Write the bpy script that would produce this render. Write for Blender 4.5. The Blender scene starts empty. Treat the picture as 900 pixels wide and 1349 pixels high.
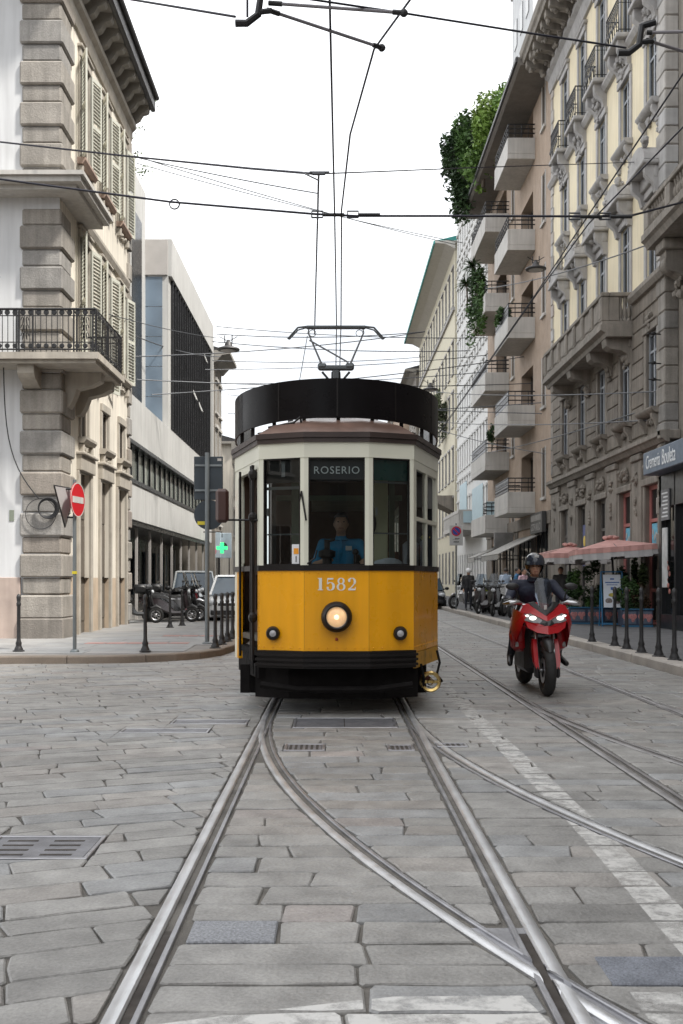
import bpy, bmesh, math, random
from math import sin, cos, pi, radians, sqrt, atan2, hypot
from mathutils import Vector, Matrix
SC = bpy.context.scene
C = SC.collection
rnd = random.Random(7)

# ------------------------------------------------------------------ camera
FPX = 1400.0                      # focal length in pixels of the 900 x 1349 photograph
CAMZ = 1.395
cam = bpy.data.cameras.new('camera')
cam.sensor_width = 36.0
cam.lens = FPX / 1349 * 36
cam.shift_x = 9 / 1349
cam.shift_y = 89.5 / 1349
cam.clip_start = 0.05
cam.clip_end = 2000
cam.dof.use_dof = True
cam.dof.focus_distance = 9.0
cam.dof.aperture_fstop = 9.0
co = bpy.data.objects.new('camera', cam)
C.objects.link(co)
co.location = (0, 0, CAMZ)
co.rotation_euler = (pi / 2, 0, 0)
SC.camera = co

# ------------------------------------------------------------------ daylight: hazy white sky, soft sun high over the right-hand roofs
SUN_D = Vector((-1.0, 0.55, -1.55)).normalized()
w = bpy.data.worlds.new('World')
SC.world = w
w.use_nodes = True
nt = w.node_tree
nt.nodes.clear()
sky = nt.nodes.new('ShaderNodeTexSky')
sky.sky_type = 'NISHITA'
sky.sun_disc = False
sky.sun_elevation = math.asin(-SUN_D.z)
sky.sun_rotation = atan2(-SUN_D.x, -SUN_D.y)
sky.dust_density = 4.0
hs = nt.nodes.new('ShaderNodeHueSaturation')
hs.inputs['Saturation'].default_value = 0.25
nt.links.new(sky.outputs[0], hs.inputs['Color'])
tc = nt.nodes.new('ShaderNodeTexCoord')
nz = nt.nodes.new('ShaderNodeTexNoise')
nz.inputs['Scale'].default_value = 2.2
nz.inputs['Detail'].default_value = 5
nt.links.new(tc.outputs['Generated'], nz.inputs['Vector'])
cr = nt.nodes.new('ShaderNodeValToRGB')
cr.color_ramp.elements[0].position = 0.36
cr.color_ramp.elements[0].color = (4.9, 5.15, 5.5, 1)
cr.color_ramp.elements[1].position = 0.62
cr.color_ramp.elements[1].color = (10.2, 10.25, 10.3, 1)
nt.links.new(nz.outputs['Fac'], cr.inputs[0])
mx = nt.nodes.new('ShaderNodeMix')
mx.data_type = 'RGBA'
mx.inputs[0].default_value = 0.88
nt.links.new(hs.outputs[0], mx.inputs[6])
nt.links.new(cr.outputs[0], mx.inputs[7])
bg = nt.nodes.new('ShaderNodeBackground')
bg.inputs['Strength'].default_value = 0.1
nt.links.new(mx.outputs[2], bg.inputs['Color'])
wo = nt.nodes.new('ShaderNodeOutputWorld')
nt.links.new(bg.outputs[0], wo.inputs[0])

sl = bpy.data.lights.new('sun', 'SUN')
sl.energy = 2.7
sl.angle = radians(6)
sl.color = (1.0, 0.95, 0.87)
so = bpy.data.objects.new('sun', sl)
C.objects.link(so)
so.location = (20, -10, 30)
so.rotation_euler = SUN_D.to_track_quat('-Z', 'Y').to_euler()

SC.view_settings.view_transform = 'Standard'
SC.view_settings.look = 'None'
SC.view_settings.exposure = 1.24
SC.view_settings.gamma = 1.0
SC.view_settings.use_curve_mapping = False
SC.cycles.max_bounces = 6
SC.cycles.transparent_max_bounces = 12
SC.cycles.caustics_reflective = False
SC.cycles.caustics_refractive = False

# ------------------------------------------------------------------ materials
MATS = {}
def mat(name, col, rough=.7, metal=0., var=.12, scale=2.5, bump=0., bscale=60., tint=False, spec=.5,
        streak=0., emit=0., fine=0., dirt=None, coat=0., bump2=0., b2scale=6., big=0.):
    if name in MATS: return MATS[name]
    m = bpy.data.materials.new(name); m.use_nodes = True
    t = m.node_tree; N = t.nodes; L = t.links
    b = N['Principled BSDF']
    b.inputs['Roughness'].default_value = rough
    b.inputs['Metallic'].default_value = metal
    b.inputs['Specular IOR Level'].default_value = spec
    if coat: b.inputs['Coat Weight'].default_value = coat; b.inputs['Coat Roughness'].default_value = .08
    tc = N.new('ShaderNodeTexCoord')
    vec = tc.outputs['Object']
    c = N.new('ShaderNodeRGB'); c.outputs[0].default_value = (*col, 1)
    cur = c.outputs[0]
    def mul(cur, fac_socket, lo, hi, f0=.3, f1=.7):
        mr = N.new('ShaderNodeMapRange'); mr.inputs[1].default_value = f0; mr.inputs[2].default_value = f1
        mr.inputs[3].default_value = lo; mr.inputs[4].default_value = hi
        L.new(fac_socket, mr.inputs[0])
        mm = N.new('ShaderNodeMix'); mm.data_type = 'RGBA'; mm.blend_type = 'MULTIPLY'; mm.inputs[0].default_value = 1
        L.new(cur, mm.inputs[6]); L.new(mr.outputs[0], mm.inputs[7])
        return mm.outputs[2]
    def noise(sc, det=4, v=None):
        n = N.new('ShaderNodeTexNoise'); n.inputs['Scale'].default_value = sc; n.inputs['Detail'].default_value = det
        L.new(v or vec, n.inputs['Vector']); return n.outputs['Fac']
    if tint:
        a = N.new('ShaderNodeAttribute'); a.attribute_name = 'tint'
        mm = N.new('ShaderNodeMix'); mm.data_type = 'RGBA'; mm.blend_type = 'MULTIPLY'; mm.inputs[0].default_value = 1
        L.new(cur, mm.inputs[6]); L.new(a.outputs['Color'], mm.inputs[7]); cur = mm.outputs[2]
    if var: cur = mul(cur, noise(scale), 1 - var, 1 + var)
    if big: cur = mul(cur, noise(.55, 6), 1 - big, 1 + big * .6)
    if fine: cur = mul(cur, noise(bscale * 1.5, 2), 1 - fine, 1 + fine)
    if streak:
        mp = N.new('ShaderNodeMapping'); mp.inputs['Scale'].default_value = (5, 5, .35); L.new(vec, mp.inputs['Vector'])
        cur = mul(cur, noise(1.5, 5, mp.outputs[0]), 1 - streak, 1 + streak * .4)
    if dirt:
        mm = N.new('ShaderNodeMix'); mm.data_type = 'RGBA'
        mr = N.new('ShaderNodeMapRange'); mr.inputs[1].default_value = .52; mr.inputs[2].default_value = .72; mr.inputs[4].default_value = .8
        L.new(noise(scale * 2.3, 6), mr.inputs[0]); L.new(mr.outputs[0], mm.inputs[0])
        L.new(cur, mm.inputs[6]); mm.inputs[7].default_value = (*dirt, 1); cur = mm.outputs[2]
    L.new(cur, b.inputs['Base Color'])
    if bump or bump2:
        bp = N.new('ShaderNodeBump'); bp.inputs['Strength'].default_value = bump or .2; bp.inputs['Distance'].default_value = .02
        h = noise(bscale, 4)
        if bump2:
            ad = N.new('ShaderNodeMath'); ad.operation = 'MULTIPLY_ADD'; L.new(noise(b2scale, 3), ad.inputs[0]); ad.inputs[1].default_value = bump2; L.new(h, ad.inputs[2]); h = ad.outputs[0]
        L.new(h, bp.inputs['Height']); L.new(bp.outputs[0], b.inputs['Normal'])
    if emit:
        b.inputs['Emission Color'].default_value = (*col, 1); b.inputs['Emission Strength'].default_value = emit
    if rough > .15 and var:
        mr = N.new('ShaderNodeMapRange'); mr.inputs[1].default_value = .3; mr.inputs[2].default_value = .7
        mr.inputs[3].default_value = rough * .82; mr.inputs[4].default_value = min(1, rough * 1.15)
        L.new(noise(scale * 3), mr.inputs[0]); L.new(mr.outputs[0], b.inputs['Roughness'])
    MATS[name] = m
    return m

def glass(name, tintc=(.75, .8, .8), ior=1.5, rough=.0):
    if name in MATS: return MATS[name]
    m = bpy.data.materials.new(name); m.use_nodes = True
    t = m.node_tree; N = t.nodes; L = t.links; N.clear()
    o = N.new('ShaderNodeOutputMaterial'); mx = N.new('ShaderNodeMixShader'); fr = N.new('ShaderNodeFresnel')
    fr.inputs['IOR'].default_value = ior
    tr = N.new('ShaderNodeBsdfTransparent'); tr.inputs[0].default_value = (*tintc, 1)
    gl = N.new('ShaderNodeBsdfGlossy'); gl.inputs['Roughness'].default_value = rough
    L.new(fr.outputs[0], mx.inputs[0]); L.new(tr.outputs[0], mx.inputs[1]); L.new(gl.outputs[0], mx.inputs[2]); L.new(mx.outputs[0], o.inputs[0])
    MATS[name] = m
    return m

def worn_paint(name, col, cover=.5, scale=9):
    m = bpy.data.materials.new(name); m.use_nodes = True
    t = m.node_tree; N = t.nodes; L = t.links
    b = N['Principled BSDF']; b.inputs['Base Color'].default_value = (*col, 1); b.inputs['Roughness'].default_value = .7
    tc = N.new('ShaderNodeTexCoord'); n = N.new('ShaderNodeTexNoise'); n.inputs['Scale'].default_value = scale; n.inputs['Detail'].default_value = 8; n.inputs['Roughness'].default_value = .72
    L.new(tc.outputs['Object'], n.inputs['Vector'])
    mr = N.new('ShaderNodeMapRange'); mr.inputs[1].default_value = cover - .12; mr.inputs[2].default_value = cover + .12
    L.new(n.outputs['Fac'], mr.inputs[0])
    ml = N.new('ShaderNodeMath'); ml.operation = 'MULTIPLY'; ml.inputs[1].default_value = .8; L.new(mr.outputs[0], ml.inputs[0])
    L.new(ml.outputs[0], b.inputs['Alpha'])
    MATS[name] = m
    return m

# ------------------------------------------------------------------ mesh builder
class MB:
    def __init__(s):
        s.v = []; s.f = []; s.mi = []; s.cur = 0; s.M = None; s.tint = None; s.tv = []
    def add(s, vs, fs):
        o = len(s.v)
        for p in vs:
            s.v.append(tuple(s.M @ Vector(p)) if s.M else tuple(p))
            if s.tint: s.tv.append(s.tint)
        for f in fs:
            s.f.append([i + o for i in f]); s.mi.append(s.cur)
        return s
    def box(s, x0, x1, y0, y1, z0, z1, b=0.):
        if x0 > x1: x0, x1 = x1, x0
        if y0 > y1: y0, y1 = y1, y0
        if z0 > z1: z0, z1 = z1, z0
        if b <= 0:
            return s.add([(x0, y0, z0), (x1, y0, z0), (x1, y1, z0), (x0, y1, z0), (x0, y0, z1), (x1, y0, z1), (x1, y1, z1), (x0, y1, z1)],
                  [(0, 3, 2, 1), (4, 5, 6, 7), (0, 1, 5, 4), (1, 2, 6, 5), (2, 3, 7, 6), (3, 0, 4, 7)])
        b = min(b, (x1 - x0) * .45, (y1 - y0) * .45, (z1 - z0) * .45)
        X = (x0, x1); Y = (y0, y1); Z = (z0, z1)
        vs = []; idx = {}
        for i in (0, 1):
            for j in (0, 1):
                for k in (0, 1):
                    x, y, z = X[i], Y[j], Z[k]
                    ix = x + (b if i == 0 else -b); iy = y + (b if j == 0 else -b); iz = z + (b if k == 0 else -b)
                    for a, p in enumerate(((x, iy, iz), (ix, y, iz), (ix, iy, z))):
                        idx[i, j, k, a] = len(vs); vs.append(p)
        fs = []
        for i in (0, 1):
            fs.append([idx[i, 0, 0, 0], idx[i, 1, 0, 0], idx[i, 1, 1, 0], idx[i, 0, 1, 0]])
            fs.append([idx[0, i, 0, 1], idx[1, i, 0, 1], idx[1, i, 1, 1], idx[0, i, 1, 1]])
            fs.append([idx[0, 0, i, 2], idx[1, 0, i, 2], idx[1, 1, i, 2], idx[0, 1, i, 2]])
            for j in (0, 1):
                fs.append([idx[i, j, 0, 0], idx[i, j, 1, 0], idx[i, j, 1, 1], idx[i, j, 0, 1]])
                fs.append([idx[i, 0, j, 0], idx[i, 1, j, 0], idx[i, 1, j, 2], idx[i, 0, j, 2]])
                fs.append([idx[0, i, j, 1], idx[1, i, j, 1], idx[1, i, j, 2], idx[0, i, j, 2]])
                for k in (0, 1): fs.append([idx[i, j, k, 0], idx[i, j, k, 1], idx[i, j, k, 2]])
        c = Vector(((x0 + x1) / 2, (y0 + y1) / 2, (z0 + z1) / 2))
        out = []
        for f in fs:
            p = [Vector(vs[q]) for q in f]
            n = (p[1] - p[0]).cross(p[2] - p[0])
            out.append(f if n.dot(sum(p, Vector()) / len(p) - c) > 0 else f[::-1])
        return s.add(vs, out)
    def quad(s, a, b, c, d): return s.add([a, b, c, d], [(0, 1, 2, 3)])
    def prism(s, poly, lo, hi, ax='z'):
        n = len(poly)
        def P(p, h):
            if ax == 'z': return (p[0], p[1], h)
            if ax == 'x': return (h, p[0], p[1])
            return (p[0], h, p[1])
        vs = [P(p, lo) for p in poly] + [P(p, hi) for p in poly]
        fs = [list(range(n))[::-1], list(range(n, 2 * n))] + [(i, (i + 1) % n, n + (i + 1) % n, n + i) for i in range(n)]
        return s.add(vs, fs)
    def tube(s, pts, r, n=6, cap=True):
        pts = [Vector(p) for p in pts]
        rs = r if isinstance(r, (list, tuple)) else [r] * len(pts)
        vs = []; fs = []; prev = None
        for i, p in enumerate(pts):
            t = (pts[min(i + 1, len(pts) - 1)] - pts[max(i - 1, 0)])
            t = t.normalized() if t.length > 1e-9 else Vector((0, 0, 1))
            if prev is None:
                a = Vector((0, 0, 1)) if abs(t.z) < .9 else Vector((1, 0, 0))
                u = t.cross(a).normalized()
            else:
                u = (prev - t * prev.dot(t))
                u = u.normalized() if u.length > 1e-6 else t.orthogonal().normalized()
            prev = u; vv = t.cross(u)
            for k in range(n):
                an = 2 * pi * k / n
                vs.append(p + (u * cos(an) + vv * sin(an)) * rs[i])
        for i in range(len(pts) - 1):
            for k in range(n):
                fs.append((i * n + k, i * n + (k + 1) % n, (i + 1) * n + (k + 1) % n, (i + 1) * n + k))
        if cap: fs.append(list(range(n))[::-1]); fs.append([(len(pts) - 1) * n + k for k in range(n)])
        return s.add(vs, fs)
    def lathe(s, prof, n=16, c=(0, 0, 0), ax='z', closed=False, arc=2 * pi):
        vs = []; fs = []; full = abs(arc - 2 * pi) < 1e-6; m = len(prof); K = n if full else n + 1
        for k in range(K):
            a = arc * k / n
            for r, h in prof:
                x, y = r * cos(a), r * sin(a)
                p = (x, y, h) if ax == 'z' else ((h, x, y) if ax == 'x' else (x, h, y))
                vs.append((p[0] + c[0], p[1] + c[1], p[2] + c[2]))
        for k in range(n):
            k2 = (k + 1) % K
            for j in range(m if closed else m - 1):
                j2 = (j + 1) % m
                fs.append((k * m + j, k2 * m + j, k2 * m + j2, k * m + j2))
        if not closed and full:
            if prof[0][0] > 1e-6: fs.append([k * m for k in range(n)][::-1])
            if prof[-1][0] > 1e-6: fs.append([k * m + m - 1 for k in range(n)])
        return s.add(vs, fs)
    def ell(s, c, rx, ry, rz, nu=12, nv=8, z0=-1., z1=1.):
        prof = []
        for j in range(nv + 1):
            a = math.asin(z0) + (math.asin(z1) - math.asin(z0)) * j / nv
            prof.append((max(cos(a), 0.0), sin(a)))
        vs = []; fs = []
        for r, h in prof:
            for k in range(nu):
                a = 2 * pi * k / nu
                vs.append((c[0] + rx * r * cos(a), c[1] + ry * r * sin(a), c[2] + rz * h))
        for j in range(nv):
            for k in range(nu):
                fs.append((j * nu + k, j * nu + (k + 1) % nu, (j + 1) * nu + (k + 1) % nu, (j + 1) * nu + k))
        fs.append(list(range(nu))[::-1]); fs.append([nv * nu + k for k in range(nu)])
        return s.add(vs, fs)
    def rough(s, c, R, n, r, rg=None):
        """weathered carving: a cluster of small uneven knobs"""
        rg = rg or rnd
        for _ in range(n):
            p = [c[i] + R[i] * rg.uniform(-1, 1) for i in range(3)]; k = r * rg.uniform(.6, 1.25)
            a = rg.uniform(0, 6.28); vs = []
            for lvl, rad in ((-1, .45), (-.35, 1), (.4, .9), (1, .35)):
                for q in range(6):
                    f = rad * rg.uniform(.75, 1.2); vs.append((p[0] + k * f * cos(a + q * 1.047), p[1] + k * f * sin(a + q * 1.047), p[2] + k * lvl * rg.uniform(.85, 1.2)))
            s.add(vs, [(l * 6 + q, l * 6 + (q + 1) % 6, l * 6 + 6 + (q + 1) % 6, l * 6 + 6 + q) for l in range(3) for q in range(6)] + [list(range(6))[::-1], list(range(18, 24))])
        return s
    def loft(s, rings, cap=True, close=True):
        n = len(rings[0]); vs = [p for r in rings for p in r]; fs = []
        for i in range(len(rings) - 1):
            for k in range(n if close else n - 1):
                fs.append((i * n + k, i * n + (k + 1) % n, (i + 1) * n + (k + 1) % n, (i + 1) * n + k))
        if cap and close: fs.append(list(range(n))[::-1]); fs.append([(len(rings) - 1) * n + k for k in range(n)])
        return s.add(vs, fs)
    def strip(s, pts, z0, z1, t, closed=False, zf=None):
        """a wall of thickness t (inwards = to the left of the path) along a plan polyline"""
        n = len(pts); P = [Vector(p) for p in pts]; off = []
        for i in range(n):
            a = P[i] - P[i - 1] if (i > 0 or closed) else P[1] - P[0]
            b = P[(i + 1) % n] - P[i] if (i < n - 1 or closed) else a
            na = Vector((-a.y, a.x)).normalized(); nb = Vector((-b.y, b.x)).normalized()
            m = (na + nb); m = m / max(m.dot(m), 1e-6) * 2
            off.append(P[i] + m * t)
        rings = []
        for i in range(n):
            lo, hi = (z0, z1) if zf is None else zf(i)
            rings.append([(*P[i], lo), (*P[i], hi), (*off[i], hi), (*off[i], lo)])
        if closed: rings.append(rings[0])
        return s.loft(rings, cap=not closed)

def _props(o, label=None, cat=None, group=None, kind=None, category=None):
    cat = cat or category
    if label: o['label'] = label
    if cat: o['category'] = cat
    if group: o['group'] = group
    if kind: o['kind'] = kind
    return o

def wloc(p):
    v = Vector()
    while p is not None:
        v += p.location; p = p.parent
    return v

def ob(name, mb, m, parent=None, world=False, smooth=None, recalc=True, bevel=0, **pr):
    off = wloc(parent) if (world and parent) else None
    if name in ('ornament', 'carving', 'scroll_ornament', 'faded_lettering', 'printed_lines', 'printed_line', 'print', 'motif') and 'kind' not in pr: pr['kind'] = 'stuff'
    me = bpy.data.meshes.new(name)
    vs = mb.v if off is None else [(a - off.x, b - off.y, c - off.z) for a, b, c in mb.v]
    me.from_pydata(vs, [], mb.f)
    for mm in (m if isinstance(m, (list, tuple)) else [m]): me.materials.append(mm)
    if isinstance(m, (list, tuple)): me.polygons.foreach_set('material_index', mb.mi)
    if mb.tv:
        a = me.attributes.new('tint', 'FLOAT_COLOR', 'POINT')
        a.data.foreach_set('color', [q for t in mb.tv for q in (*t, 1.0)])
    if recalc:
        bm = bmesh.new(); bm.from_mesh(me); bmesh.ops.recalc_face_normals(bm, faces=bm.faces); bm.to_mesh(me); bm.free()
    if smooth is not None:
        me.polygons.foreach_set('use_smooth', [True] * len(me.polygons))
        me.set_sharp_from_angle(angle=radians(smooth))
    me.update()
    o = bpy.data.objects.new(name, me); C.objects.link(o)
    if parent: o.parent = parent
    return _props(o, **pr)

def thing(name, label, cat, loc=(0, 0, 0), rz=0., group=None, kind=None):
    o = bpy.data.objects.new(name, None); C.objects.link(o)
    o.empty_display_size = .2; o.location = loc; o.rotation_euler = (0, 0, rz)
    return _props(o, label, cat, group, kind)

def dup(root, loc, rz=0., label=None, group=None, scale=None, parent=None):
    def rec(o, par):
        c = o.copy(); C.objects.link(c)
        if par: c.parent = par
        for ch in list(o.children): rec(ch, c)
        return c
    r = rec(root, parent)
    r.location = loc; r.rotation_euler = (0, 0, rz)
    if scale: r.scale = scale
    if label: r['label'] = label
    if group: r['group'] = group
    return r

def text_mesh(body, size, spacing=1.0, ext=.002, shear=0.):
    cu = bpy.data.curves.new('t', 'FONT'); cu.body = body; cu.size = size; cu.align_x = 'CENTER'; cu.align_y = 'CENTER'
    cu.space_character = spacing; cu.extrude = ext; cu.resolution_u = 3; cu.shear = shear
    o = bpy.data.objects.new('t', cu); C.objects.link(o)
    dg = bpy.context.evaluated_depsgraph_get()
    me = bpy.data.meshes.new_from_object(o.evaluated_get(dg))
    bpy.data.objects.remove(o)
    return me
def text_ob(name, body, size, m, M, parent, spacing=1.0, ext=.002, shear=0.):
    me = text_mesh(body, size, spacing, ext, shear)
    me.transform(M); me.materials.clear(); me.materials.append(m)
    o = bpy.data.objects.new(name, me); C.objects.link(o); o.parent = parent
    return o

# facade frames: local (u along the wall, o outwards, z up)
class Fac:
    def __init__(s, plane, at, sg): s.plane = plane; s.at = at; s.sg = sg     # plane 'x': wall at X=at facing sg*X, u = Y
    def p(s, u, o, z): return (s.at + s.sg * o, u, z) if s.plane == 'x' else (u, s.at + s.sg * o, z)
    def box(s, mb, u0, u1, o0, o1, z0, z1, b=0.):
        a = s.p(u0, o0, z0); c = s.p(u1, o1, z1)
        mb.box(a[0], c[0], a[1], c[1], z0, z1, b); return s
    def quad(s, mb, u0, u1, o, z0, z1):
        mb.quad(s.p(u0, o, z0), s.p(u1, o, z0), s.p(u1, o, z1), s.p(u0, o, z1))
    def prism(s, mb, poly, o0, o1):           # poly in (u, z)
        n = len(poly)
        vs = [s.p(u, o0, z) for u, z in poly] + [s.p(u, o1, z) for u, z in poly]
        mb.add(vs, [list(range(n))[::-1], list(range(n, 2 * n))] + [(i, (i + 1) % n, n + (i + 1) % n, n + i) for i in range(n)])
    def profile(s, mb, prof, u0, u1):         # prof in (o, z), swept along u
        n = len(prof)
        vs = [s.p(u0, o, z) for o, z in prof] + [s.p(u1, o, z) for o, z in prof]
        mb.add(vs, [list(range(n))[::-1], list(range(n, 2 * n))] + [(i, (i + 1) % n, n + (i + 1) % n, n + i) for i in range(n)])
    def wall(s, mb, u0, u1, z0, z1, ops, depth=.3, back=0.):
        us = sorted({u0, u1, *[q for o in ops for q in o[:2]]}); zs = sorted({z0, z1, *[q for o in ops for q in o[2:4]]})
        us = [u for u in us if u0 <= u <= u1]; zs = [z for z in zs if z0 <= z <= z1]
        for i in range(len(us) - 1):
            for j in range(len(zs) - 1):
                cu = (us[i] + us[i + 1]) / 2; cz = (zs[j] + zs[j + 1]) / 2
                if any(o[0] < cu < o[1] and o[2] < cz < o[3] for o in ops): continue
                s.quad(mb, us[i], us[i + 1], 0, zs[j], zs[j + 1])
        for a, b, c, d in [o[:4] for o in ops]:
            P = s.p
            mb.quad(P(a, 0, c), P(a, -depth, c), P(a, -depth, d), P(a, 0, d))
            mb.quad(P(b, 0, c), P(b, 0, d), P(b, -depth, d), P(b, -depth, c))
            mb.quad(P(a, 0, d), P(a, -depth, d), P(b, -depth, d), P(b, 0, d))
            mb.quad(P(a, 0, c), P(b, 0, c), P(b, -depth, c), P(a, -depth, c))
        if back:
            P = s.p
            mb.quad(P(u0, 0, z0), P(u0, -back, z0), P(u0, -back, z1), P(u0, 0, z1))
            mb.quad(P(u1, 0, z0), P(u1, -back, z0), P(u1, -back, z1), P(u1, 0, z1))
            mb.quad(P(u0, -back, z0), P(u1, -back, z0), P(u1, -back, z1), P(u0, -back, z1))
            mb.quad(P(u0, 0, z1), P(u1, 0, z1), P(u1, -back, z1), P(u0, -back, z1))

GLASS_D = [mat('window_glass_dark', (.012, .014, .016), .06, var=0, spec=.5), mat('window_glass_grey', (.035, .04, .045), .08, var=.3, scale=1.2, spec=.5)]
def window(F, root, a, b, z0, z1, depth, m_frame, bars=1, trans=(), fw=.06, name='window', glassm=None):
    """frame is the window mesh, its pane a sub-part"""
    f = MB(); d = depth
    F.box(f, a, a + fw, -d, -d + .06, z0, z1); F.box(f, b - fw, b, -d, -d + .06, z0, z1)
    F.box(f, a + fw, b - fw, -d, -d + .058, z1 - fw, z1); F.box(f, a + fw, b - fw, -d, -d + .058, z0, z0 + fw)
    for i in range(1, bars + 1):
        u = a + (b - a) * i / (bars + 1); F.box(f, u - fw * .5, u + fw * .5, -d, -d + .056, z0 + fw, z1 - fw)
    for t in trans: F.box(f, a + fw, b - fw, -d, -d + .052, t - fw * .4, t + fw * .4)
    o = ob(name, f, m_frame, root, world=True)
    g = MB(); F.box(g, a + .005, b - .005, -d + .01, -d + .022, z0 + .005, z1 - .005)
    ob('pane', g, glassm or GLASS_D[rnd.random() < .35], o, world=True)
    return o

def foliage_mb(mb, c, R, n, leaf, rg, tones, clumps=9, flat=.6, droop=0.):
    cl = []
    for _ in range(clumps):
        a = rg.uniform(0, 2 * pi); h = rg.uniform(-1, 1); q = sqrt(max(0, 1 - h * h)) * rg.uniform(.35, .9)
        cl.append((c[0] + R[0] * q * cos(a), c[1] + R[1] * q * sin(a), c[2] + R[2] * h * .8, rg.uniform(.28, .5), rg.choice(tones)))
    for _ in range(n):
        k = rg.choice(cl)
        d = Vector((rg.gauss(0, 1), rg.gauss(0, 1), rg.gauss(0, 1))).normalized() * (rg.random() ** .4) * k[3]
        p = Vector((k[0] + d.x * R[0], k[1] + d.y * R[1], k[2] + d.z * R[2] - droop * rg.random() ** 2))
        s = leaf * rg.uniform(.6, 1.3)
        u = Vector((rg.gauss(0, 1), rg.gauss(0, 1), rg.gauss(0, flat))).normalized(); v = u.orthogonal().normalized()
        v = (Matrix.Rotation(rg.uniform(0, 6.28), 3, u) @ v)
        t = k[4]; f = rg.uniform(.75, 1.25); mb.tint = (t[0] * f, t[1] * f, t[2] * f)
        mb.add([p - u * s, p + v * s * .42, p + u * s, p - v * s * .42], [(0, 1, 2, 3)])
    mb.tint = None

# ------------------------------------------------------------------ bodies: tapered limbs fused into one skin
def fuse(caps, voxel, smooth=3, ells=()):
    mb = MB()
    for p0, r0, p1, r1, tag in caps:
        p0 = Vector(p0); p1 = Vector(p1); d = p1 - p0; L = d.length
        if L < 1e-4: d = Vector((0, 0, 1)); L = 1e-4
        pts = []; rs = []
        dn = d.normalized()
        for k in (-.98, -.7, -.35): pts.append(p0 + dn * r0 * k); rs.append(r0 * sqrt(1 - k * k))
        for k in range(5): pts.append(p0 + d * k / 4); rs.append(r0 + (r1 - r0) * k / 4)
        for k in (.35, .7, .98): pts.append(p1 + dn * r1 * k); rs.append(r1 * sqrt(1 - k * k))
        mb.tube(pts, rs, 12)
    for c, r, tag in ells: mb.ell(c, *r, 16, 12)
    me = bpy.data.meshes.new('b'); me.from_pydata(mb.v, [], mb.f)
    o = bpy.data.objects.new('b', me); C.objects.link(o)
    r = o.modifiers.new('r', 'REMESH'); r.mode = 'VOXEL'; r.voxel_size = voxel
    sm = o.modifiers.new('s', 'SMOOTH'); sm.factor = .5; sm.iterations = smooth
    dg = bpy.context.evaluated_depsgraph_get()
    out = bpy.data.meshes.new_from_object(o.evaluated_get(dg))
    bpy.data.objects.remove(o); bpy.data.meshes.remove(me)
    return out

def seg_d(p, a, b):
    ab = b - a; t = max(0, min(1, (p - a).dot(ab) / max(ab.dot(ab), 1e-9)))
    return (p - a - ab * t).length, t

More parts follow.
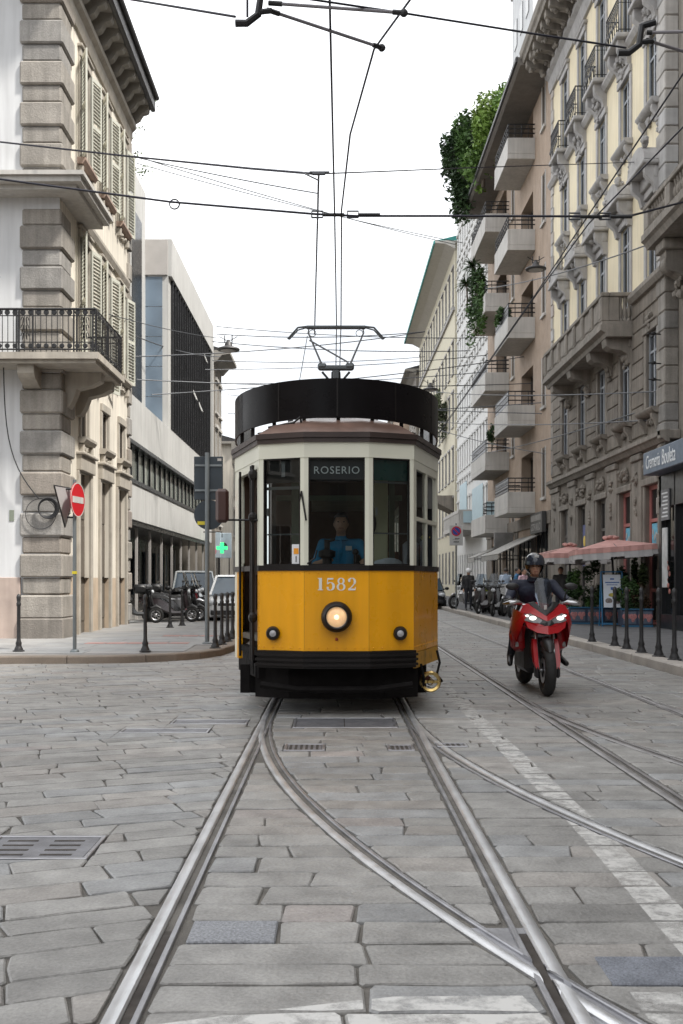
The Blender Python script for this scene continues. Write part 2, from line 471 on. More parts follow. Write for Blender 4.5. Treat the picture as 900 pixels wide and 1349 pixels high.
def body(name, J, mats, parent, voxel=.014, k=1.0, fingers=True, face=True, face_dir=Vector((0, -1, 0)), build=1.0):
    """J: joints. mats: dict top, legs, skin, shoes, gloves; one fused mesh, materials by the nearest limb"""
    V = {q: Vector(p) for q, p in J.items()}
    P, Ch, N, H = V['pelvis'], V['chest'], V['neck'], V['head']
    b = build
    side = (V['shR'] - V['shL']).normalized()
    caps = []
    for s in (-1, 1):
        caps.append((P + side * .075 * s * b, .115 * b, (P + Ch) / 2 + side * .06 * s * b, .108 * b, 'top'))
        caps.append(((P + Ch) / 2 + side * .06 * s * b, .108 * b, Ch + side * .085 * s * b, .115 * b, 'top'))
    caps.append((V['shL'] + Vector((0, 0, -.01)), .068 * b, V['shR'] + Vector((0, 0, -.01)), .068 * b, 'top'))
    caps.append((Ch, .1 * b, N, .06, 'top')); caps.append((N, .054, H - Vector((0, 0, .05)), .052, 'skin'))
    for s in 'LR':
        caps.append((V['sh' + s], .064 * b, V['el' + s], .048 * b, 'top'))
        fore = 'top' if mats.get('long', True) else 'skin'
        caps.append((V['el' + s], .046 * b, V['wr' + s], .032 * b, fore))
        caps.append((V['hip' + s], .092 * b, V['kn' + s], .062 * b, 'legs'))
        caps.append((V['kn' + s], .06 * b, V['an' + s], .042 * b, 'legs'))
        caps.append((V['an' + s], .045, V['toe' + s], .036, 'shoes'))
        W = V['wr' + s]; d = (W - V['el' + s]).normalized()
        hd = V.get('hd' + s); d = (hd - W).normalized() if hd else d
        up = Vector((0, 0, 1)); lat = d.cross(up); lat = lat.normalized() if lat.length > .1 else side
        g = 'gloves' if 'gloves' in mats else 'skin'
        caps.append((W, .03, W + d * .075, .034, g))
        if fingers:
            dn = lat.cross(d).normalized(); dn = dn if dn.z < 0 else -dn
            for i, ln in enumerate((.072, .08, .074, .058)):
                q = W + d * .085 + lat * (.027 - .018 * i)
                m1 = q + d * ln * .5 + dn * .012
                caps.append((q, .0105, m1, .0098, g)); caps.append((m1, .0098, m1 + d * ln * .2 + dn * ln * .5, .009, g))
            q = W + d * .03 + lat * .032
            caps.append((q, .012, q + d * .045 + lat * .02 + dn * .012, .010, g))
    ells = [(H, (.076, .092, .112), 'skin'), (H + face_dir * .025 - Vector((0, 0, .055)), (.058, .062, .058), 'skin')]
    if face:
        r = Vector((face_dir.y, -face_dir.x, 0))
        ells.append((H + face_dir * .095 - Vector((0, 0, .012)), (.014, .018, .022), 'skin'))
        for s in (-1, 1): ells.append((H + r * .078 * s - Vector((0, 0, .01)), (.012, .02, .03), 'skin'))
        ells.append((H + face_dir * .083 - Vector((0, 0, .052)), (.025, .012, .009), 'skin'))
    me = fuse(caps, voxel, 3, ells)
    tags = ['skin', 'top', 'legs', 'shoes', 'gloves']
    for t in tags: me.materials.append(mats.get(t, mats['skin']))
    sc = []
    for f in me.polygons:
        c = f.center; best = None
        for p0, r0, p1, r1, tag in caps:
            d, t = seg_d(c, Vector(p0), Vector(p1)); d /= (r0 + (r1 - r0) * t)
            if best is None or d < best[0]: best = (d, tag)
        for ce, r, tag in ells:
            q = c - Vector(ce); d = sqrt((q.x / r[0]) ** 2 + (q.y / r[1]) ** 2 + (q.z / r[2]) ** 2)
            if d < best[0]: best = (d, tag)
        tg = best[1]
        if not mats.get('long', True) and tg == 'skin' : pass
        sc.append(tags.index(tg))
    me.polygons.foreach_set('material_index', sc)
    me.polygons.foreach_set('use_smooth', [True] * len(me.polygons))
    o = bpy.data.objects.new(name, me); C.objects.link(o); o.parent = parent
    return o
def hair_on(H, m, parent, fd=Vector((0, -1, 0))):
    h = MB(); c = Vector(H) - fd * .012 + Vector((0, 0, .016))
    h.ell(c, .084, .1, .108, 14, 10, -.25, 1)
    q = MB()
    for f in h.f:
        p = [Vector(h.v[i]) for i in f]; m_ = sum(p, Vector()) / len(p) - c
        if m_.dot(fd) > .03 and m_.z < .045: continue
        q.add(p, [list(range(len(p)))])
    o = ob('hair', q, m, parent, smooth=60)
    return o
# ------------------------------------------------------------------ material palette
M_ASPH = mat('mortar_bed', (.125, .115, .102), .9, var=.35, scale=4, bump=.5, bscale=120)
M_STONE = mat('granite_paving', (.255, .25, .244), .5, var=.22, big=.24, scale=5, bump=.28, bscale=45, tint=True, fine=.15, bump2=.9, b2scale=9, spec=.55)
M_STEEL = mat('rail_steel', (.60, .605, .62), .38, metal=.75, var=.2, scale=3, bump=.06, bscale=80)
M_STEELD = mat('rail_steel_worn', (.36, .36, .38), .4, metal=.8, var=.25, scale=4, bump=.1, bscale=60)
M_STEELR = mat('rail_steel_dull', (.27, .26, .26), .48, metal=.6, var=.25, scale=3, bump=.1, bscale=60)
M_GROOVE = mat('groove_dirt', (.038, .031, .026), .85, var=.35, scale=6)
M_CAST = mat('cast_iron', (.20, .20, .215), .5, metal=.6, var=.25, scale=6, bump=.2, bscale=90)
M_KERB = mat('kerb_granite', (.20, .165, .135), .75, var=.18, scale=2, bump=.3, bscale=60, fine=.15)
M_PAVE = mat('pavement_slabs', (.27, .27, .27), .75, var=.14, scale=1.2, bump=.2, bscale=60, fine=.1, tint=True)
M_PAVD = mat('pavement_asphalt', (.10, .10, .104), .85, var=.15, scale=1.5, bump=.3, bscale=150, fine=.2)
M_WHITEP = worn_paint('worn_white_paint', (.58, .57, .55), .44, 9)
M_WHITEP2 = worn_paint('very_worn_white_paint', (.66, .65, .63), .50, 7)
M_STUC_W = mat('white_render', (.60, .61, .625), .85, var=.05, scale=.8, streak=.13, bump=.1, bscale=80)
M_STUC_C = mat('cream_render', (.69, .645, .565), .85, var=.08, scale=.7, streak=.2, bump=.12, bscale=70)
M_PINKB = mat('pink_stone_base', (.42, .34, .30), .8, var=.14, scale=2, bump=.2, bscale=60, streak=.12)
M_QUOIN = mat('weathered_ashlar', (.275, .258, .238), .85, var=.2, scale=1.6, bump=.5, bscale=28, fine=.12, streak=.22, tint=True)
M_SHUT = mat('shutter_paint', (.50, .505, .445), .6, var=.06)
M_IRON = mat('black_iron', (.02, .02, .022), .45, metal=.3, var=.2)
M_TRIMC = mat('carved_stone_warm', (.38, .35, .305), .85, var=.15, bump=.3, bscale=40, streak=.15)
M_SOFF = mat('eaves_paint', (.30, .285, .26), .85, var=.12, streak=.1)
M_LEAD = mat('dark_gutter', (.06, .058, .06), .5, metal=.3, var=.2)
M_DOORB = mat('door_brown', (.115, .098, .08), .6, var=.12, streak=.1)
M_WOODB = mat('window_wood_dark', (.10, .085, .07), .55, var=.1)
M_WHITEPAN = mat('white_cladding', (.50, .50, .49), .65, var=.06, scale=.5, streak=.16)
M_GREYPAN = mat('grey_cladding', (.42, .40, .385), .7, var=.06)
M_BLUEG = mat('blue_grey_glass', (.16, .21, .27), .12, var=.2, scale=.8, spec=.6)
M_DARKP = mat('black_panel', (.010, .011, .013), .3, var=.2, spec=.3)
M_DARKV = mat('dark_void', (.012, .012, .013), .8, var=0)
M_CONC = mat('pale_concrete', (.50, .485, .46), .8, var=.1, streak=.16, scale=1)
M_YELS = mat('yellow_stucco', (.74, .655, .475), .85, var=.07, scale=.7, streak=.1, bump=.1, bscale=70)
M_GREYST = mat('grey_carved_stone', (.235, .212, .185), .85, var=.18, scale=1.6, bump=.35, bscale=35, streak=.25, fine=.1)
M_GREYST_D = mat('grey_ashlar', (.20, .176, .15), .85, var=.2, scale=1.3, bump=.35, bscale=35, streak=.25, fine=.1)
M_SURR = mat('lilac_stone_surround', (.38, .37, .365), .8, var=.12, streak=.15, bump=.2, bscale=40)
M_LEAF = mat('leaf_green', (1, 1, 1), .6, var=0, tint=True, spec=.3)
M_BARK = mat('bark', (.10, .08, .06), .9, var=.2)

def rgbv(base=1.0):
    k = rnd.gauss(base, .075); h = rnd.random()
    if h < .15: t = (1.03, .985, .945)
    elif h < .36: t = (.975, 1.0, 1.03)
    elif h < .39: t = (1.04, .965, .94)
    else: t = (1.01, 1.0, .98)
    return tuple(max(.5, min(1.35, k * q)) for q in t)

# ------------------------------------------------------------------ road bed
road = MB()
road.quad((-400, -60, -.0125), (400, -60, -.02), (400, 900, -.0125), (-400, 900, -.0125))
ROAD = ob('road', road, M_ASPH, kind='structure')

# ------------------------------------------------------------------ tram rails
XC = .04; HG = .7225
CX = XC + 18.28; Y0 = 11.0
def x_l(y): return XC - HG
def x_r(y): return XC + HG
def x_bl(y): return CX - sqrt(max((18.28 + HG) ** 2 - (Y0 - y) ** 2, 1)) if y < Y0 else XC - HG
def x_br(y): return CX - sqrt(max((18.28 - HG) ** 2 - (Y0 - y) ** 2, 1)) if y < Y0 else XC + HG
XC2 = 2.9
def x2_l(y): return XC2 - HG
def x2_r(y): return XC2 + HG
def x2_bl(y): return XC2 - HG + ((13 - y) ** 2 / 49 if y < 13 else 0)
def x2_br(y): return XC2 + HG + ((13 - y) ** 2 / 46 if y < 13 else 0)
RAILS = [(x_l, 1, 1.8, 150, 0), (x_r, -1, 1.8, 150, 0), (x_bl, 1, 1.8, 11.0, -.0022), (x_br, -1, 1.8, 11.0, -.0022),
         (x2_l, 1, 1.8, 150, 0), (x2_r, -1, 1.8, 150, 0), (x2_bl, 1, 4.0, 13.0, -.0022), (x2_br, -1, 4.0, 13.0, -.0022)]
GW_ = .036; HD = .058; LP = .060
def y_on_branch(x): return Y0 - sqrt((18.28 + HG) ** 2 - (CX - x) ** 2)
def rail_obj(xf, sg, ya, yb, dz, gap=None):
    ys = []; y = ya
    while y < yb: ys.append(y); y += .15 if y < 13 else (1.0 if y < 30 else 10)
    ys.append(yb)
    def P(y, o, z):
        return (xf(y) + o * sg, y, z + dz)
    def sweep(prof):
        m = MB()
        if not gap: m.loft([[P(y, o, z) for o, z in prof] for y in ys]); return m
        g = [gap(o) for o, z in prof]; lo = min(q[0] for q in g); hi = max(q[1] for q in g)
        m.loft([[P(y, o, z) for o, z in prof] for y in ys if y < lo - .01] + [[P(g[i][0], o, z) for i, (o, z) in enumerate(prof)]])
        m.loft([[P(g[i][1], o, z) for i, (o, z) in enumerate(prof)]] + [[P(y, o, z) for o, z in prof] for y in ys if y > hi + .01])
        return m
    o = ob('tram_rail', sweep([(-HD, -.03), (-HD, -.004), (-HD + .006, -.001), (-.042, .002), (-.022, .003), (-.008, .0005), (0, -.007), (0, -.03)]), M_STEEL if xf(8) < 1.8 else M_STEELR, kind='structure', smooth=25)
    ob('guard_lip', sweep([(GW_, -.03), (GW_, -.004), (GW_ + .004, 0), (LP - .003, 0), (LP, -.004), (LP, -.03)]), M_STEELD if xf(8) < 1.8 else M_STEELR, o, smooth=25)
    m = MB()
    for yy_, zz_ in ((ys, -.021),):
        m.loft([[P(y, q, (-.0115 if y < 4.3 else zz_) + h) for q, h in ((.0005, -.01), (.0005, 0), (GW_ - .0005, 0), (GW_ - .0005, -.01))] for y in yy_])
    ob('groove', m, M_GROOVE, o)
    return o
for xf, sg, ya, yb, dz in RAILS:
    gap = None
    if xf is x_r: gap = lambda o: (y_on_branch(XC + HG - o), y_on_branch(XC + HG - o - GW_))
    if xf is x_bl: gap = lambda o: (y_on_branch(XC + HG - o), y_on_branch(XC + HG - GW_ - o))
    rail_obj(xf, sg, ya, yb, dz, gap)
fr = MB()
yy = [4.3, 4.1, 3.9, 3.7, 3.5, 3.3, 3.1, 2.9, 2.7, 2.4]
fr.loft([[(min(x_bl(y), x_r(y)) - .05, y, -.03), (min(x_bl(y), x_r(y)) - .05, y, -.0135), (max(x_bl(y), x_r(y)) + .05, y, -.0135), (max(x_bl(y), x_r(y)) + .05, y, -.03)] for y in yy])
ob('rail_crossing', fr, M_STEELD, kind='structure')

# ------------------------------------------------------------------ paving stones
COVERS = [(-1.83, -1.24, 5.32, 5.80), (-.40, .60, 10.05, 10.75), (-.42, -.08, 8.7, 9.05), (.44, .66, 8.7, 9.0), (.86, 1.12, 8.9, 9.1),
          (-1.98, -1.16, 9.72, 9.98), (-.585, -.22, 4.09, 4.36), (-1.6, -.85, 10.3, 10.62)]
stones = []          # (importance, poly)
def in_view(p): return abs(p[0] + 0) < .345 * p[1] + .35 and p[1] > 2.9
def clip(poly, n, d):            # keep n.p <= d
    out = []
    for i in range(len(poly)):
        a = poly[i]; b = poly[(i + 1) % len(poly)]
        da = n[0] * a[0] + n[1] * a[1] - d; db = n[0] * b[0] + n[1] * b[1] - d
        if da <= 0: out.append(a)
        if da * db < 0:
            t = da / (da - db); out.append((a[0] + (b[0] - a[0]) * t, a[1] + (b[1] - a[1]) * t))
    return out
def put(poly):
    a = 0; cx = cy = 0
    for i in range(len(poly)):
        p, q = poly[i - 1], poly[i]; a += p[0] * q[1] - q[0] * p[1]; cx += p[0]; cy += p[1]
    cx /= len(poly); cy /= len(poly)
    if abs(a) / 2 < .004: return
    for c in COVERS:
        if min(p[0] for p in poly) < c[1] - .01 and max(p[0] for p in poly) > c[0] + .01 and min(p[1] for p in poly) < c[3] - .01 and max(p[1] for p in poly) > c[2] + .01:
            e = .008
            L = clip(poly, (1, 0), c[0] - e); R = clip(poly, (-1, 0), -c[1] - e); mid = clip(clip(poly, (1, 0), c[1] + e), (-1, 0), -c[0] + e)
            for q in (L, R, clip(mid, (0, 1), c[2] - e) if len(mid) > 2 else [], clip(mid, (0, -1), -c[3] - e) if len(mid) > 2 else []):
                if len(q) > 2: put(q)
            return
    vis = in_view((cx, cy))
    stones.append(((abs(a) / max(cy, 1) ** 3) if vis else 0, poly, cy))
def fill(xa0, xa1, xb0, xb1, y0, y1, lo=.36, hi=.85):
    g = rnd.uniform(.007, .017)
    wl = max(xa0, xa1); wr = min(xb0, xb1)
    if (xb0 + xb1) / 2 - (xa0 + xa1) / 2 < .07: return
    cuts = []; x = (xa0 + xa1) / 2
    if wr - wl > lo:
        x = wl + rnd.uniform(.15, hi)
        while x < wr - .16:
            cuts.append(x); x += rnd.uniform(lo, hi) * (1.4 if rnd.random() < .25 else 1)
    e = [(xa0, xa1)] + [(c + rnd.uniform(-.02, .02), c + rnd.uniform(-.02, .02)) for c in cuts] + [(xb0, xb1)]
    for i in range(len(e) - 1):
        l0, l1 = e[i]; r0, r1 = e[i + 1]
        h = g / 2
        # clip into covers' rectangles
        segs = [(l0 + h, l1 + h, r0 - h, r1 - h)]
        for c in COVERS:
            if False:
                new = []
                for a0, a1, b0, b1 in segs:
                    if b0 <= c[0] or a0 >= c[1]: new.append((a0, a1, b0, b1)); continue
                    if a0 < c[0] - .05: new.append((a0, a1, c[0], c[0]))
                    if b0 > c[1] + .05: new.append((c[1], c[1], b0, b1))
                segs = new
        for a0, a1, b0, b1 in segs:
            p = [(a0, y0 + h), (b0, y0 + h), (b1, y1 - h), (a1, y1 - h)]
            if b0 < a0: p = [((a0 + b0) / 2, y0 + h), (b1, y1 - h), (a1, y1 - h)]
            elif b1 < a1: p = [(a0, y0 + h), (b0, y0 + h), ((a1 + b1) / 2, y1 - h)]
            put(p)
y = 2.5
while y < 62:
    hgt = rnd.uniform(.19, .275) if y < 30 else rnd.uniform(.3, .5)
    y0, y1 = y, y + hgt
    bands = []
    for xf, sg, ya, yb, dz in RAILS:
        if ya <= (y0 + y1) / 2 <= yb:
            a = -HD - .012 if sg > 0 else -LP - .012; b = LP + .012 if sg > 0 else HD + .012
            bands.append((xf(y0) + a, xf(y1) + a, xf(y0) + b, xf(y1) + b))
    bands.sort(key=lambda q: q[0] + q[1])
    lim_r = min(5.02, .36 * y + .9)
    xl = (bands[0][2], bands[0][3])
    if y > 21: fill(-1.8, -1.8, bands[0][0], bands[0][1], y0, y1)
    for k in range(1, len(bands)):
        fill(xl[0], xl[1], bands[k][0], bands[k][1], y0, y1)
        xl = (max(xl[0], bands[k][2]), max(xl[1], bands[k][3]))
    if lim_r > max(xl): fill(xl[0], xl[1], lim_r, lim_r, y0, y1)
    y += hgt
# diagonal courses left of the track
ang = radians(22); ca, sa = cos(ang), sin(ang)
def rot(u, v): return (u * ca - v * sa, u * sa + v * ca)
v = -2.
EDGE = XC - HG - .072
while v < 34:
    hgt = rnd.uniform(.19, .28); u = -22 + rnd.random(); j0 = 0
    while u < 14:
        L = rnd.uniform(.38, .85); g = rnd.uniform(.006, .016); h = g / 2
        j = rnd.uniform(-.03, .03)
        p = [rot(u + h, v + h), rot(u + L - h, v + h), rot(u + L - h + j, v + hgt - h), rot(u + h + j0, v + hgt - h)]; j0 = j
        u += L
        cx, cy = p[0]
        if cy < 2.3 or cy > 21.2 or cx > .2 or cx < -.36 * cy - 1.2: continue
        if cy > 17.9 and cx < -3: continue
        p = clip(p, (1, 0), EDGE)
        if len(p) >= 3: p = clip(p, (0, 1), 21.1)
        ok = True
        for c in COVERS:
            pass
        if len(p) >= 3 and ok: put(p)
    v += hgt
stones.sort(key=lambda s: -s[0])
PAINT = [MB(), MB(), MB()]
REG = [(0, [(1.25, 2.2), (1.42, 2.2), (1.515, 6.0), (1.345, 6.0)]), (0, [(1.345, 6.0), (1.515, 6.0), (1.515, 60.0), (1.345, 60.0)]),
       (1, [(-.62, 2.4), (.72, 2.4), (.69, 3.3), (.63, 3.57), (.2, 3.56), (-.3, 3.42), (-.58, 3.33)]), (2, [(.98, 2.4), (2.6, 2.4), (2.6, 3.62), (1.0, 3.6)])]
def paint_on(pts, zf):
    x0 = min(p[0] for p in pts); x1 = max(p[0] for p in pts); y0 = min(p[1] for p in pts); y1 = max(p[1] for p in pts)
    for k, rg_ in REG:
        if x1 < min(p[0] for p in rg_) or x0 > max(p[0] for p in rg_) or y1 < min(p[1] for p in rg_) or y0 > max(p[1] for p in rg_): continue
        q = list(pts)
        for i in range(len(rg_)):
            a, b = rg_[i], rg_[(i + 1) % len(rg_)]; n = (b[1] - a[1], a[0] - b[0])
            q = clip(q, n, n[0] * a[0] + n[1] * a[1])
            if len(q) < 3: break
        if len(q) >= 3: PAINT[k].add([(x, y, zf(x, y) + .0012) for x, y in q], [list(range(len(q)))])
def stone(mb, poly, fine):
    cx = sum(p[0] for p in poly) / len(poly); cy = sum(p[1] for p in poly) / len(poly)
    sgn = sum(poly[i - 1][0] * poly[i][1] - poly[i][0] * poly[i - 1][1] for i in range(len(poly)))
    if sgn < 0: poly = poly[::-1]
    pts = []
    for i in range(len(poly)):
        a, b = poly[i], poly[(i + 1) % len(poly)]; L = hypot(b[0] - a[0], b[1] - a[1])
        if L < .008: continue
        k = max(1, int(L / .13)) if fine else 1
        cut = min(.014, L * .25)
        ts = [cut / L] + ([j / k for j in range(1, k)] if k > 1 else []) + [1 - cut / L]
        for t in ts:
            jx = rnd.uniform(-.008, .008) if fine else 0; jy = rnd.uniform(-.008, .008) if fine else 0
            pts.append((a[0] + (b[0] - a[0]) * t + jx, a[1] + (b[1] - a[1]) * t + jy))
    n = len(pts)
    if n < 3: return
    dz = rnd.uniform(-.004, .0015); sx = rnd.uniform(-.006, .006); sy = rnd.uniform(-.008, .008)
    ins = .008
    top = []
    for px, py in pts:
        d = hypot(px - cx, py - cy) + 1e-6; k = 1 - ins / d
        qx, qy = cx + (px - cx) * k, cy + (py - cy) * k
        top.append((qx, qy, dz + sx * (qx - cx) + sy * (qy - cy)))
    mid = [(px, py, z - .006) for (px, py), (_, _, z) in zip(pts, top)]
    bot = [(px, py, -.03) for px, py in pts]
    if 0 < cx < 2.7 or -.9 < cx < 0 and cy < 3.8: paint_on([p[:2] for p in top], lambda x, y: dz + sx * (x - cx) + sy * (y - cy))
    mb.tint = rgbv()
    fs = [(i, (i + 1) % n, n + (i + 1) % n, n + i) for i in range(n)] + [(n + i, n + (i + 1) % n, 2 * n + (i + 1) % n, 2 * n + i) for i in range(n)] + [list(range(2 * n, 3 * n))]
    mb.add(bot + mid + top, fs)
for imp, poly, cy in stones[:300]:
    m = MB(); stone(m, poly, True)
    if m.f: ob('paving_stone', m, M_STONE, ROAD, recalc=False)
m = MB()
for imp, poly, cy in stones[300:]: stone(m, poly, cy < 14 and imp > 0)
ob('paving_stones', m, M_STONE, ROAD, recalc=False, kind='stuff')

# ------------------------------------------------------------------ iron covers set in the road
def cover(name, label, x0, x1, y0, y1, slots, mt=M_CAST):
    t = thing(name, label, 'cover', ((x0 + x1) / 2, (y0 + y1) / 2, 0))
    hx, hy = (x1 - x0) / 2, (y1 - y0) / 2
    f = MB(); w_ = .025
    f.box(-hx, hx, -hy, -hy + w_, -.03, .002, .003); f.box(-hx, hx, hy - w_, hy, -.03, .002, .003)
    f.box(-hx, -hx + w_, -hy + w_, hy - w_, -.03, .002, .003); f.box(hx - w_, hx, -hy + w_, hy - w_, -.03, .002, .003)
    ob('frame', f, M_STEELD if mt is M_CAST else M_CAST, t)
    p = MB(); p.box(-hx + w_ + .004, hx - w_ - .004, -hy + w_ + .004, hy - w_ - .004, -.03, -.002)
    ob('plate', p, mt, t)
    for (a, b, c, d) in slots:
        s = MB(); s.box(a * hx, b * hx, c * hy, d * hy, -.0021, -.0008); ob('slot', s, M_GROOVE, t)
    return t
sl4 = [(a, a + .55, c, c + .12) for a in (-.72, .12) for c in (-.72, -.32, .08, .48)]
cover('drain_grate', 'large slotted iron drain grate in the diagonal paving beside the track', -1.83, -1.24, 5.32, 5.80, sl4)
cover('access_cover', 'wide dark iron cover between the rails under the front of the tram', -.40, .60, 10.05, 10.75, [(-.02, .0, -.9, .9)])
cover('slot_drain', 'small barred rail drain just inside the fork of the curved rail', -.42, -.08, 8.7, 9.05, [(-.75 + i * .26, -.62 + i * .26, -.7, .7) for i in range(6)])
cover('slot_drain', 'small barred rail drain beside the inner edge of the straight rail', .44, .66, 8.7, 9.0, [(-.7 + i * .35, -.5 + i * .35, -.7, .7) for i in range(4)])
cover('slot_drain', 'small barred drain between the diverging rails and the white line', .86, 1.12, 8.9, 9.1, [(-.7 + i * .35, -.5 + i * .35, -.7, .7) for i in range(4)])
cover('access_cover', 'plain steel cover with bright corners in the diagonal paving near the tram', -1.98, -1.16, 9.72, 9.98, [])
cover('access_cover', 'darker ridged iron cover in the paving next to the tram step', -1.6, -.85, 10.3, 10.62, [(-.9, .9, -.9, -.7)])
m = MB(); m.box(-.575, -.23, 4.1, 4.35, -.03, .0015, .006); ob('paving_stone', m, mat('blue_speckled_granite', (.215, .222, .24), .6, var=.1, fine=.4, bscale=60, bump=.3), ROAD, label='bluish speckled granite stone between the rails')

# ------------------------------------------------------------------ painted markings, laid stone by stone so the joints show
ob('lane_line', PAINT[0], M_WHITEP, kind='structure', recalc=False)
ob('stop_line', PAINT[1], worn_paint('patchy_white_paint', (.66, .65, .63), .43, 6), kind='structure', recalc=False)
ob('stop_line', PAINT[2], M_WHITEP2, kind='structure', recalc=False)
m = MB(); m.box(.96, 1.42, 3.66, 3.93, -.01, .0035, .004)
m.box(1.43, 1.9, 3.67, 3.94, -.01, .003, .004)
ob('asphalt_patch', m, mat('blue_grey_patch', (.17, .18, .205), .85, var=.2, bump=.5, bscale=90, fine=.25, scale=7, spec=.2), kind='structure')

# ------------------------------------------------------------------ pavements with granite kerbs
def kerb_run(parent, pts, side, L=1.1, w_=.22, h=.125, tint_m=M_KERB):
    """kerb stones along a polyline; side=+1 puts the stone to the left of the direction"""
    P = [Vector((*p, 0)) for p in pts]
    d = [0]
    for i in range(1, len(P)): d.append(d[-1] + (P[i] - P[i - 1]).length)
    def at(s):
        for i in range(1, len(P)):
            if s <= d[i] or i == len(P) - 1:
                t = (s - d[i - 1]) / max(d[i] - d[i - 1], 1e-6); return P[i - 1].lerp(P[i], t), (P[i] - P[i - 1]).normalized()
    s = 0; n = 0
    while s < d[-1] - .1:
        e = min(s + L * rnd.uniform(.85, 1.25), d[-1]); k = max(2, int((e - s) / .35) + 1)
        rings = []
        jz = rnd.uniform(-.006, .006); jo = rnd.uniform(-.008, .008)
        for i in range(k + 1):
            q, t = at(s + .006 + (e - s - .012) * i / k); nn = Vector((-t.y, t.x, 0)) * side
            a = q + nn * jo; b = q + nn * w_
            rings.append([(a.x, a.y, -.05), (a.x + nn.x * .004, a.y + nn.y * .004, h - .02 + jz), (a.x + nn.x * .02, a.y + nn.y * .02, h + jz), (b.x, b.y, h + jz), (b.x, b.y, -.05)])
        m = MB(); m.loft(rings); ob('kerb_stone', m, tint_m, parent); s = e; n += 1
KL = [(-16, 17.2), (-8, 17.5), (-6, 17.6), (-4.6, 17.68), (-3.9, 17.75), (-3.3, 17.95), (-2.75, 18.3), (-2.35, 18.8), (-2.1, 19.5), (-1.97, 20.6), (-1.95, 22), (-1.95, 31), (-2.2, 31.8), (-2.9, 32.3), (-4.0, 32.5), (-4.35, 33), (-4.4, 100)]
pv = MB(); pv.prism([(x - .1, y + .1) if i > 1 else (x, y + .15) for i, (x, y) in enumerate(KL)] + [(-4.5, 110), (-20, 110), (-20, 17.4)], -.05, .112)
PL = ob('pavement', pv, mat('slab_joint', (.2, .19, .18), .9, var=.2), kind='structure')
kerb_run(PL, KL[:-1] + [(-4.4, 60)], 1)
sm = MB()
yy = 17.2
while yy < 33:
    xx = -12 + rnd.random(); dy = .62
    while xx < -2.0:
        dx = rnd.uniform(.8, 1.1); cx, cy = xx + dx / 2, yy + dy / 2
        lim = -2.25 if cy > 20.6 else (-3.4 if cy < 18.9 else -2.7)
        if cy > 18.15 - .0 and xx + dx < lim + .35:
            t = rgbv(1.0); sm.tint = tuple(.5 + q * .5 for q in t); sm.box(xx + .004, min(xx + dx, lim) - .004, yy + .004, yy + dy - .004, .05, .12 + rnd.uniform(-.002, .002))
        xx += dx
    yy += dy
ob('paving_slab_field', sm, M_PAVE, PL, kind='stuff')
ts = MB()
for i in range(5): ts.box(-5.0 + i * .42, -4.62 + i * .42, 21.2, 21.6, .12, .1265)
for i in range(3): ts.box(-3.9 + i * .42, -3.52 + i * .42, 24.0, 24.4, .12, .1265)
ob('tactile_strip', ts, mat('red_tactile', (.36, .2, .18), .8, var=.2), PL, kind='stuff')
pv = MB(); pv.prism([(5.2, -5), (20, -5), (20, 130), (5.2, 130)], -.05, .122)
PR = ob('pavement', pv, M_PAVD, kind='structure')
kerb_run(PR, [(5.08, 8), (5.08, 75)], -1, L=1.25, w_=.3, h=.135, tint_m=mat('pale_kerb_granite', (.36, .33, .30), .75, var=.18, scale=2, bump=.3, bscale=60, fine=.15))
# ================================================================== LEFT CORNER BUILDING (street wall X=-6, front wall Y=23.2)
FS = Fac('x', -6.0, 1); FF = Fac('y', 23.2, -1)
LB = thing('corner_palazzo', 'cream corner palazzo with quoins, open shutters and iron corner balcony', 'building', (-6, 23.2, .11))
bays = [25.4, 27.66, 29.82]
ops = []
for i, c in enumerate(bays):
    ops += [(c - .55, c + .55, .11, 3.95, 'door'), (c - .36, c + .36, 4.75, 5.72, 'small'),
            (c - .45, c + .45, 6.35 if i < 2 else 7.0, 9.42, 'first'), (c - .45, c + .45, 11.25, 13.65, 'second')]
m = MB(); FS.wall(m, 23.2, 31.0, 1.45, 15.2, [o for o in ops if o[4] != 'door'] + [(o[0], o[1], 1.45, o[3], '') for o in ops if o[4] == 'door'], .32)
ob('street_wall', m, M_STUC_C, LB, world=True)
m = MB(); FS.wall(m, 23.2, 31.0, .0, 1.45, [(o[0], o[1], 0, 1.45) for o in ops if o[4] == 'door'], .32)
ob('street_wall_base', m, mat('warm_stone_base', (.46, .37, .28), .8, var=.14, scale=2, bump=.2, streak=.12), LB, world=True)
m = MB(); FF.wall(m, -14, -6.0, 1.45, 15.2, [], .3); m.quad((-6, 23.2, 15.2), (-14, 23.2, 15.2), (-14, 31, 15.2), (-6, 31, 15.2)); m.quad((-14, 31, 0), (-6, 31, 0), (-6, 31, 15.2), (-14, 31, 15.2))
ob('front_wall', m, M_STUC_W, LB, world=True)
m = MB(); FF.box(m, -14, -6.86, -.05, .03, 0, 1.45, .01)
ob('front_wall_base', m, M_PINKB, LB, world=True)
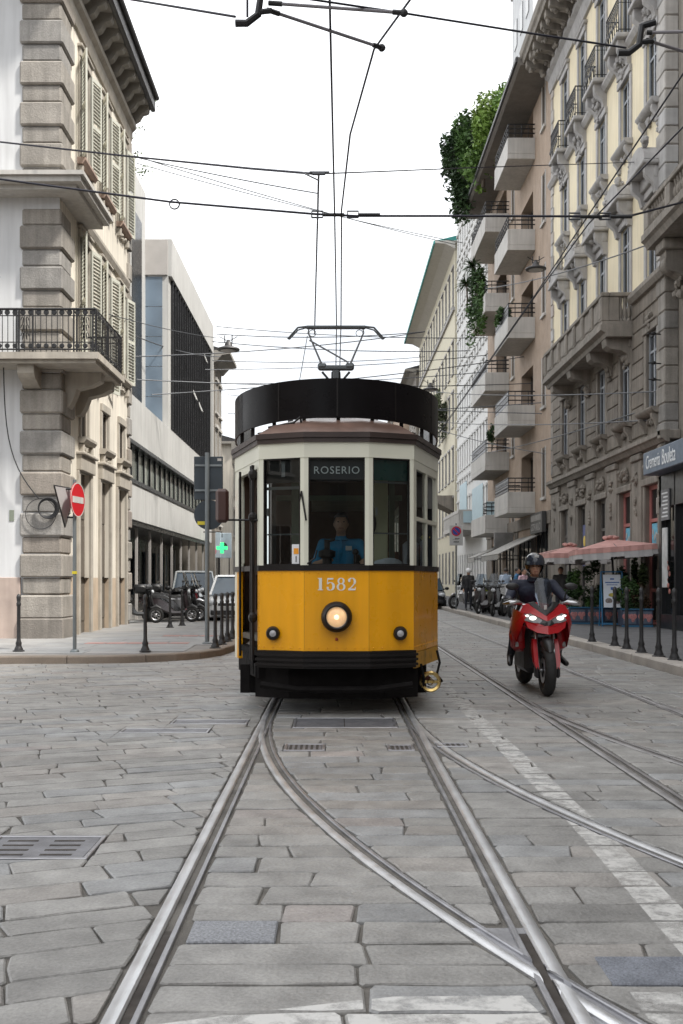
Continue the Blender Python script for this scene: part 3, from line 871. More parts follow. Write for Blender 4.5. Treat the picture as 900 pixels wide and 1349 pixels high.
# quoin stones
z = .55; i = 0
def quoin(u0, z0, z1, o, uw, deep):
    m = MB(); m.tint = rgbv(1.0)
    m.box(u0, -6.0 + o, 23.2 - o, 23.2 + deep, z0, z1, .035); m.tint = None
    ob('quoin_stone', m, M_QUOIN, LB, world=True)
m = MB(); m.tint = (.8, .78, .76); m.box(-6.9, -5.9, 23.1, 24.25, 0, .56, .03); ob('quoin_stone', m, M_QUOIN, LB, world=True)
while z < 15.0:
    h = .52 if i % 2 == 0 else .375
    if not (9.75 < z + h / 2 < 10.2):
        if i % 2 == 0: quoin(-6.86, z + .006, z + h - .006, .085, .86, 1.02)
        else: quoin(-6.82, z + .006, z + h - .006, .035, .8, .86)
    z += h; i += 1
z = .2; i = 0
while z < 14.3:
    h = .52 if i % 2 == 0 else .375
    m = MB(); m.tint = rgbv(.95); FS.box(m, 30.62 if i % 2 == 0 else 30.74, 31.02, -.1, .09 if i % 2 == 0 else .04, z + .01, z + h - .01, .03)
    ob('quoin_stone', m, M_QUOIN, LB, world=True); z += h; i += 1
# windows and doors
for o in ops:
    a, b, z0, z1, kind = o; c = (a + b) / 2; W = b - a
    if kind == 'door':
        m = MB(); FS.box(m, a, b, -.2, -.11, z0, z1)
        for k in range(2):
            for (q0, q1) in ((.3, 1.2), (1.35, 2.6), (2.75, 3.6)):
                u0 = a + .08 + k * W / 2; FS.box(m, u0, u0 + W / 2 - .14, -.11, -.09, z0 + q0, z0 + q1, .01)
        d = ob('door', m, M_DOORB, LB, world=True)
        s = MB(); FS.box(s, a - .16, a - .002, -.05, .07, z0, z1, .012); FS.box(s, b + .002, b + .16, -.05, .07, z0, z1, .012)
        FS.box(s, a - .16, b + .16, -.05, .13, z1, z1 + .36, .015); FS.box(s, a - .2, b + .2, -.05, .2, z1 + .362, z1 + .44, .02)
        ob('surround', s, M_TRIMC, d, world=True)
        continue
    wn = window(FS, LB, a, b, z0, z1, .09, M_WOODB, bars=1 if kind != 'small' else 0, trans=() if kind == 'small' else (z1 - .6,))
    s = MB(); t = .13
    FS.box(s, a - t, a - .002, -.04, .05, z0, z1, .01); FS.box(s, b + .002, b + t, -.04, .05, z0, z1, .01); FS.box(s, a - t, b + t, -.04, .075, z1, z1 + .2, .01)
    if kind == 'second' or kind == 'first': FS.box(s, a - t - .05, b + t + .05, -.04, .12, z1 + .202, z1 + .28, .015)
    ob('surround', s, M_TRIMC, wn, world=True)
    if kind in ('small', 'second') or c > 29:
        s = MB(); FS.profile(s, [(-.03, z0 - .14), (.14, z0 - .14), (.2, z0 - .06), (.2, z0), (-.03, z0)], a - .2, b + .2)
        ob('sill', s, M_TRIMC if kind != 'second' else mat('terracotta_sill', (.32, .235, .195), .8, var=.15), wn, world=True)
        s = MB()
        for q in (a - .08, b + .08): FS.box(s, q - .06, q + .06, -.02, .13, z0 - .40, z0 - .142, .03)
        s.rough(FS.p((a + b) / 2, .05, z0 - .27), (.03, (b - a) * .4, .06), 9, .055)
        ob('ornament', s, M_TRIMC, wn, world=True)
    if kind in ('first', 'second'):
        for sd, th in ((-1, radians(24)), (1, radians(14))):
            # louvred leaf hinged at the jamb, standing a little off the wall
            s = MB(); lw = .52; u_ = a - .02 if sd < 0 else b + .02
            d = Vector((sin(th), sd * cos(th), 0)); n_ = Vector((cos(th), -sd * sin(th), 0))
            s.M = Matrix(((d.x, n_.x, 0, -6.0 + .06), (d.y, n_.y, 0, u_), (0, 0, 1, 0), (0, 0, 0, 1)))
            s.box(0, .06, 0, .04, z0, z1); s.box(lw - .06, lw, 0, .04, z0, z1)
            for zz in (z0, (z0 + z1) / 2 - .04, z1 - .09): s.box(.061, lw - .061, 0, .038, zz, zz + .09)
            zz = z0 + .1
            while zz < z1 - .12:
                if abs(zz - (z0 + z1) / 2) > .07:
                    v = [(.06, .004, zz + .0), (.06, .036, zz + .036), (lw - .06, .036, zz + .036), (lw - .06, .004, zz)]; v2 = [(p[0], p[1], p[2] + .014) for p in v]
                    s.add(v + v2, [(0, 1, 2, 3), (7, 6, 5, 4), (0, 4, 5, 1), (1, 5, 6, 2), (2, 6, 7, 3), (3, 7, 4, 0)])
                zz += .088
            s.M = None
            ob('shutter', s, M_SHUT, wn, world=True)
# string course slab with corner, cornice, brackets
m = MB(); m.prism([(-14, 22.52), (-5.38, 22.52), (-5.38, 25.4), (-6, 25.4), (-6, 23.2), (-14, 23.2)], 9.85, 9.97)
m.prism([(-14, 22.7), (-5.52, 22.7), (-5.52, 25.3), (-6, 25.3), (-6, 23.2), (-14, 23.2)], 9.74, 9.849)
m.prism([(-14, 22.45), (-5.31, 22.45), (-5.31, 25.46), (-6, 25.46), (-6, 23.2), (-14, 23.2)], 9.971, 10.06)
ob('ledge', m, M_CONC, LB, world=True)
m = MB(); FS.profile(m, [(0, 9.78), (.07, 9.78), (.12, 9.9), (.12, 9.98), (0, 9.98)], 25.47, 30.6); ob('string_course', m, M_TRIMC, LB, world=True)
m = MB(); FS.profile(m, [(0, 14.15), (.06, 14.15), (.1, 14.3), (.1, 14.45), (.2, 14.55), (.2, 14.7), (0, 14.7)], 23.0, 31.05); ob('frieze_moulding', m, M_TRIMC, LB, world=True)
m = MB(); m.prism([(-14, 22.35), (-5.36, 22.35), (-5.36, 31.25), (-14, 31.25)], 15.2, 15.32)
ob('eaves_soffit', m, M_SOFF, LB, world=True)
m = MB()
for a, b, c, d in ((-14, -5.28, 22.2, 22.36), (-5.42, -5.28, 22.362, 31.35)):
    m.box(a, b, c, d, 15.18, 15.62, .03)
m.tube([(-5.24, 22.1, 15.6), (-5.24, 31.35, 15.6)], .075, 8)
m.add([(-14, 22.2, 15.6), (-5.31, 22.3, 15.6), (-5.31, 31.3, 15.6), (-14, 31.3, 15.6), (-9.5, 26.8, 17.4), (-14, 26.8, 17.4)], [(0, 1, 4, 5), (1, 2, 4), (2, 3, 5, 4)])
ob('roof', m, M_LEAD, LB, world=True)
yb_ = 23.0
while yb_ < 31.0:
    m = MB()
    FS.profile(m, [(.0, 14.72), (.14, 14.72), (.3, 14.82), (.4, 14.98), (.54, 15.02), (.58, 15.08), (.58, 15.198), (0, 15.198)], yb_, yb_ + .24)
    ob('eaves_bracket', m, M_SOFF, LB, world=True); yb_ += .72
# corner balcony
bl = MB()
def wrap(mb, o1, y0, y1, z0, z1):   # slab around the corner
    mb.prism([(-14, y0), (-6 + o1, y0), (-6 + o1, y1), (-6, y1), (-6, 23.2), (-14, 23.2)], z0, z1)
wrap(bl, 1.02, 22.38, 25.2, 6.06, 6.2); wrap(bl, .95, 22.46, 25.14, 5.98, 6.058)
BAL = ob('balcony', bl, M_TRIMC, LB, world=True)
r = MB()
pts = [(-14, 22.46), (-5.05, 22.46), (-5.05, 25.1), (-5.98, 25.1)]
for zz, rr in ((7.12, .026), (6.98, .012), (6.42, .012), (6.27, .018)): r.tube([(*p, zz) for p in pts], rr, 6)
def run(ax, a, b, fix):
    n = int(abs(b - a) / .115)
    for k in range(n + 1):
        t = a + (b - a) * k / n
        p = (t, fix) if ax == 'x' else (fix, t)
        r.tube([(*p, 6.2), (*p, 7.12)], .009 if k % 10 else .022, 5, False)
run('x', -9.0, -5.05, 22.46); run('y', 22.46, 25.1, -5.05); run('x', -5.05, -5.98, 25.1)
ob('railing', r, M_IRON, BAL, world=True)
r = MB()
for cx in (-7.7, -6.55, -5.28):
    for zc in (6.55, 6.72, 6.88):
        for sx in (-1, 1):
            pp = [(cx + sx * (.03 + .055 * (1 - q / 9) * (1 + cos(q * .9)) * .5), 22.46, zc + .075 * sin(q * .8)) for q in range(10)]
            r.tube(pp, .011, 5)
    r.tube([(cx - .17, 22.46, 6.2), (cx - .17, 22.46, 7.12)], .02, 6); r.tube([(cx + .17, 22.46, 6.2), (cx + .17, 22.46, 7.12)], .02, 6)
for k in range(24):
    cx = -8.9 + k * .165
    r.lathe([(.045, -.008), (.06, 0), (.045, .008)], 10, (cx, 22.46, 7.05), 'y'); r.lathe([(.04, -.008), (.055, 0), (.04, .008)], 10, (cx, 22.46, 6.345), 'y')
for k in range(15):
    cy = 22.6 + k * .17
    r.lathe([(.045, -.008), (.06, 0), (.045, .008)], 8, (-5.05, cy, 7.05), 'x'); r.lathe([(.04, -.008), (.055, 0), (.04, .008)], 8, (-5.05, cy, 6.345), 'x')
ob('scroll_ornament', r, M_IRON, BAL, world=True)
for (a, b) in ((23.5, 23.85), (24.6, 24.95)):
    s = MB(); FS.profile(s, [(0, 5.2), (.12, 5.22), (.22, 5.4), (.3, 5.62), (.62, 5.7), (.82, 5.8), (.84, 5.975), (0, 5.975)], a, b); ob('console', s, M_TRIMC, BAL, world=True)
for (a, b) in ((-6.75, -6.4), (-8.2, -7.85)):
    s = MB(); FF.profile(s, [(0, 5.55), (.2, 5.6), (.5, 5.72), (.6, 5.8), (.62, 5.975), (0, 5.975)], a, b); ob('console', s, M_TRIMC, BAL, world=True)
s = MB(); FF.box(s, -7.1, -7.0, -.02, .012, 2.68, 2.92); ob('number_plaque', s, mat('green_grey_plaque', (.22, .25, .2), .6, var=.2), LB, world=True)

# cables coiled on the corner and the drooping lead
t = thing('cable_coil', 'loops of dark cable coiled on the quoins behind the no entry sign', 'cable', (-6.15, 22.95, 2.95))
m = MB()
for k, rr in enumerate((.22, .20, .185, .33)):
    c = Vector((-.02 * k - .05 + (-.12 if k == 3 else 0), .08 + .012 * k, .0 - (.12 if k == 3 else 0)))
    m.tube([(c.x + rr * cos(a * .21), c.y, c.z + rr * sin(a * .21)) for a in range(31)], .018 if k < 3 else .008, 6, False)
ob('coil', m, M_IRON, t)
m = MB(); a = Vector((-7.0 + 6, -.0, 3.05)); b = Vector((-.25, .05, .2))
m.tube([(a.x, a.y + .1, a.z + .1)] + [tuple(a.lerp(b, k / 12) + Vector((-.22 * sin(pi * k / 12), 0, -.35 * sin(pi * k / 12)))) for k in range(13)], .013, 5)
ob('lead', m, M_IRON, t)

# ================================================================== MODERN WHITE BUILDING beyond
FM = Fac('x', -6.2, 1)
MO = thing('modern_building', 'white modern office block with strip window and black ribbed glass upper storey', 'building', (-6.2, 31, .11))
m = MB()
m.box(-14, -6.2, 31.03, 53.3, 5.68, 7.07); m.box(-14, -6.2, 31.03, 53.3, 3.24, 4.49); m.box(-14, -6.7, 31.04, 53.28, 4.49, 5.68)
ob('podium', m, M_WHITEPAN, MO, world=True)
for k in range(7):
    y0 = 31.03 + k * 3.18
    m = MB(); FM.box(m, y0 + .012, y0 + 3.168, -.02, .025, 5.69, 7.06, .006); ob('panel', m, M_WHITEPAN, MO, world=True)
    m = MB(); FM.box(m, y0 + .012, y0 + 3.168, -.02, .025, 3.25, 4.48, .006); ob('panel', m, M_WHITEPAN, MO, world=True)
MSW = mat('strip_window', (.22, .24, .22), .15, var=.5, scale=.9, spec=.6)
k = 0; y0 = 31.05
while y0 < 53:
    m = MB(); FM.box(m, y0 + .03, y0 + 1.05, -.22, -.2, 4.55, 5.62); ob('pane', m, MSW, MO, world=True)
    m = MB(); FM.box(m, y0 + 1.05, y0 + 1.11, -.25, -.14, 4.49, 5.68); ob('mullion', m, M_DARKP, MO, world=True); y0 += 1.11
m = MB(); FM.box(m, 31.03, 53.3, -.1, .06, 4.36, 4.488); FM.box(m, 31.03, 53.3, -.3, .05, 5.56, 5.678); ob('strip_frame', m, M_DARKP, MO, world=True)
m = MB(); m.box(-14, -8.2, 31.05, 53.2, 0, 3.24); m.box(-8.2, -6.25, 31.05, 53.2, 3.1, 3.235); ob('arcade_wall', m, M_DARKP, MO, world=True)
for k in range(9):
    y0 = 32.2 + k * 2.5
    m = MB(); m.box(-6.52, -6.44, y0, y0 + .08, .1, 3.1); ob('column', m, M_GREYPAN, MO, world=True)
    m = MB(); m.box(-8.19, -8.1, y0 + .9, y0 + 1.6, .8, 2.6); w_ = ob('shop_window', m, M_BLUEG, MO, world=True)
    m = MB(); m.box(-8.1, -8.05, y0 + .8, y0 + .9, .4, 2.9); m.box(-8.1, -8.05, y0 + 1.6, y0 + 1.7, .4, 2.9); m.box(-8.1, -8.05, y0 + .9, y0 + 1.6, 1.25, 1.35); ob('frame', m, M_GREYPAN, w_, world=True)
# upper volumes
m = MB(); m.box(-14, -7.05, 31.03, 39.62, 7.07, 15.8); ob('upper_wall', m, M_WHITEPAN, MO, world=True)
FA = Fac('x', -7.05, 1)
for y0, y1, z1 in ((36.9, 38.75, 14.4), (33.2, 35.6, 14.4)):
    m = MB(); FA.box(m, y0, y1, -.2, .02, 7.4, z1); ob('dark_window', m, M_DARKP, MO, world=True)
m = MB(); m.box(-14, -6.07, 39.6, 53.3, 12.72, 14.1); m.box(-6.95, -6.2, 39.6, 40.2, 7.07, 12.72); m.box(-6.8, -6.07, 52.9, 53.3, 7.07, 12.72); m.box(-14, -7.05, 39.625, 53.28, 7.07, 12.72)
ob('upper_frame', m, M_WHITEPAN, MO, world=True)
m = MB(); m.box(-14, -6.22, 39.52, 39.6, 12.75, 14.05); ob('grey_panel', m, M_GREYPAN, MO, world=True)
for k in range(5):
    m = MB(); z0 = 7.1 + k * 1.12; m.box(-7.06, -6.42, 39.58, 39.66, z0 + .012, z0 + 1.11); ob('glass_panel', m, M_BLUEG, MO, world=True)
k = 0; y0 = 40.22
while y0 < 52.8:
    m = MB(); FM.box(m, y0 + .01, y0 + .62, -.4, -.02 - (.05 if k % 2 else 0), 7.1, 12.7); p = ob('ribbed_panel', m, M_DARKP, MO, world=True)
    m = MB(); FM.box(m, y0 - .03, y0 + .009, -.2, .1, 7.1, 12.7); ob('fin', m, M_IRON, p, world=True)
    if k in (9, 12, 15):
        m = MB(); z0 = {9: 9.2, 12: 9.0, 15: 11.6}[k]
        m.add([FM.p(y0 + .1, .0, z0 + .5), FM.p(y0 + .5, .0, z0 + .5), FM.p(y0 + .5, .2, z0), FM.p(y0 + .1, .2, z0)] + [FM.p(y0 + .1, .03, z0 + .52), FM.p(y0 + .5, .03, z0 + .52), FM.p(y0 + .5, .23, z0 + .02), FM.p(y0 + .1, .23, z0 + .02)],
              [(0, 1, 2, 3), (4, 5, 6, 7), (0, 1, 5, 4), (1, 2, 6, 5), (2, 3, 7, 6), (3, 0, 4, 7)])
        ob('open_vent_window', m, M_WHITEPAN, p, world=True)
    y0 += .63; k += 1

# ================================================================== generic far blocks
def far_block(name, label, F, back, u0, u1, H, wallm, rows, ncol, wcol, trim=M_CONC, eave=.6, eave_m=M_SOFF, balc=None, roofm=M_LEAD, base=None):
    c = F.p(u0, 0, .1); t = thing(name, label, 'building', c)
    cols = [u0 + (u1 - u0) * (i + .5) / ncol for i in range(ncol)]
    ops = [(c - wcol / 2, c + wcol / 2, a, b) for c in cols for a, b in rows]
    m = MB(); F.wall(m, u0, u1, 0, H, ops, .25, back); ob('wall', m, wallm, t, world=True)
    for o in ops:
        wn = window(F, t, *o, .07, trim, bars=1, fw=.07)
        if o[2] > 1.5:
            s = MB(); F.box(s, o[0] - .1, o[1] + .1, -.02, .1, o[2] - .1, o[2] - .002); ob('sill', s, trim, wn, world=True)
            s = MB(); F.box(s, o[0] - .12, o[1] + .12, -.02, .09, o[3] + .002, o[3] + .16); ob('lintel', s, trim, wn, world=True)
    m = MB(); F.profile(m, [(0, H - .5), (.1, H - .45), (eave * .5, H - .12), (eave, H - .05), (eave, H + .12), (-back, H + .12), (-back, H - .02), (0, H - .02)], u0 - .25, u1 + .25)
    ob('cornice', m, eave_m, t, world=True)
    m = MB(); F.profile(m, [(eave - .05, H + .121), (-back * .5, H + 1.6), (-back, H + .121)], u0 - .2, u1 + .2); ob('roof', m, roofm, t, world=True)
    return t
FL3 = Fac('x', -6.1, 1)
far_block('old_palazzo', 'dark old palazzo with projecting cornice just past the modern block', FL3, 9, 54.0, 57.3, 12.9, M_GREYST, [(1, 3.2), (4.3, 6.3), (7.4, 9.2), (10.0, 11.6)], 2, 1.0, eave=.8)
far_block('far_palazzo', 'tall pale palazzo far down the street beside the tram mirror', Fac('x', -6.2, 1), 9, 64, 105, 9.6, M_STUC_C, [(1, 3.2), (4.1, 5.7), (6.6, 8.4)], 12, 1.2, eave=.8)
far_block('far_terrace', 'far grey terrace closing the street on the modern block side', Fac('x', -6.0, 1), 9, 106, 170, 11, M_GREYST, [(1, 3.2), (4.3, 6.3), (7.4, 9.2)], 14, 1.3, eave=.8)

# ================================================================== YELLOW PALAZZO on the right (X = 9)
FR = Fac('x', 9.0, -1)
YB = thing('yellow_palazzo', 'yellow stucco palazzo with grey carved stone lower storeys and balustrade balcony', 'building', (9, 28.8, .12))
cols = [41.45, 38.6, 35.75, 32.85, 30.1]
U0, U1 = 28.8, 44.0
opg = [(c - .62, c + .62, .13, 4.1) for c in cols]
op1 = [(c - .5, c + .5, 6.2, 8.45) for c in cols]
opA = [(c - .5, c + .5, 9.76, 12.3) for c in cols]
opB = [(c - .5, c + .5, 14.75, 16.8) for c in cols]
opC = [(c - .5, c + .5, 17.95, 21.0) for c in cols]
m = MB(); FR.wall(m, U0, U1, 0, 9.75, opg + op1, .4); m.quad((9, U0, 0), (17, U0, 0), (17, U0, 22.3), (9, U0, 22.3)); ob('stone_wall', m, M_GREYST_D, YB, world=True)
m = MB(); FR.wall(m, U0, U1, 9.75, 22.3, opA + opB + opC, .4); ob('stucco_wall', m, M_YELS, YB, world=True)
m = MB(); FR.profile(m, [(0, 5.12), (.12, 5.14), (.2, 5.26), (.26, 5.3), (.26, 5.42), (0, 5.46)], U0 - .26, U1); m.box(8.74, 9.3, U0 - .262, U0 - .002, 5.2, 5.44, .02); ob('ground_cornice', m, M_GREYST, YB, world=True)
m = MB(); FR.profile(m, [(0, 9.62), (.14, 9.64), (.22, 9.78), (.22, 9.9), (0, 9.95)], U0 - .2, 31.88); ob('string_course', m, M_GREYST, YB, world=True)
m = MB(); FR.profile(m, [(0, 17.5), (.1, 17.52), (.2, 17.66), (.2, 17.74), (0, 17.8)], U0, U1); ob('string_course', m, M_SURR, YB, world=True)
# ashlar courses of the first floor
zs = 5.6; k = 0
edges = [U0] + [q for c in sorted(cols) for q in (c - .78, c + .78)] + [U1]
while zs < 9.3:
    for i in range(0, len(edges), 2):
        if zs > 8.75: a, b = (U0, U1) if i == 0 else (None, None)
        else: a, b = edges[i], edges[i + 1]
        if a is None: continue
        m = MB(); FR.box(m, a + .01, b - .01, -.02, .045, zs + .012, zs + .438, .02); ob('stone_course', m, M_GREYST_D, YB, world=True)
    zs += .45; k += 1
# ground floor piers, panels and carved heads
for i in range(6):
    s = sorted(cols)
    a = U0 if i == 0 else s[i - 1] + .8; b = U1 if i == 5 else s[i] - .8
    m = MB(); FR.box(m, a + .05, b - .05, -.02, .1, .12, .9, .02); FR.box(m, a + .08, b - .08, -.02, .07, .92, 4.9, .02); FR.box(m, a + .05, b - .05, -.02, .13, 4.9, 5.1, .03); ob('pier', m, M_GREYST, YB, world=True)
    u = (a + b) / 2
    m = MB(); m.rough(FR.p(u, .09, 3.6), (.02, .06, .25), 8, .06); ob('carving', m, M_GREYST, YB, world=True)
    m = MB(); m.rough(FR.p(u, .09, 4.4), (.03, .16, .16), 10, .07); ob('carving', m, M_GREYST, YB, world=True)
M_PINKD = mat('pink_shop_door', (.42, .16, .15), .5, var=.1)
M_GREYD = mat('grey_shop_door', (.13, .12, .11), .5, var=.15)
for i, o in enumerate(opg):
    c = (o[0] + o[1]) / 2
    mf = M_PINKD if i >= 3 else M_GREYD
    wn = window(FR, YB, *o, .16, mf, bars=1 if i not in (3, 4) else 0, trans=(3.1, 1.1), fw=.12, name='shop_door', glassm=GLASS_D[0] if i != 0 else mat('grey_shutter', (.16, .155, .15), .6))
    s = MB(); FR.box(s, o[0] - .17, o[0] - .002, -.04, .05, .12, 4.1, .015); FR.box(s, o[1] + .002, o[1] + .17, -.04, .05, .12, 4.1, .015); FR.box(s, o[0] - .17, o[1] + .17, -.04, .1, 4.1, 4.3, .02)
    s.rough(FR.p(c, .06, 4.6), (.04, .5, .16), 16, .08)
    ob('surround', s, M_GREYST, wn, world=True)
    if i >= 3:
        m = MB(); FR.box(m, c - .38, c + .3, -.09, -.08, 2.3, 3.0); p = ob('poster', m, mat('blue_poster', (.12, .42, .6), .5, var=.35, scale=6), wn, world=True)
        m = MB()
        for q in range(4): m.ell(FR.p(c - .25 + q * .14, -.07, 2.5 + .12 * (q % 2) + .05 * q), .012, .06, .09, 8, 5)
        ob('print', m, M_WHITEPAN, p, world=True)
    if i == 1:
        m = MB(); FR.box(m, c - .3, c + .3, -.09, -.08, 1.9, 3.4); p = ob('poster', m, mat('dark_blue_poster', (.08, .1, .25), .5, var=.3), wn, world=True)
        m = MB(); m.ell(FR.p(c, -.07, 2.8), .012, .2, .2, 14, 8); ob('print', m, mat('yellow_print', (.7, .5, .08), .6), p, world=True)
M_WF = mat('window_frame_blue_grey', (.24, .26, .29), .5)
for o in op1 + opA + opB + opC:
    a, b, z0, z1 = o; c = (a + b) / 2
    wn = window(FR, YB, a, b, z0, z1, .11, M_WF, bars=1, trans=(z1 - .55,), fw=.09)
    mm = M_GREYST if z0 < 9 else M_SURR
    s = MB(); t = .22
    FR.box(s, a - t, a - .002, -.04, .045, z0, z1, .015); FR.box(s, b + .002, b + t, -.04, .045, z0, z1, .015); FR.box(s, a - t, b + t, -.04, .095, z1, z1 + .22, .015)
    ob('surround', s, mm, wn, world=True)
    orn = MB()
    if z0 in (6.2, 14.75):
        FR.profile(orn, [(-.02, z0 - .17), (.16, z0 - .16), (.27, z0 - .06), (.27, z0 - .002), (-.02, z0 - .002)], a - .3, b + .3)
        for q in (a - .1, b + .1):
            FR.profile(orn, [(0, z0 - .62), (.08, z0 - .6), (.12, z0 - .4), (.22, z0 - .28), (.22, z0 - .172), (0, z0 - .172)], q - .09, q + .09)
        orn.rough(FR.p(c, .06, z0 - .34), (.03, .3, .08), 9, .07)
        if z0 > 10:
            for q in (a - .16, b + .16): orn.rough(FR.p(q, .05, z0 - .8), (.02, .05, .2), 6, .05)
    if z0 == 14.75 or z0 == 6.2:   # keystone head and cartouche
        orn.rough(FR.p(c, .08, z1 + .3), (.04, .18, .2), 10, .075); FR.box(orn, a - .1, b + .1, -.02, .14, z1 + .222, z1 + .3, .02)
    if z0 == 9.76:                 # broken curved pediment with figure
        seg = [(a - .34, 13.0)] + [(c + (.86) * cos(pi - pi * q / 10), 13.0 + .55 * sin(pi * q / 10)) for q in range(11)] + [(b + .34, 13.0)]
        FR.prism(orn, [(u, zz) for u, zz in seg], -.02, .48)
        FR.box(orn, a - .36, b + .36, -.02, .52, 12.88, 12.998, .02); FR.box(orn, a - .26, b + .26, -.02, .2, 12.522, 12.878, .03)
        for sg in (-1, 1):
            u = c + sg * .645
            FR.profile(orn, [(0, 12.1), (.14, 12.15), (.2, 12.4), (.42, 12.6), (.44, 12.87), (0, 12.87)], u - .1, u + .1)
            orn.rough(FR.p(c + sg * .6, .38, 13.42), (.1, .14, .2), 9, .09)
        orn.rough(FR.p(c, .3, 13.1), (.14, .2, .4), 14, .1)
    if z0 == 17.95:
        for q in (-.5, .5): FR.profile(orn, [(0, 17.0), (.1, 17.04), (.16, 17.3), (.4, 17.48), (.42, 17.79), (0, 17.79)], c + q - .12, c + q + .12)
        FR.box(orn, a - .28, b + .28, -.02, .5, 17.8, 17.945, .02); orn.rough(FR.p(c, .16, 17.35), (.1, .3, .22), 14, .09); orn.rough(FR.p(c, .1, 16.95), (.05, .12, .2), 7, .06)
        FR.box(orn, a - .3, b + .3, -.02, .16, 21.222, 21.36, .03)
    if orn.f: ob('ornament', orn, mm, wn, world=True, smooth=50)
    if z0 == 17.95:
        r = MB()
        pl = [FR.p(a - .22, .0, 0)[:2], FR.p(a - .22, .42, 0)[:2], FR.p(b + .22, .42, 0)[:2], FR.p(b + .22, 0, 0)[:2]]
        for zz, rr in ((19.0, .025), (18.86, .012), (18.05, .016)): r.tube([(*p, zz) for p in pl], rr, 5)
        for q in range(13):
            u = a - .22 + (b - a + .44) * q / 12; x, y_, _ = FR.p(u, .42, 0)
            r.tube([(x, y_, 17.95), (x - (.06 if q % 2 else 0), y_, 18.3), (x, y_, 18.6), (x, y_, 19.0)], .013, 5, False)
            r.lathe([(.03, -.01), (.055, 0), (.03, .01)], 8, (x, y_, 18.75), 'x'); r.lathe([(.03, -.01), (.065, 0), (.03, .01)], 8, (x - .05, y_, 18.3), 'x')
        for q in range(3):
            x, y_, _ = FR.p(a - .22, .1 + q * .12, 0); r.tube([(x, y_, 17.95), (x, y_, 19)], .013, 5, False)
            x, y_, _ = FR.p(b + .22, .1 + q * .12, 0); r.tube([(x, y_, 17.95), (x, y_, 19)], .013, 5, False)
        ob('railing', r, M_IRON, wn, world=True)
# quoins at both ends
z = .2; i = 0
while z < 21.6:
    h = .5
    for u0, u1 in ((28.78, 29.55 if i % 2 == 0 else 29.35), (43.55 if i % 2 == 0 else 43.7, 44.0)):
        if z > 5.5 or u0 < 30:
            m = MB(); m.tint = rgbv(.95)
            if u0 < 30: m.box(8.93, 9.32, U0 - .03, u1, z + .012, z + h - .012, .025)
            else: FR.box(m, u0, u1, -.05, .06, z + .012, z + h - .012, .025)
            ob('quoin_stone', m, M_QUOIN if z < 9.5 else mat('lilac_quoin', (.42, .405, .39), .8, var=.12, streak=.15, bump=.2, bscale=40, tint=True), YB, world=True)
    z += h; i += 1
# top cornice with scroll brackets
m = MB(); FR.profile(m, [(0, 21.5), (.1, 21.5), (.16, 21.7), (.16, 22.0), (.3, 22.1), (.3, 22.28), (0, 22.28)], U0 - .1, U1); ob('frieze', m, M_SURR, YB, world=True)
m = MB(); FR.profile(m, [(-8, 22.75), (1.2, 22.75), (1.24, 22.9), (1.32, 22.98), (1.36, 23.2), (-8, 23.2)], U0 - .5, U1); ob('cornice', m, M_GREYST, YB, world=True)
u = U0
while u < U1:
    m = MB(); FR.profile(m, [(.0, 22.285), (.35, 22.29), (.5, 22.36), (.95, 22.42), (1.1, 22.5), (1.12, 22.745), (0, 22.745)], u, u + .32); m.rough(FR.p(u + .16, .9, 22.42), (.1, .1, .06), 4, .1); m.rough(FR.p(u + .16, .35, 22.3), (.1, .1, .08), 5, .1)
    ob('cornice_bracket', m, M_GREYST, YB, world=True, smooth=50); u += .78
# long balustrade balcony
B0, B1 = 31.95, 40.9
m = MB(); FR.profile(m, [(0, 8.72), (.82, 8.72), (.86, 8.84), (1.0, 8.92), (1.0, 9.08), (0, 9.08)], B0, B1)
BY = ob('balcony', m, M_GREYST, YB, world=True)
r = MB(); FR.box(r, B0 + .02, B1 - .02, .72, .98, 9.93, 10.06, .02); FR.box(r, B0 + .02, B0 + .26, .0, .719, 9.93, 10.06, .02); FR.box(r, B1 - .26, B1 - .02, .0, .719, 9.93, 10.06, .02)
FR.box(r, B0 + .05, B1 - .05, .76, .95, 9.081, 9.2); FR.box(r, B0 + .05, B0 + .22, 0, .759, 9.081, 9.2)
ob('handrail', r, M_GREYST, BY, world=True)
n = 7
for k in range(n + 1):
    u = B0 + .05 + (B1 - B0 - .45) * k / n
    m = MB(); FR.box(m, u, u + .36, .73, .97, 9.2, 9.929, .02); FR.box(m, u + .06, u + .3, .96, .985, 9.28, 9.85, .01); ob('pedestal', m, M_GREYST, BY, world=True)
    if k < n:
        m = MB(); FR.box(m, u + .362, u + (B1 - B0 - .45) / n - .002, .8, .9, 9.2, 9.928); FR.box(m, u + .45, u + (B1 - B0 - .45) / n - .09, .895, .93, 9.3, 9.83, .02); ob('panel', m, M_GREYST, BY, world=True)
m = MB(); FR.box(m, B0 + .05, B0 + .22, .42, .728, 9.2, 9.929, .02); FR.box(m, B0 + .05, B0 + .22, .0, .05, 9.2, 9.929, .02); ob('panel', m, M_GREYST, BY, world=True)
BALU = [(.055, 0), (.06, .05), (.035, .09), (.075, .24), (.06, .36), (.03, .5), (.05, .6), (.055, .728)]
for k in range(3):
    m = MB(); p = FR.p(B0 + .13, .12 + k * .125, 9.2); m.lathe(BALU, 8, p); ob('baluster', m, M_GREYST, BY, world=True, smooth=40)
for c in (32.2, 34.2, 37.1, 40.0):
    m = MB(); FR.profile(m, [(0, 7.95), (.1, 7.98), (.14, 8.25), (.3, 8.35), (.62, 8.4), (.76, 8.5), (.8, 8.715), (0, 8.715)], c, c + .5); m.rough(FR.p(c + .25, .15, 8.05), (.08, .16, .2), 9, .09); ob('console', m, M_GREYST, BY, world=True)
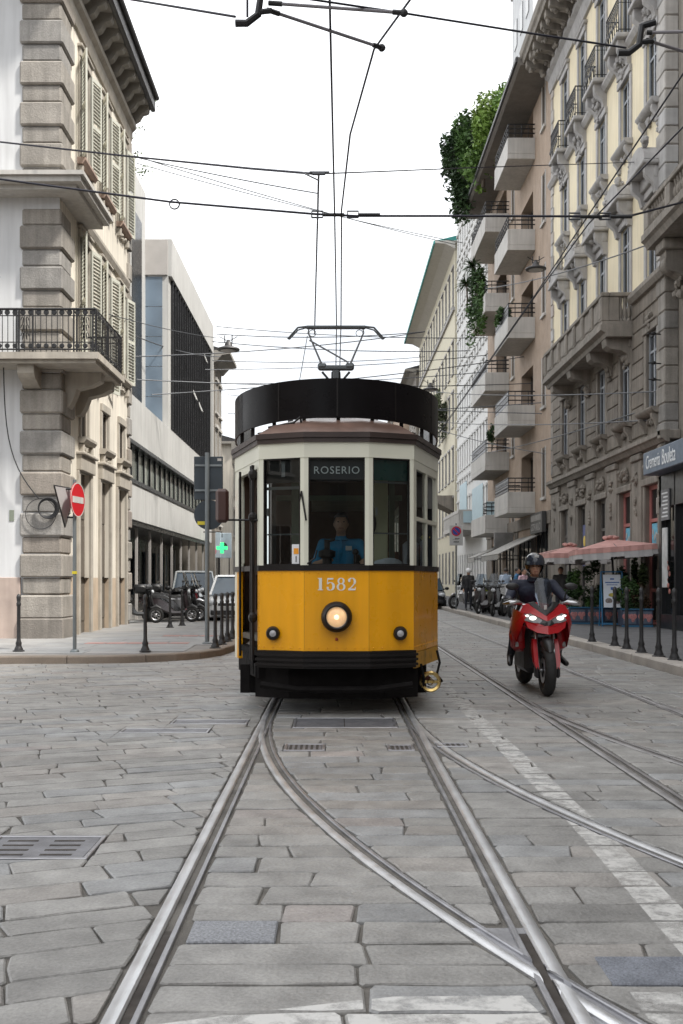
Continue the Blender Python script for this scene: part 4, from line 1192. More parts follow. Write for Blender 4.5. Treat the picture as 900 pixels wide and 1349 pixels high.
m = MB(); m.box(9.4, 17, U0 + .1, U1, 22.3, 22.6); ob('roof', m, M_LEAD, YB, world=True)

# ================================================================== nearer neighbour with bowed stone balcony and cafe front
NB = thing('balcony_palazzo', 'grey stone palazzo with carved balustrade balcony on scroll consoles at picture edge'.replace(' at picture edge', ' above the black shopfront'), 'building', (9.3, 20, .12))
FN = Fac('x', 9.3, -1)
m = MB(); FN.wall(m, -6, 28.74, 0, 22.5, [(23.5, 25.2, 10.4, 13.6), (26.4, 27.2, 15, 17), (20, 21, 15, 17), (26.2, 27.2, 6.2, 8.4)], .3, 8); ob('wall', m, M_GREYST, NB, world=True)  # unseen stretch running past the camera is added to keep sun off the road
for o in ((23.5, 25.2, 10.4, 13.6), (26.4, 27.2, 15, 17), (20, 21, 15, 17), (26.2, 27.2, 6.2, 8.4)): window(FN, NB, *o, .25, M_WF, bars=1, trans=(o[3] - .5,))
m = MB(); FN.profile(m, [(0, 10.0), (1.15, 10.0), (1.22, 10.14), (1.3, 10.2), (1.3, 10.36), (0, 10.36)], 23.6, 27.75)
NBB = ob('balcony', m, M_GREYST, NB, world=True)
m = MB(); FN.box(m, 23.65, 27.7, 1.02, 1.27, 10.98, 11.12, .02); FN.box(m, 27.45, 27.7, 0, 1.019, 10.98, 11.12, .02); FN.box(m, 23.65, 27.7, 1.05, 1.25, 10.361, 10.46); FN.box(m, 27.5, 27.68, 0, 1.049, 10.361, 10.46); ob('handrail', m, M_GREYST, NBB, world=True)
for k in range(3):
    u = 27.3 - k * 1.75; m = MB(); FN.box(m, u, u + .36, 1.03, 1.26, 10.46, 10.979, .02); ob('pedestal', m, M_GREYST, NBB, world=True)
B2 = [(r_ * 1.15, h * .71) for r_, h in BALU]
for k in range(16):
    u = 27.15 - k * .2
    if any(abs(u - (27.48 - q * 1.75)) < .25 for q in range(3)): continue
    m = MB(); m.lathe(B2, 8, FN.p(u, 1.15, 10.46)); ob('baluster', m, M_GREYST, NBB, world=True, smooth=40)
for k in range(4):
    m = MB(); m.lathe(B2, 8, FN.p(27.58, .2 + k * .22, 10.46)); ob('baluster', m, M_GREYST, NBB, world=True, smooth=40)
for c in (26.75, 24.4):
    m = MB(); FN.box(m, c - .1, c + .62, 0, 1.05, 9.72, 9.995, .03); FN.profile(m, [(0, 8.3), (.14, 8.3), (.2, 8.6), (.4, 9.0), (.8, 9.2), (.95, 9.4), (.96, 9.715), (0, 9.715)], c, c + .5)
    m.lathe([(.26, 0), (.27, .02), (.2, .05), (.27, .1), (.27, .4), (.2, .45), (.27, .48), (.26, .5)], 14, FN.p(c - .004, .72, 9.42), 'y'); m.lathe([(.18, -.02), (.18, .52)], 12, FN.p(c, .2, 8.55), 'y')
    m.rough(FN.p(c + .25, .4, 8.8), (.2, .2, .3), 12, .1)
    ob('scroll_console', m, M_GREYST, NBB, world=True, smooth=45)
m = MB(); FN.profile(m, [(0, 9.62), (.3, 9.64), (.45, 9.78), (.45, 9.9), (0, 9.95)], 27.5, 28.74); ob('string_course', m, M_GREYST, NB, world=True)
# cafe shopfront
SF = thing('cafe_shopfront', 'black glazed cafe shopfront with blue fascia sign', 'shopfront', (8.9, 26, .12))
M_BLK = mat('black_shopfront', (.015, .016, .018), .35, var=.15)
m = MB()
for a, b in ((28.05, 28.25), (26.9, 27.0), (25.4, 25.5), (23.9, 24.1)): m.box(8.62, 9.29, a, b, .12, 4.15, .01)
m.box(8.62, 9.29, 23.9, 28.25, .12, .5, .01); m.box(8.62, 9.29, 23.9, 28.25, 3.3, 4.15, .01)
ob('frame', m, M_BLK, SF, world=True)
for a, b in ((27.0, 28.05), (25.5, 26.9), (24.1, 25.4)):
    m = MB(); m.box(8.75, 8.77, a, b, .5, 3.3); ob('glass', m, GLASS_D[0], SF, world=True)
m = MB(); m.box(8.2, 9.28, 24.0, 28.25, 4.16, 4.75, .02); m.box(8.75, 9.28, 24.0, 28.24, 4.751, 4.9)
sg_ = ob('fascia_sign', m, mat('slate_blue_sign', (.10, .135, .185), .5, var=.08), SF, world=True)
M_LET = mat('white_letters', (.72, .74, .76), .6, var=0)
for body_, yc, sz, shr in (('Cremeria', 27.4, .5, .15), ('Bouleta', 26.1, .56, .05)):
    Mx = Matrix.Translation(Vector((8.195, yc, 4.45)) - wloc(SF)) @ Matrix(((0, 0, -1, 0), (-.66, 0, 0, 0), (0, 1, 0, 0), (0, 0, 0, 1)))
    text_ob('lettering', body_, sz, M_LET, Mx, sg_, .95, .004, shr)
m = MB(); m.box(8.58, 8.615, 27.3, 27.95, 2.95, 3.75); pb = ob('price_board', m, mat('board_grey', (.18, .18, .19), .6), SF, world=True)
m = MB()
for k in range(7): m.box(8.572, 8.58, 27.38, 27.87 - .07 * (k % 3), 3.03 + k * .1, 3.07 + k * .1)
ob('printed_lines', m, M_LET, pb, world=True)
m = MB(); m.box(8.575, 8.615, 27.45, 27.85, 1.2, 2.75, .01); ob('poster_panel', m, mat('pale_poster', (.55, .56, .57), .5, var=.25, scale=3), SF, world=True)
m = MB()
for k in range(6): m.ell((8.6, 27.3 + .1 * (k % 3), 1.1 + .15 * k), .02, .07, .07, 8, 5)
ob('sticker', m, mat('red_green_stickers', (.35, .14, .12), .6, var=.6, scale=8), SF, world=True)

# unseen blocks added behind the camera so the tram glass reflects dark walls
far_block('reflection_palazzo', 'unseen tall palazzo added behind the camera to darken tram reflections', Fac('y', -55.0, 1), 10, -14, 24, 21, M_GREYST, [(1, 3.8), (6, 8.4), (10.2, 12.6), (14.4, 16.6), (17.6, 19.4)], 12, 1.3, trim=M_SURR, eave=1.0)
far_block('reflection_terrace', 'unseen palazzo row added behind the camera to darken the left tram pane', Fac('x', -27.0, 1), 9, -60, 4, 18, M_GREYST, [(1, 3.8), (6, 8.4), (10.2, 12.6), (14.4, 16.6)], 14, 1.3, trim=M_SURR, eave=1.0)
far_block('reflection_house', 'unseen house added behind the camera to darken the right tram pane', Fac('x', 14.0, -1), 9, -54, -14, 19, M_GREYST, [(1, 3.8), (6, 8.4), (10.2, 12.6), (14.4, 16.6)], 9, 1.3, trim=M_SURR, eave=1.0)
# ================================================================== BRICK APARTMENT BLOCK with two columns of balconies (X=9)
M_BRICK = mat('tan_brickwork', (.37, .285, .22), .85, var=.12, scale=1.2, bump=.2, bscale=60, fine=.25, streak=.12)
BB = thing('apartment_block', 'tan brick apartment block with two columns of grey concrete balconies', 'building', (9, 44, .12))
BF = Fac('x', 9.0, -1)
floors = [5.35, 9.25, 13.2, 17.15, 21.25]     # parapet tops of the first balcony column
opn = []
for zf in floors:
    opn += [(45.35, 46.0, zf - .4, zf + 1.75)]           # narrow windows in the brick strip
    opn += [(48.2, 51.2, zf - .75, zf + 1.9)]            # recess behind the balconies
    opn += [(53.2, 53.9, zf - 1.6, zf + .3), (55.6, 59.2, zf - 1.8, zf + .8)]
opn += [(44.6, 47.4, .12, 3.6), (48.5, 52.0, .12, 3.3), (53, 56, .12, 3.3), (57, 60.5, .12, 3.3)]
m = MB(); BF.wall(m, 44.01, 62.5, 0, 22.7, opn, .55, 8); ob('brick_wall', m, M_BRICK, BB, world=True)
m = MB(); BF.box(m, 44.02, 62.5, .02, .06, .12, .5); BF.box(m, 44.02, 62.5, .02, .1, 3.75, 4.3, .01)
ob('ground_band', m, M_GREYST_D, BB, world=True)
m = MB(); BF.box(m, 47.45, 48.45, -.1, .05, .5, 3.74); BF.box(m, 44.02, 44.58, -.1, .05, .5, 3.74); BF.box(m, 52.05, 52.95, -.1, .05, .5, 3.74); BF.box(m, 60.55, 62.5, -.1, .05, .5, 3.74); ob('ground_pier', m, M_GREYST_D, BB, world=True)
M_SHUTB = mat('brown_roller_blind', (.16, .12, .09), .7, var=.1)
for o in opn:
    big = o[1] - o[0] > 1.5; gf = o[2] < .2
    wn = window(BF, BB, *o, .5 if (big and not gf) else .08, M_BLK if gf else M_WOODB, bars=2 if big else 1, fw=.09)
    if not gf and not big:
        s = MB(); BF.box(s, o[0] - .12, o[1] + .12, -.05, .1, o[2] - .12, o[2] - .002); BF.box(s, o[0] - .1, o[0] - .002, -.05, .03, o[2], o[3]); BF.box(s, o[1] + .002, o[1] + .1, -.05, .03, o[2], o[3]); ob('sill', s, M_CONC, wn, world=True)
    if big and not gf:
        s = MB(); BF.box(s, o[0] + .1, o[0] + .1 + (o[1] - o[0]) * .45, -.44, -.42, o[2] + 1.0, o[3] - .05); ob('roller_blind', s, M_SHUTB, wn, world=True)
m = MB(); BF.profile(m, [(-8, 22.72), (1.3, 22.72), (1.42, 22.8), (1.42, 23.05), (-8, 23.25)], 44.01, 62.8); ob('eaves', m, mat('eaves_grey_brown', (.16, .145, .13), .85, var=.12), BB, world=True)
m = MB(); BF.profile(m, [(1.425, 22.85), (1.52, 22.85), (1.52, 23.02), (1.425, 23.1)], 44.0, 62.8); ob('gutter', m, M_LEAD, BB, world=True)
def balcony(y0, y1, zp, kind, out=1.25):
    """zp parapet top"""
    m = MB()
    BF.box(m, y0, y1, .0, out, zp - .95, zp - .72, .015); BF.box(m, y0, y1, out - .13, out - .01, zp - .719, zp, .012)
    BF.box(m, y0, y0 + .13, .0, out - .131, zp - .719, zp, .012); BF.box(m, y1 - .13, y1, 0, out - .131, zp - .719, zp, .012)
    b = ob('balcony', m, M_CONC, BB, world=True)
    r = MB(); pl = [BF.p(y0 + .06, 0, 0)[:2], BF.p(y0 + .06, out - .06, 0)[:2], BF.p(y1 - .06, out - .06, 0)[:2], BF.p(y1 - .06, 0, 0)[:2]]
    for zz in (zp + .22, zp + .42, zp + .62): r.tube([(*p, zz) for p in pl], .03, 6)
    for k in range(10):
        u = y0 + .06 + (y1 - y0 - .12) * k / 9; x, y_, _ = BF.p(u, out - .06, 0); r.tube([(x, y_, zp), (x, y_, zp + .62)], .018, 5)
    for k in range(1, 4):
        x, y_, _ = BF.p(y0 + .06, (out - .06) * k / 4, 0); r.tube([(x, y_, zp), (x, y_, zp + .62)], .018, 5)
    ob('railing', r, M_IRON, b, world=True)
    if kind == 1:   # dark slatted infill on the street side
        s = MB()
        for k in range(4): BF.box(s, y0 + .1, y1 - .1, out - .075, out - .045, zp + .04 + k * .145, zp + .15 + k * .145)
        ob('railing_infill', s, M_BLK, b, world=True)
    if kind == 2:
        s = MB(); BF.box(s, y0 + 1.0, y1 - .3, out - .04, out - .02, zp + .0, zp + 1.75); BF.box(s, y0 + .08, y0 + .1, .2, out - .1, zp + .0, zp + .7)
        ob('privacy_screen', s, mat('pale_blue_screen', (.42, .56, .62), .45, var=.06), b, world=True)
    return b
for i, zf in enumerate(floors): balcony(47.7, 51.6, zf, 1 if i in (0, 1, 2) else 0)
f2 = [4.9, 8.2, 11.3, 14.9, 18.9]
for i, (zf, kd) in enumerate(zip((4.75, 8.0, 12.1, 16.2, 20.3), (2, 1, 1, 0, 0))): balcony(54.8, 60.4, zf, kd)
m = MB(); m.box(9.7, 12.5, 52, 58, 23.3, 33); m.box(9.6, 12.6, 51.9, 58.1, 33, 33.3)
ph = ob('penthouse', m, M_STUC_W, BB, world=True)
for k in range(3): m = MB(); m.box(9.66, 9.69, 53 + k * 1.7, 53.8 + k * 1.7, 29.8, 31.2); ob('small_window', m, GLASS_D[1], ph, world=True)
# shop sign and awnings
m = MB(); BF.box(m, 44.62, 47.3, .12, .3, 3.42, 4.3, .01); sb = ob('sign_board', m, mat('dark_sign', (.05, .05, .05), .5, var=.1), BB, world=True)
M_LETG = mat('dull_grey_letters', (.3, .29, .275), .7, var=.15)
for tx, zz in (('BAR', 4.07), ('CORALLO', 3.68)):
    pass
Mx = Matrix.Translation(Vector((8.69, 45.95, 3.66)) - wloc(BB)) @ Matrix(((0, 0, -1, 0), (-1, 0, 0, 0), (0, 1, 0, 0), (0, 0, 0, 1)))
text_ob('lettering', 'CORALLO', .46, M_LETG, Mx, sb, 1.0, .006)
m = MB()
for k in range(8): BF.box(m, 44.9 + k * .28, 45.1 + k * .28, .3, .308, 3.95, 4.2)
ob('faded_lettering', m, M_LETG, sb, world=True)
M_AWN = mat('grey_awning', (.34, .33, .31), .85, var=.1, streak=.15)
for y0, y1, o1, z1, z0 in ((46.2, 51.6, 1.9, 3.35, 2.5), (55.5, 58.6, 1.7, 3.2, 2.55)):
    t = thing('shop_awning', 'long grey canvas awning sloping over the shopfront below the brick balconies' if y0 < 50 else 'short grey awning further along over the shop beside the no parking sign', 'awning', (9, y0, z0))
    m = MB(); BF.profile(m, [(.1, z1), (o1, z0), (o1 + .02, z0 + .03), (.1, z1 + .05)], y0, y1); ob('canvas', m, M_AWN, t, world=True)
    m = MB()
    for k in range(int((y1 - y0) / .32)): BF.box(m, y0 + k * .32 + .005, y0 + k * .32 + .31, o1 - .01, o1 + .012, z0 - .2 - .03 * (k % 2), z0 - .001)
    ob('valance', m, M_AWN, t, world=True)
    m = MB()
    for u in (y0 + .1, y1 - .1): m.tube([BF.p(u, .1, z0 - .1), BF.p(u, o1, z0 - .01)], .02, 5)
    ob('arm', m, M_IRON, t, world=True)
m = MB(); m.box(7.9, 8.85, 52.6, 52.8, 2.95, 3.75, .02); 
t = ob('hanging_shop_sign', m, mat('grey_box_sign', (.22, .215, .21), .6, var=.25), label='grey box sign projecting from the wall between the two shop awnings', category='sign')
# neighbouring stone balcony and far right blocks
WB = far_block('white_block', 'plain white block with rows of small square windows beyond the brick apartments', Fac('x', 9.05, -1), 9, 62.6, 78.5, 28.5, mat('white_stucco_far', (.66, .66, .65), .85, var=.05), [(1, 3.2), (5, 7), (8.0, 8.5), (9.2, 10.9), (11.9, 12.4), (13.1, 14.8), (15.8, 16.3), (17, 18.7), (19.7, 20.2), (20.9, 22.6), (23.6, 24.1), (24.8, 26.5)], 12, .62, trim=mat('white_trim', (.6, .6, .59), .8), eave=.3)
m = MB(); FW = Fac('x', 9.05, -1); FW.profile(m, [(0, 4.4), (1.5, 4.5), (1.5, 4.75), (0, 4.75)], 65, 74)
wb = ob('stone_balcony', m, M_CONC, WB, world=True)
m = MB()
for k in range(26): FW.box(m, 65.05 + k * .34, 65.25 + k * .34, 1.35, 1.48, 4.75, 5.5)
FW.box(m, 65, 74, 1.33, 1.5, 5.5, 5.7); FW.box(m, 65, 65.15, 0, 1.32, 4.75, 5.7)
ob('balustrade', m, M_CONC, wb, world=True)
m = MB(); FW.box(m, 65.5, 69, .9, .93, 5.7, 7.5); FW.box(m, 64.9, 64.93, .2, 1.2, 4.9, 5.6); ob('privacy_screen', m, MATS['pale_blue_screen'], wb, world=True)
CBK = far_block('cream_block', 'cream block with deep overhanging eaves and green gutter', Fac('x', 9.0, -1), 9, 79.5, 113, 26.6, mat('pale_yellow_far', (.60, .56, .44), .85, var=.06), [(1, 3.6), (5, 7.6), (9, 11.4), (13, 15.6), (17, 19.4), (22.2, 25)], 13, 1.25, trim=M_SURR, eave=1.5, eave_m=mat('pale_soffit', (.52, .50, .46), .85, var=.06), roofm=mat('verdigris', (.05, .27, .25), .6))
m = MB(); FCB = Fac('x', 9.0, -1); FCB.box(m, 79.3, 113.2, 1.505, 1.62, 26.5, 26.72); ob('green_gutter', m, MATS['verdigris'], CBK, world=True)
m = MB(); FCB.box(m, 79.5, 113, 0, .16, 21.6, 21.85); ob('string_course', m, M_SURR, CBK, world=True)
m = MB(); FCB.profile(m, [(0, 6.6), (1.2, 7.2), (1.6, 7.6), (1.6, 7.8), (0, 7.8)], 80.5, 84); cb2 = ob('balcony', m, M_GREYST, CBK, world=True)
m = MB()
for k in range(10): m.lathe([(r_ * 1.8, h * 1.3) for r_, h in BALU], 6, FCB.p(80.7 + k * .35, 1.45, 7.8))
FCB.box(m, 80.5, 84, 1.3, 1.6, 8.75, 8.95); ob('balustrade', m, M_GREYST, cb2, world=True)
far_block('dark_corner_house', 'dark narrow house with bracketed cornice after the cream block', Fac('x', 8.7, -1), 9, 113.5, 124, 23.8, M_GREYST, [(1, 3.6), (6, 8), (10, 12), (14, 16), (18, 20)], 3, 1.2, eave=1.2)
far_block('terracotta_house', 'terracotta brick house with low tiled gable far along the street', Fac('x', 7.6, -1), 9, 126, 150, 22.3, M_BRICK, [(1, 3.6), (6, 8), (10, 12), (14, 16)], 6, 1.2, eave=.6)
far_block('far_end_house', 'pale house closing the far end of the street behind the tram', Fac('y', 190, -1), 12, -12, 16, 15, M_STUC_C, [(1, 3.6), (6, 8), (10, 12)], 7, 1.2, eave=.8)
far_block('old_corner_front', 'grey stone old house beyond the bend at the far end', Fac('x', 8.3, -1), 9, 151, 189, 19, M_GREYST, [(1, 3.6), (6, 8), (10, 12), (14, 16)], 9, 1.2, eave=.8)
# roof-garden greenery
TON_D = [(.04, .08, .025), (.06, .12, .03), (.03, .06, .022)]
TON_L = [(.14, .23, .04), (.18, .26, .06), (.10, .18, .04)]
def bush(name, label, cat, c, R, n, leaf, tones, trunk=None, droop=0., clumps=9, group=None, seed=1):
    rg = random.Random(seed)
    base = (c[0], c[1], c[2] - R[2])
    t = thing(name, label, cat, base, group=group)
    m = MB(); foliage_mb(m, c, R, n, leaf, rg, tones, clumps, droop=droop); ob('crown' if trunk else 'foliage', m, M_LEAF, t, world=True, recalc=False)
    s = MB(); top = Vector(c); b = Vector(base)
    s.tube([b - Vector((0, 0, .4)), b.lerp(top, .5) + Vector((.05, 0, 0)), top], [.09 * R[2] * .5, .05 * R[2] * .5, .02], 7)
    for k in range(7):
        a = k * 2.4; p = b.lerp(top, .35 + .08 * k); s.tube([p, p + Vector((R[0] * .6 * cos(a), R[1] * .6 * sin(a), R[2] * .45))], [.03 * R[2] * .4, .008], 5)
    ob('trunk' if trunk else 'stem', s, M_BARK, t, world=True)
    return t
bush('roof_tree', 'dark green tree drooping over the edge of the brick block roof', 'tree', (7.25, 60.3, 25.5), (1.25, 2.0, 2.1), 5200, .17, TON_D, True, 1.7, 15, seed=3)
bush('roof_tree', 'lighter bushy green shrub tree behind the dark roof tree', 'tree', (7.9, 56.6, 25.0), (1.2, 3.0, 2.3), 5600, .16, TON_L, True, .6, 14, seed=4)
bush('roof_tree', 'pale green bush trailing highest along the brick block eaves', 'tree', (8.6, 53.0, 24.3), (.9, 2.6, 1.5), 2600, .15, TON_L, True, .4, 12, seed=5)
bush('balcony_plant', 'trailing potted plant spilling over the fourth floor balcony', 'plant', (7.65, 57.6, 17.2), (.6, 2.2, 1.0), 2200, .13, TON_D, None, 2.3, 9, seed=6)
# spiky yucca heads on the same balcony
for i, (x, y_, z) in enumerate(((7.4, 59.6, 18.0), (7.5, 58.0, 18.5), (7.55, 56.3, 17.6))):
    t = thing('yucca', ('spiky yucca at the far corner of the planted balcony', 'tallest spiky yucca in the middle of the planted balcony', 'spiky yucca closest to the railing end of the planted balcony')[i], 'plant', (x, y_, 16.3))
    m = MB(); rg = random.Random(20 + i)
    for k in range(70):
        d = Vector((rg.gauss(0, 1), rg.gauss(0, 1), rg.gauss(.25, .7))).normalized(); L = rg.uniform(.5, .85); q = d.orthogonal().normalized() * .03
        f = rg.uniform(.7, 1.3); m.tint = (.03 * f, .06 * f, .02 * f)
        a = Vector((0, 0, z - 16.3)); m.add([a - q, a + q, a + d * L * .6 + q - Vector((0, 0, .02)), a + d * L - Vector((0, 0, .15)), a + d * L * .6 - q - Vector((0, 0, .02))], [(0, 1, 2, 3, 4)])
    m.tint = None
    ob('leaves', m, M_LEAF, t, recalc=False)
    s = MB(); s.tube([(0, 0, 0), (.04, 0, (z - 16.3) * .5), (0, 0, z - 16.3)], .05, 6); ob('stem', s, M_BARK, t)
bush('balcony_plant', 'low dark plants filling the railing of the third storey balcony', 'plant', (7.9, 49.6, 13.75), (.4, 1.8, .35), 900, .1, TON_D, None, .3, 8, seed=8)
bush('balcony_plant', 'small dark plant behind the railing of the lower concrete balcony', 'plant', (8.0, 53.9, 8.9), (.35, .5, .5), 400, .1, TON_D, None, .2, 6, seed=9)
bush('wall_creeper', 'pale creeper hanging on the cream block beside the street lamp', 'plant', (8.3, 86, 15.2), (.6, 3.2, 1.6), 1100, .2, [(.10, .12, .07), (.07, .09, .05)], None, 2.4, 9, seed=12)
rg = random.Random(5)
t = thing('sparse_tree', 'sparse thin branched tree rising over the modern block roof', 'tree', (-7.3, 36.5, 14.5))
s = MB(); lf = MB()
s.tube([(0, 0, 0), (.1, 0, 1.6), (.05, .1, 3.2)], [.07, .05, .02], 6)
for k in range(26):
    a = rg.uniform(0, 6.28); z = rg.uniform(.6, 3.0); L = rg.uniform(.5, 1.2)
    p = Vector((.07, .05, z)); q = p + Vector((cos(a) * L, sin(a) * L, L * .5)); s.tube([p, p.lerp(q, .5) + Vector((0, 0, .1)), q], [.02, .012, .005], 4)
    for j in range(14):
        c = p.lerp(q, rg.uniform(.4, 1.1)) + Vector((rg.gauss(0, .1), rg.gauss(0, .1), rg.gauss(0, .1))); u = Vector((rg.gauss(0, 1), rg.gauss(0, 1), rg.gauss(0, 1))).normalized() * .06; v = u.orthogonal() * .5
        lf.tint = (.12, .16, .09); lf.add([c - u, c + v, c + u, c - v], [(0, 1, 2, 3)])
ob('trunk', s, M_BARK, t); lf.tint = None; ob('crown', lf, M_LEAF, t, recalc=False)

# ================================================================== THE TRAM
M_YEL = mat('tram_yellow', (.90, .40, .003), .3, var=.05, scale=1.5, spec=.5, coat=.25, streak=.13, bump=.05, bscale=2.6)
M_CRM = mat('tram_cream', (.74, .735, .62), .38, var=.06, scale=1.5, coat=.2)
M_TBLK = mat('tram_black', (.010, .008, .008), .42, var=.2, scale=2, spec=.3)
M_UND = mat('tram_underframe', (.008, .007, .007), .8, var=.3, scale=4, spec=.12)
M_COP = mat('copper_brown_roof', (.17, .10, .075), .36, var=.3, scale=1.6, streak=.25, spec=.6)
M_SHR = mat('black_gloss_shroud', (.006, .005, .006), .3, var=.4, scale=1.5, spec=.14)
M_DOOR = mat('tram_door_brown', (.075, .05, .04), .4, var=.2)
M_CHR = mat('dull_metal', (.42, .42, .42), .3, metal=1, var=.1)
M_BRASS = mat('brass', (.55, .40, .16), .3, metal=1, var=.2, scale=8)
G_TRAM = glass('tram_glass', (.62, .68, .68))
TW = thing('tram', 'yellow and cream vintage tram numbered 1582 with pantograph raised', 'tram', (.02, 10.83, 0))
FRONT = [(-.80, .2), (-.33, 0), (.33, 0), (.80, .2)]
TL, TR = [(-1.175, 1.5), (-.80, .2)], [(.80, .2), (1.175, 1.5)]
LEN = 13.4
FULL = [(-1.175, LEN - 1.5), (-1.175, 1.5), (-.80, .2), (-.33, 0), (.33, 0), (.80, .2), (1.175, 1.5), (1.175, LEN - 1.5), (.80, LEN - .2), (.33, LEN), (-.33, LEN), (-.80, LEN - .2)]
def scaled(pts, d):      # offset outwards
    n = len(pts); P = [Vector(p) for p in pts]; out = []
    for i in range(n):
        a = (P[i] - P[i - 1]); b = (P[(i + 1) % n] - P[i])
        na = Vector((a.y, -a.x)).normalized(); nb = Vector((b.y, -b.x)).normalized(); mm = na + nb; mm = mm / max(mm.dot(mm), 1e-6) * 2
        out.append(tuple(P[i] + mm * d))
    return out
m = MB(); m.strip(FRONT, .67, 1.49, .04); ob('front_panel', m, M_YEL, TW)
m = MB(); m.strip(TR, .64, 1.488, .04); ob('corner_panel', m, M_YEL, TW)
m = MB(); m.strip([(.83, .30), (1.178, 1.5)], .47, .632, .03); ob('corner_skirt', m, mat('tram_yellow_dull', (.55, .29, .03), .45, var=.15, scale=3, dirt=(.15, .09, .03)), TW)
for sx in (-1, 1):
    m = MB(); m.box(sx * 1.135, sx * 1.175, 1.502, LEN - 1.5, .6, 1.488); ob('side_panel', m, M_YEL, TW)
m = MB(); m.strip([(.80, LEN - .2), (.33, LEN), (-.33, LEN), (-.80, LEN - .2)], .67, 1.49, .04); m.strip([(1.175, LEN - 1.5), (.802, LEN - .2)], .64, 1.49, .04); m.strip([(-.802, LEN - .2), (-1.175, LEN - 1.5)], .64, 1.49, .04); ob('rear_panel', m, M_YEL, TW)
rv = MB()
for a, b in ((FRONT[0], FRONT[1]), (FRONT[1], FRONT[2]), (FRONT[2], FRONT[3]), TR):
    L_ = hypot(b[0] - a[0], b[1] - a[1]); n_ = int(L_ / .09)
    for k in range(n_):
        x, y_ = a[0] + (b[0] - a[0]) * (k + .5) / n_, a[1] + (b[1] - a[1]) * (k + .5) / n_
        for z in (.70, 1.462): rv.ell((x, y_, z), .0075, .0075, .0075, 6, 4)
ob('rivet', rv, M_YEL, TW, kind='stuff', smooth=60)
# seams on the front panel
m = MB()
for x in (-.33, .33): m.box(x - .002, x + .002, -.0015, .01, .68, 1.48)
ob('panel_seam', m, mat('seam_dark', (.45, .22, .01), .5), TW)
B_ = scaled(FULL, .014)
m = MB(); m.strip(B_[1:] + [B_[0]], 1.49, 1.545, .07, closed=True); ob('belt_rail', m, M_TBLK, TW)
B2_ = scaled(FULL, .006)
m = MB(); m.strip(B2_, 2.645, 2.80, .07, closed=True); ob('letterboard', m, M_CRM, TW)
m = MB()
sidef = [(-1.178, 1.52), (-.806, .215)], [(.806, .215), (1.178, 1.52)]
for q in sidef: m.strip(q, 2.56, 2.644, .05)
ob('side_header', m, M_CRM, TW)
B3_ = scaled(FULL, .028); m = MB(); m.strip(B3_, 2.80, 2.845, .12, closed=True); B3_ = scaled(FULL, .045); m.strip(B3_, 2.846, 2.90, .2, closed=True); ob('gutter', m, mat('gutter_dark_brown', (.045, .03, .027), .4, var=.2), TW)
# pillars
def pillar(a, b, z0=1.545, z1=2.646, mt=M_CRM, t=.06, o=.0):
    m = MB(); m.strip([a, b], z0, z1, t); return ob('window_pillar', m, mt, TW)
def on(a, b, s0, s1):
    a = Vector(a); b = Vector(b); L = (b - a).length; return tuple(a.lerp(b, s0 / L)), tuple(a.lerp(b, s1 / L))
m_ = lambda a, b, s0, s1, **k: pillar(*on(a, b, s0, s1), **k)
L1 = hypot(.47, .2); L2 = hypot(.375, 1.3)
for a, b in ((FRONT[0], FRONT[1]), ):
    m_(a, b, 0, .045)
mm = MB(); mm.strip([on(FRONT[0], FRONT[1], L1 - .045, L1)[0], (-.33, 0), (-.288, 0)], 1.545, 2.646, .06); ob('window_pillar', mm, M_CRM, TW)
mm = MB(); mm.strip([(.288, 0), (.33, 0), on(FRONT[2], FRONT[3], 0, .045)[1]], 1.545, 2.646, .06); ob('window_pillar', mm, M_CRM, TW)
m_(FRONT[2], FRONT[3], L1 - .045, L1)
m_(TR[0], TR[1], 0.0, .14, z1=2.56); m_(TR[0], TR[1], L2 - .06, L2, z1=2.56)
m_(TR[0], TR[1], .70, .74, z1=2.56, t=.04)
m = MB(); m.strip(on(TR[0], TR[1], .14, L2 - .06), 2.02, 2.06, .04); ob('transom', m, M_CRM, TW)
# glazing
def pane(a, b, s0, s1, z0=1.545, z1=2.646, d=.025, mt=G_TRAM):
    p, q = on(a, b, s0, s1); n = Vector((-(q[1] - p[1]), q[0] - p[0])).normalized() * d
    m = MB(); m.quad((p[0] + n.x, p[1] + n.y, z0), (q[0] + n.x, q[1] + n.y, z0), (q[0] + n.x, q[1] + n.y, z1), (p[0] + n.x, p[1] + n.y, z1)); return ob('window_pane', m, mt, TW)
pane(FRONT[0], FRONT[1], .045, L1 - .045); pane((-.33, 0), (.33, 0), .042, .618); pane(FRONT[2], FRONT[3], .045, L1 - .045)
pane(TR[0], TR[1], .14, .70, z1=2.56); pane(TR[0], TR[1], .74, L2 - .06, z1=2.56)
m = MB()
for a, b, s0, s1 in ((FRONT[0], FRONT[1], .045, L1 - .045), ((-.33, 0), (.33, 0), .042, .618), (FRONT[2], FRONT[3], .045, L1 - .045)):
    p, q = on(a, b, s0, s1); d_ = Vector((q[0] - p[0], q[1] - p[1])).normalized()
    for pp, dd in ((p, 1), (q, -1)):
        e = (pp[0] + d_.x * .012 * dd, pp[1] + d_.y * .012 * dd); pr = (pp, e) if dd > 0 else (e, pp); m.strip(pr, 1.55, 2.64, .03)
    m.strip((p, q), 2.63, 2.648, .03); m.strip((p, q), 1.546, 1.56, .03)
ob('window_gasket', m, M_TBLK, TW)
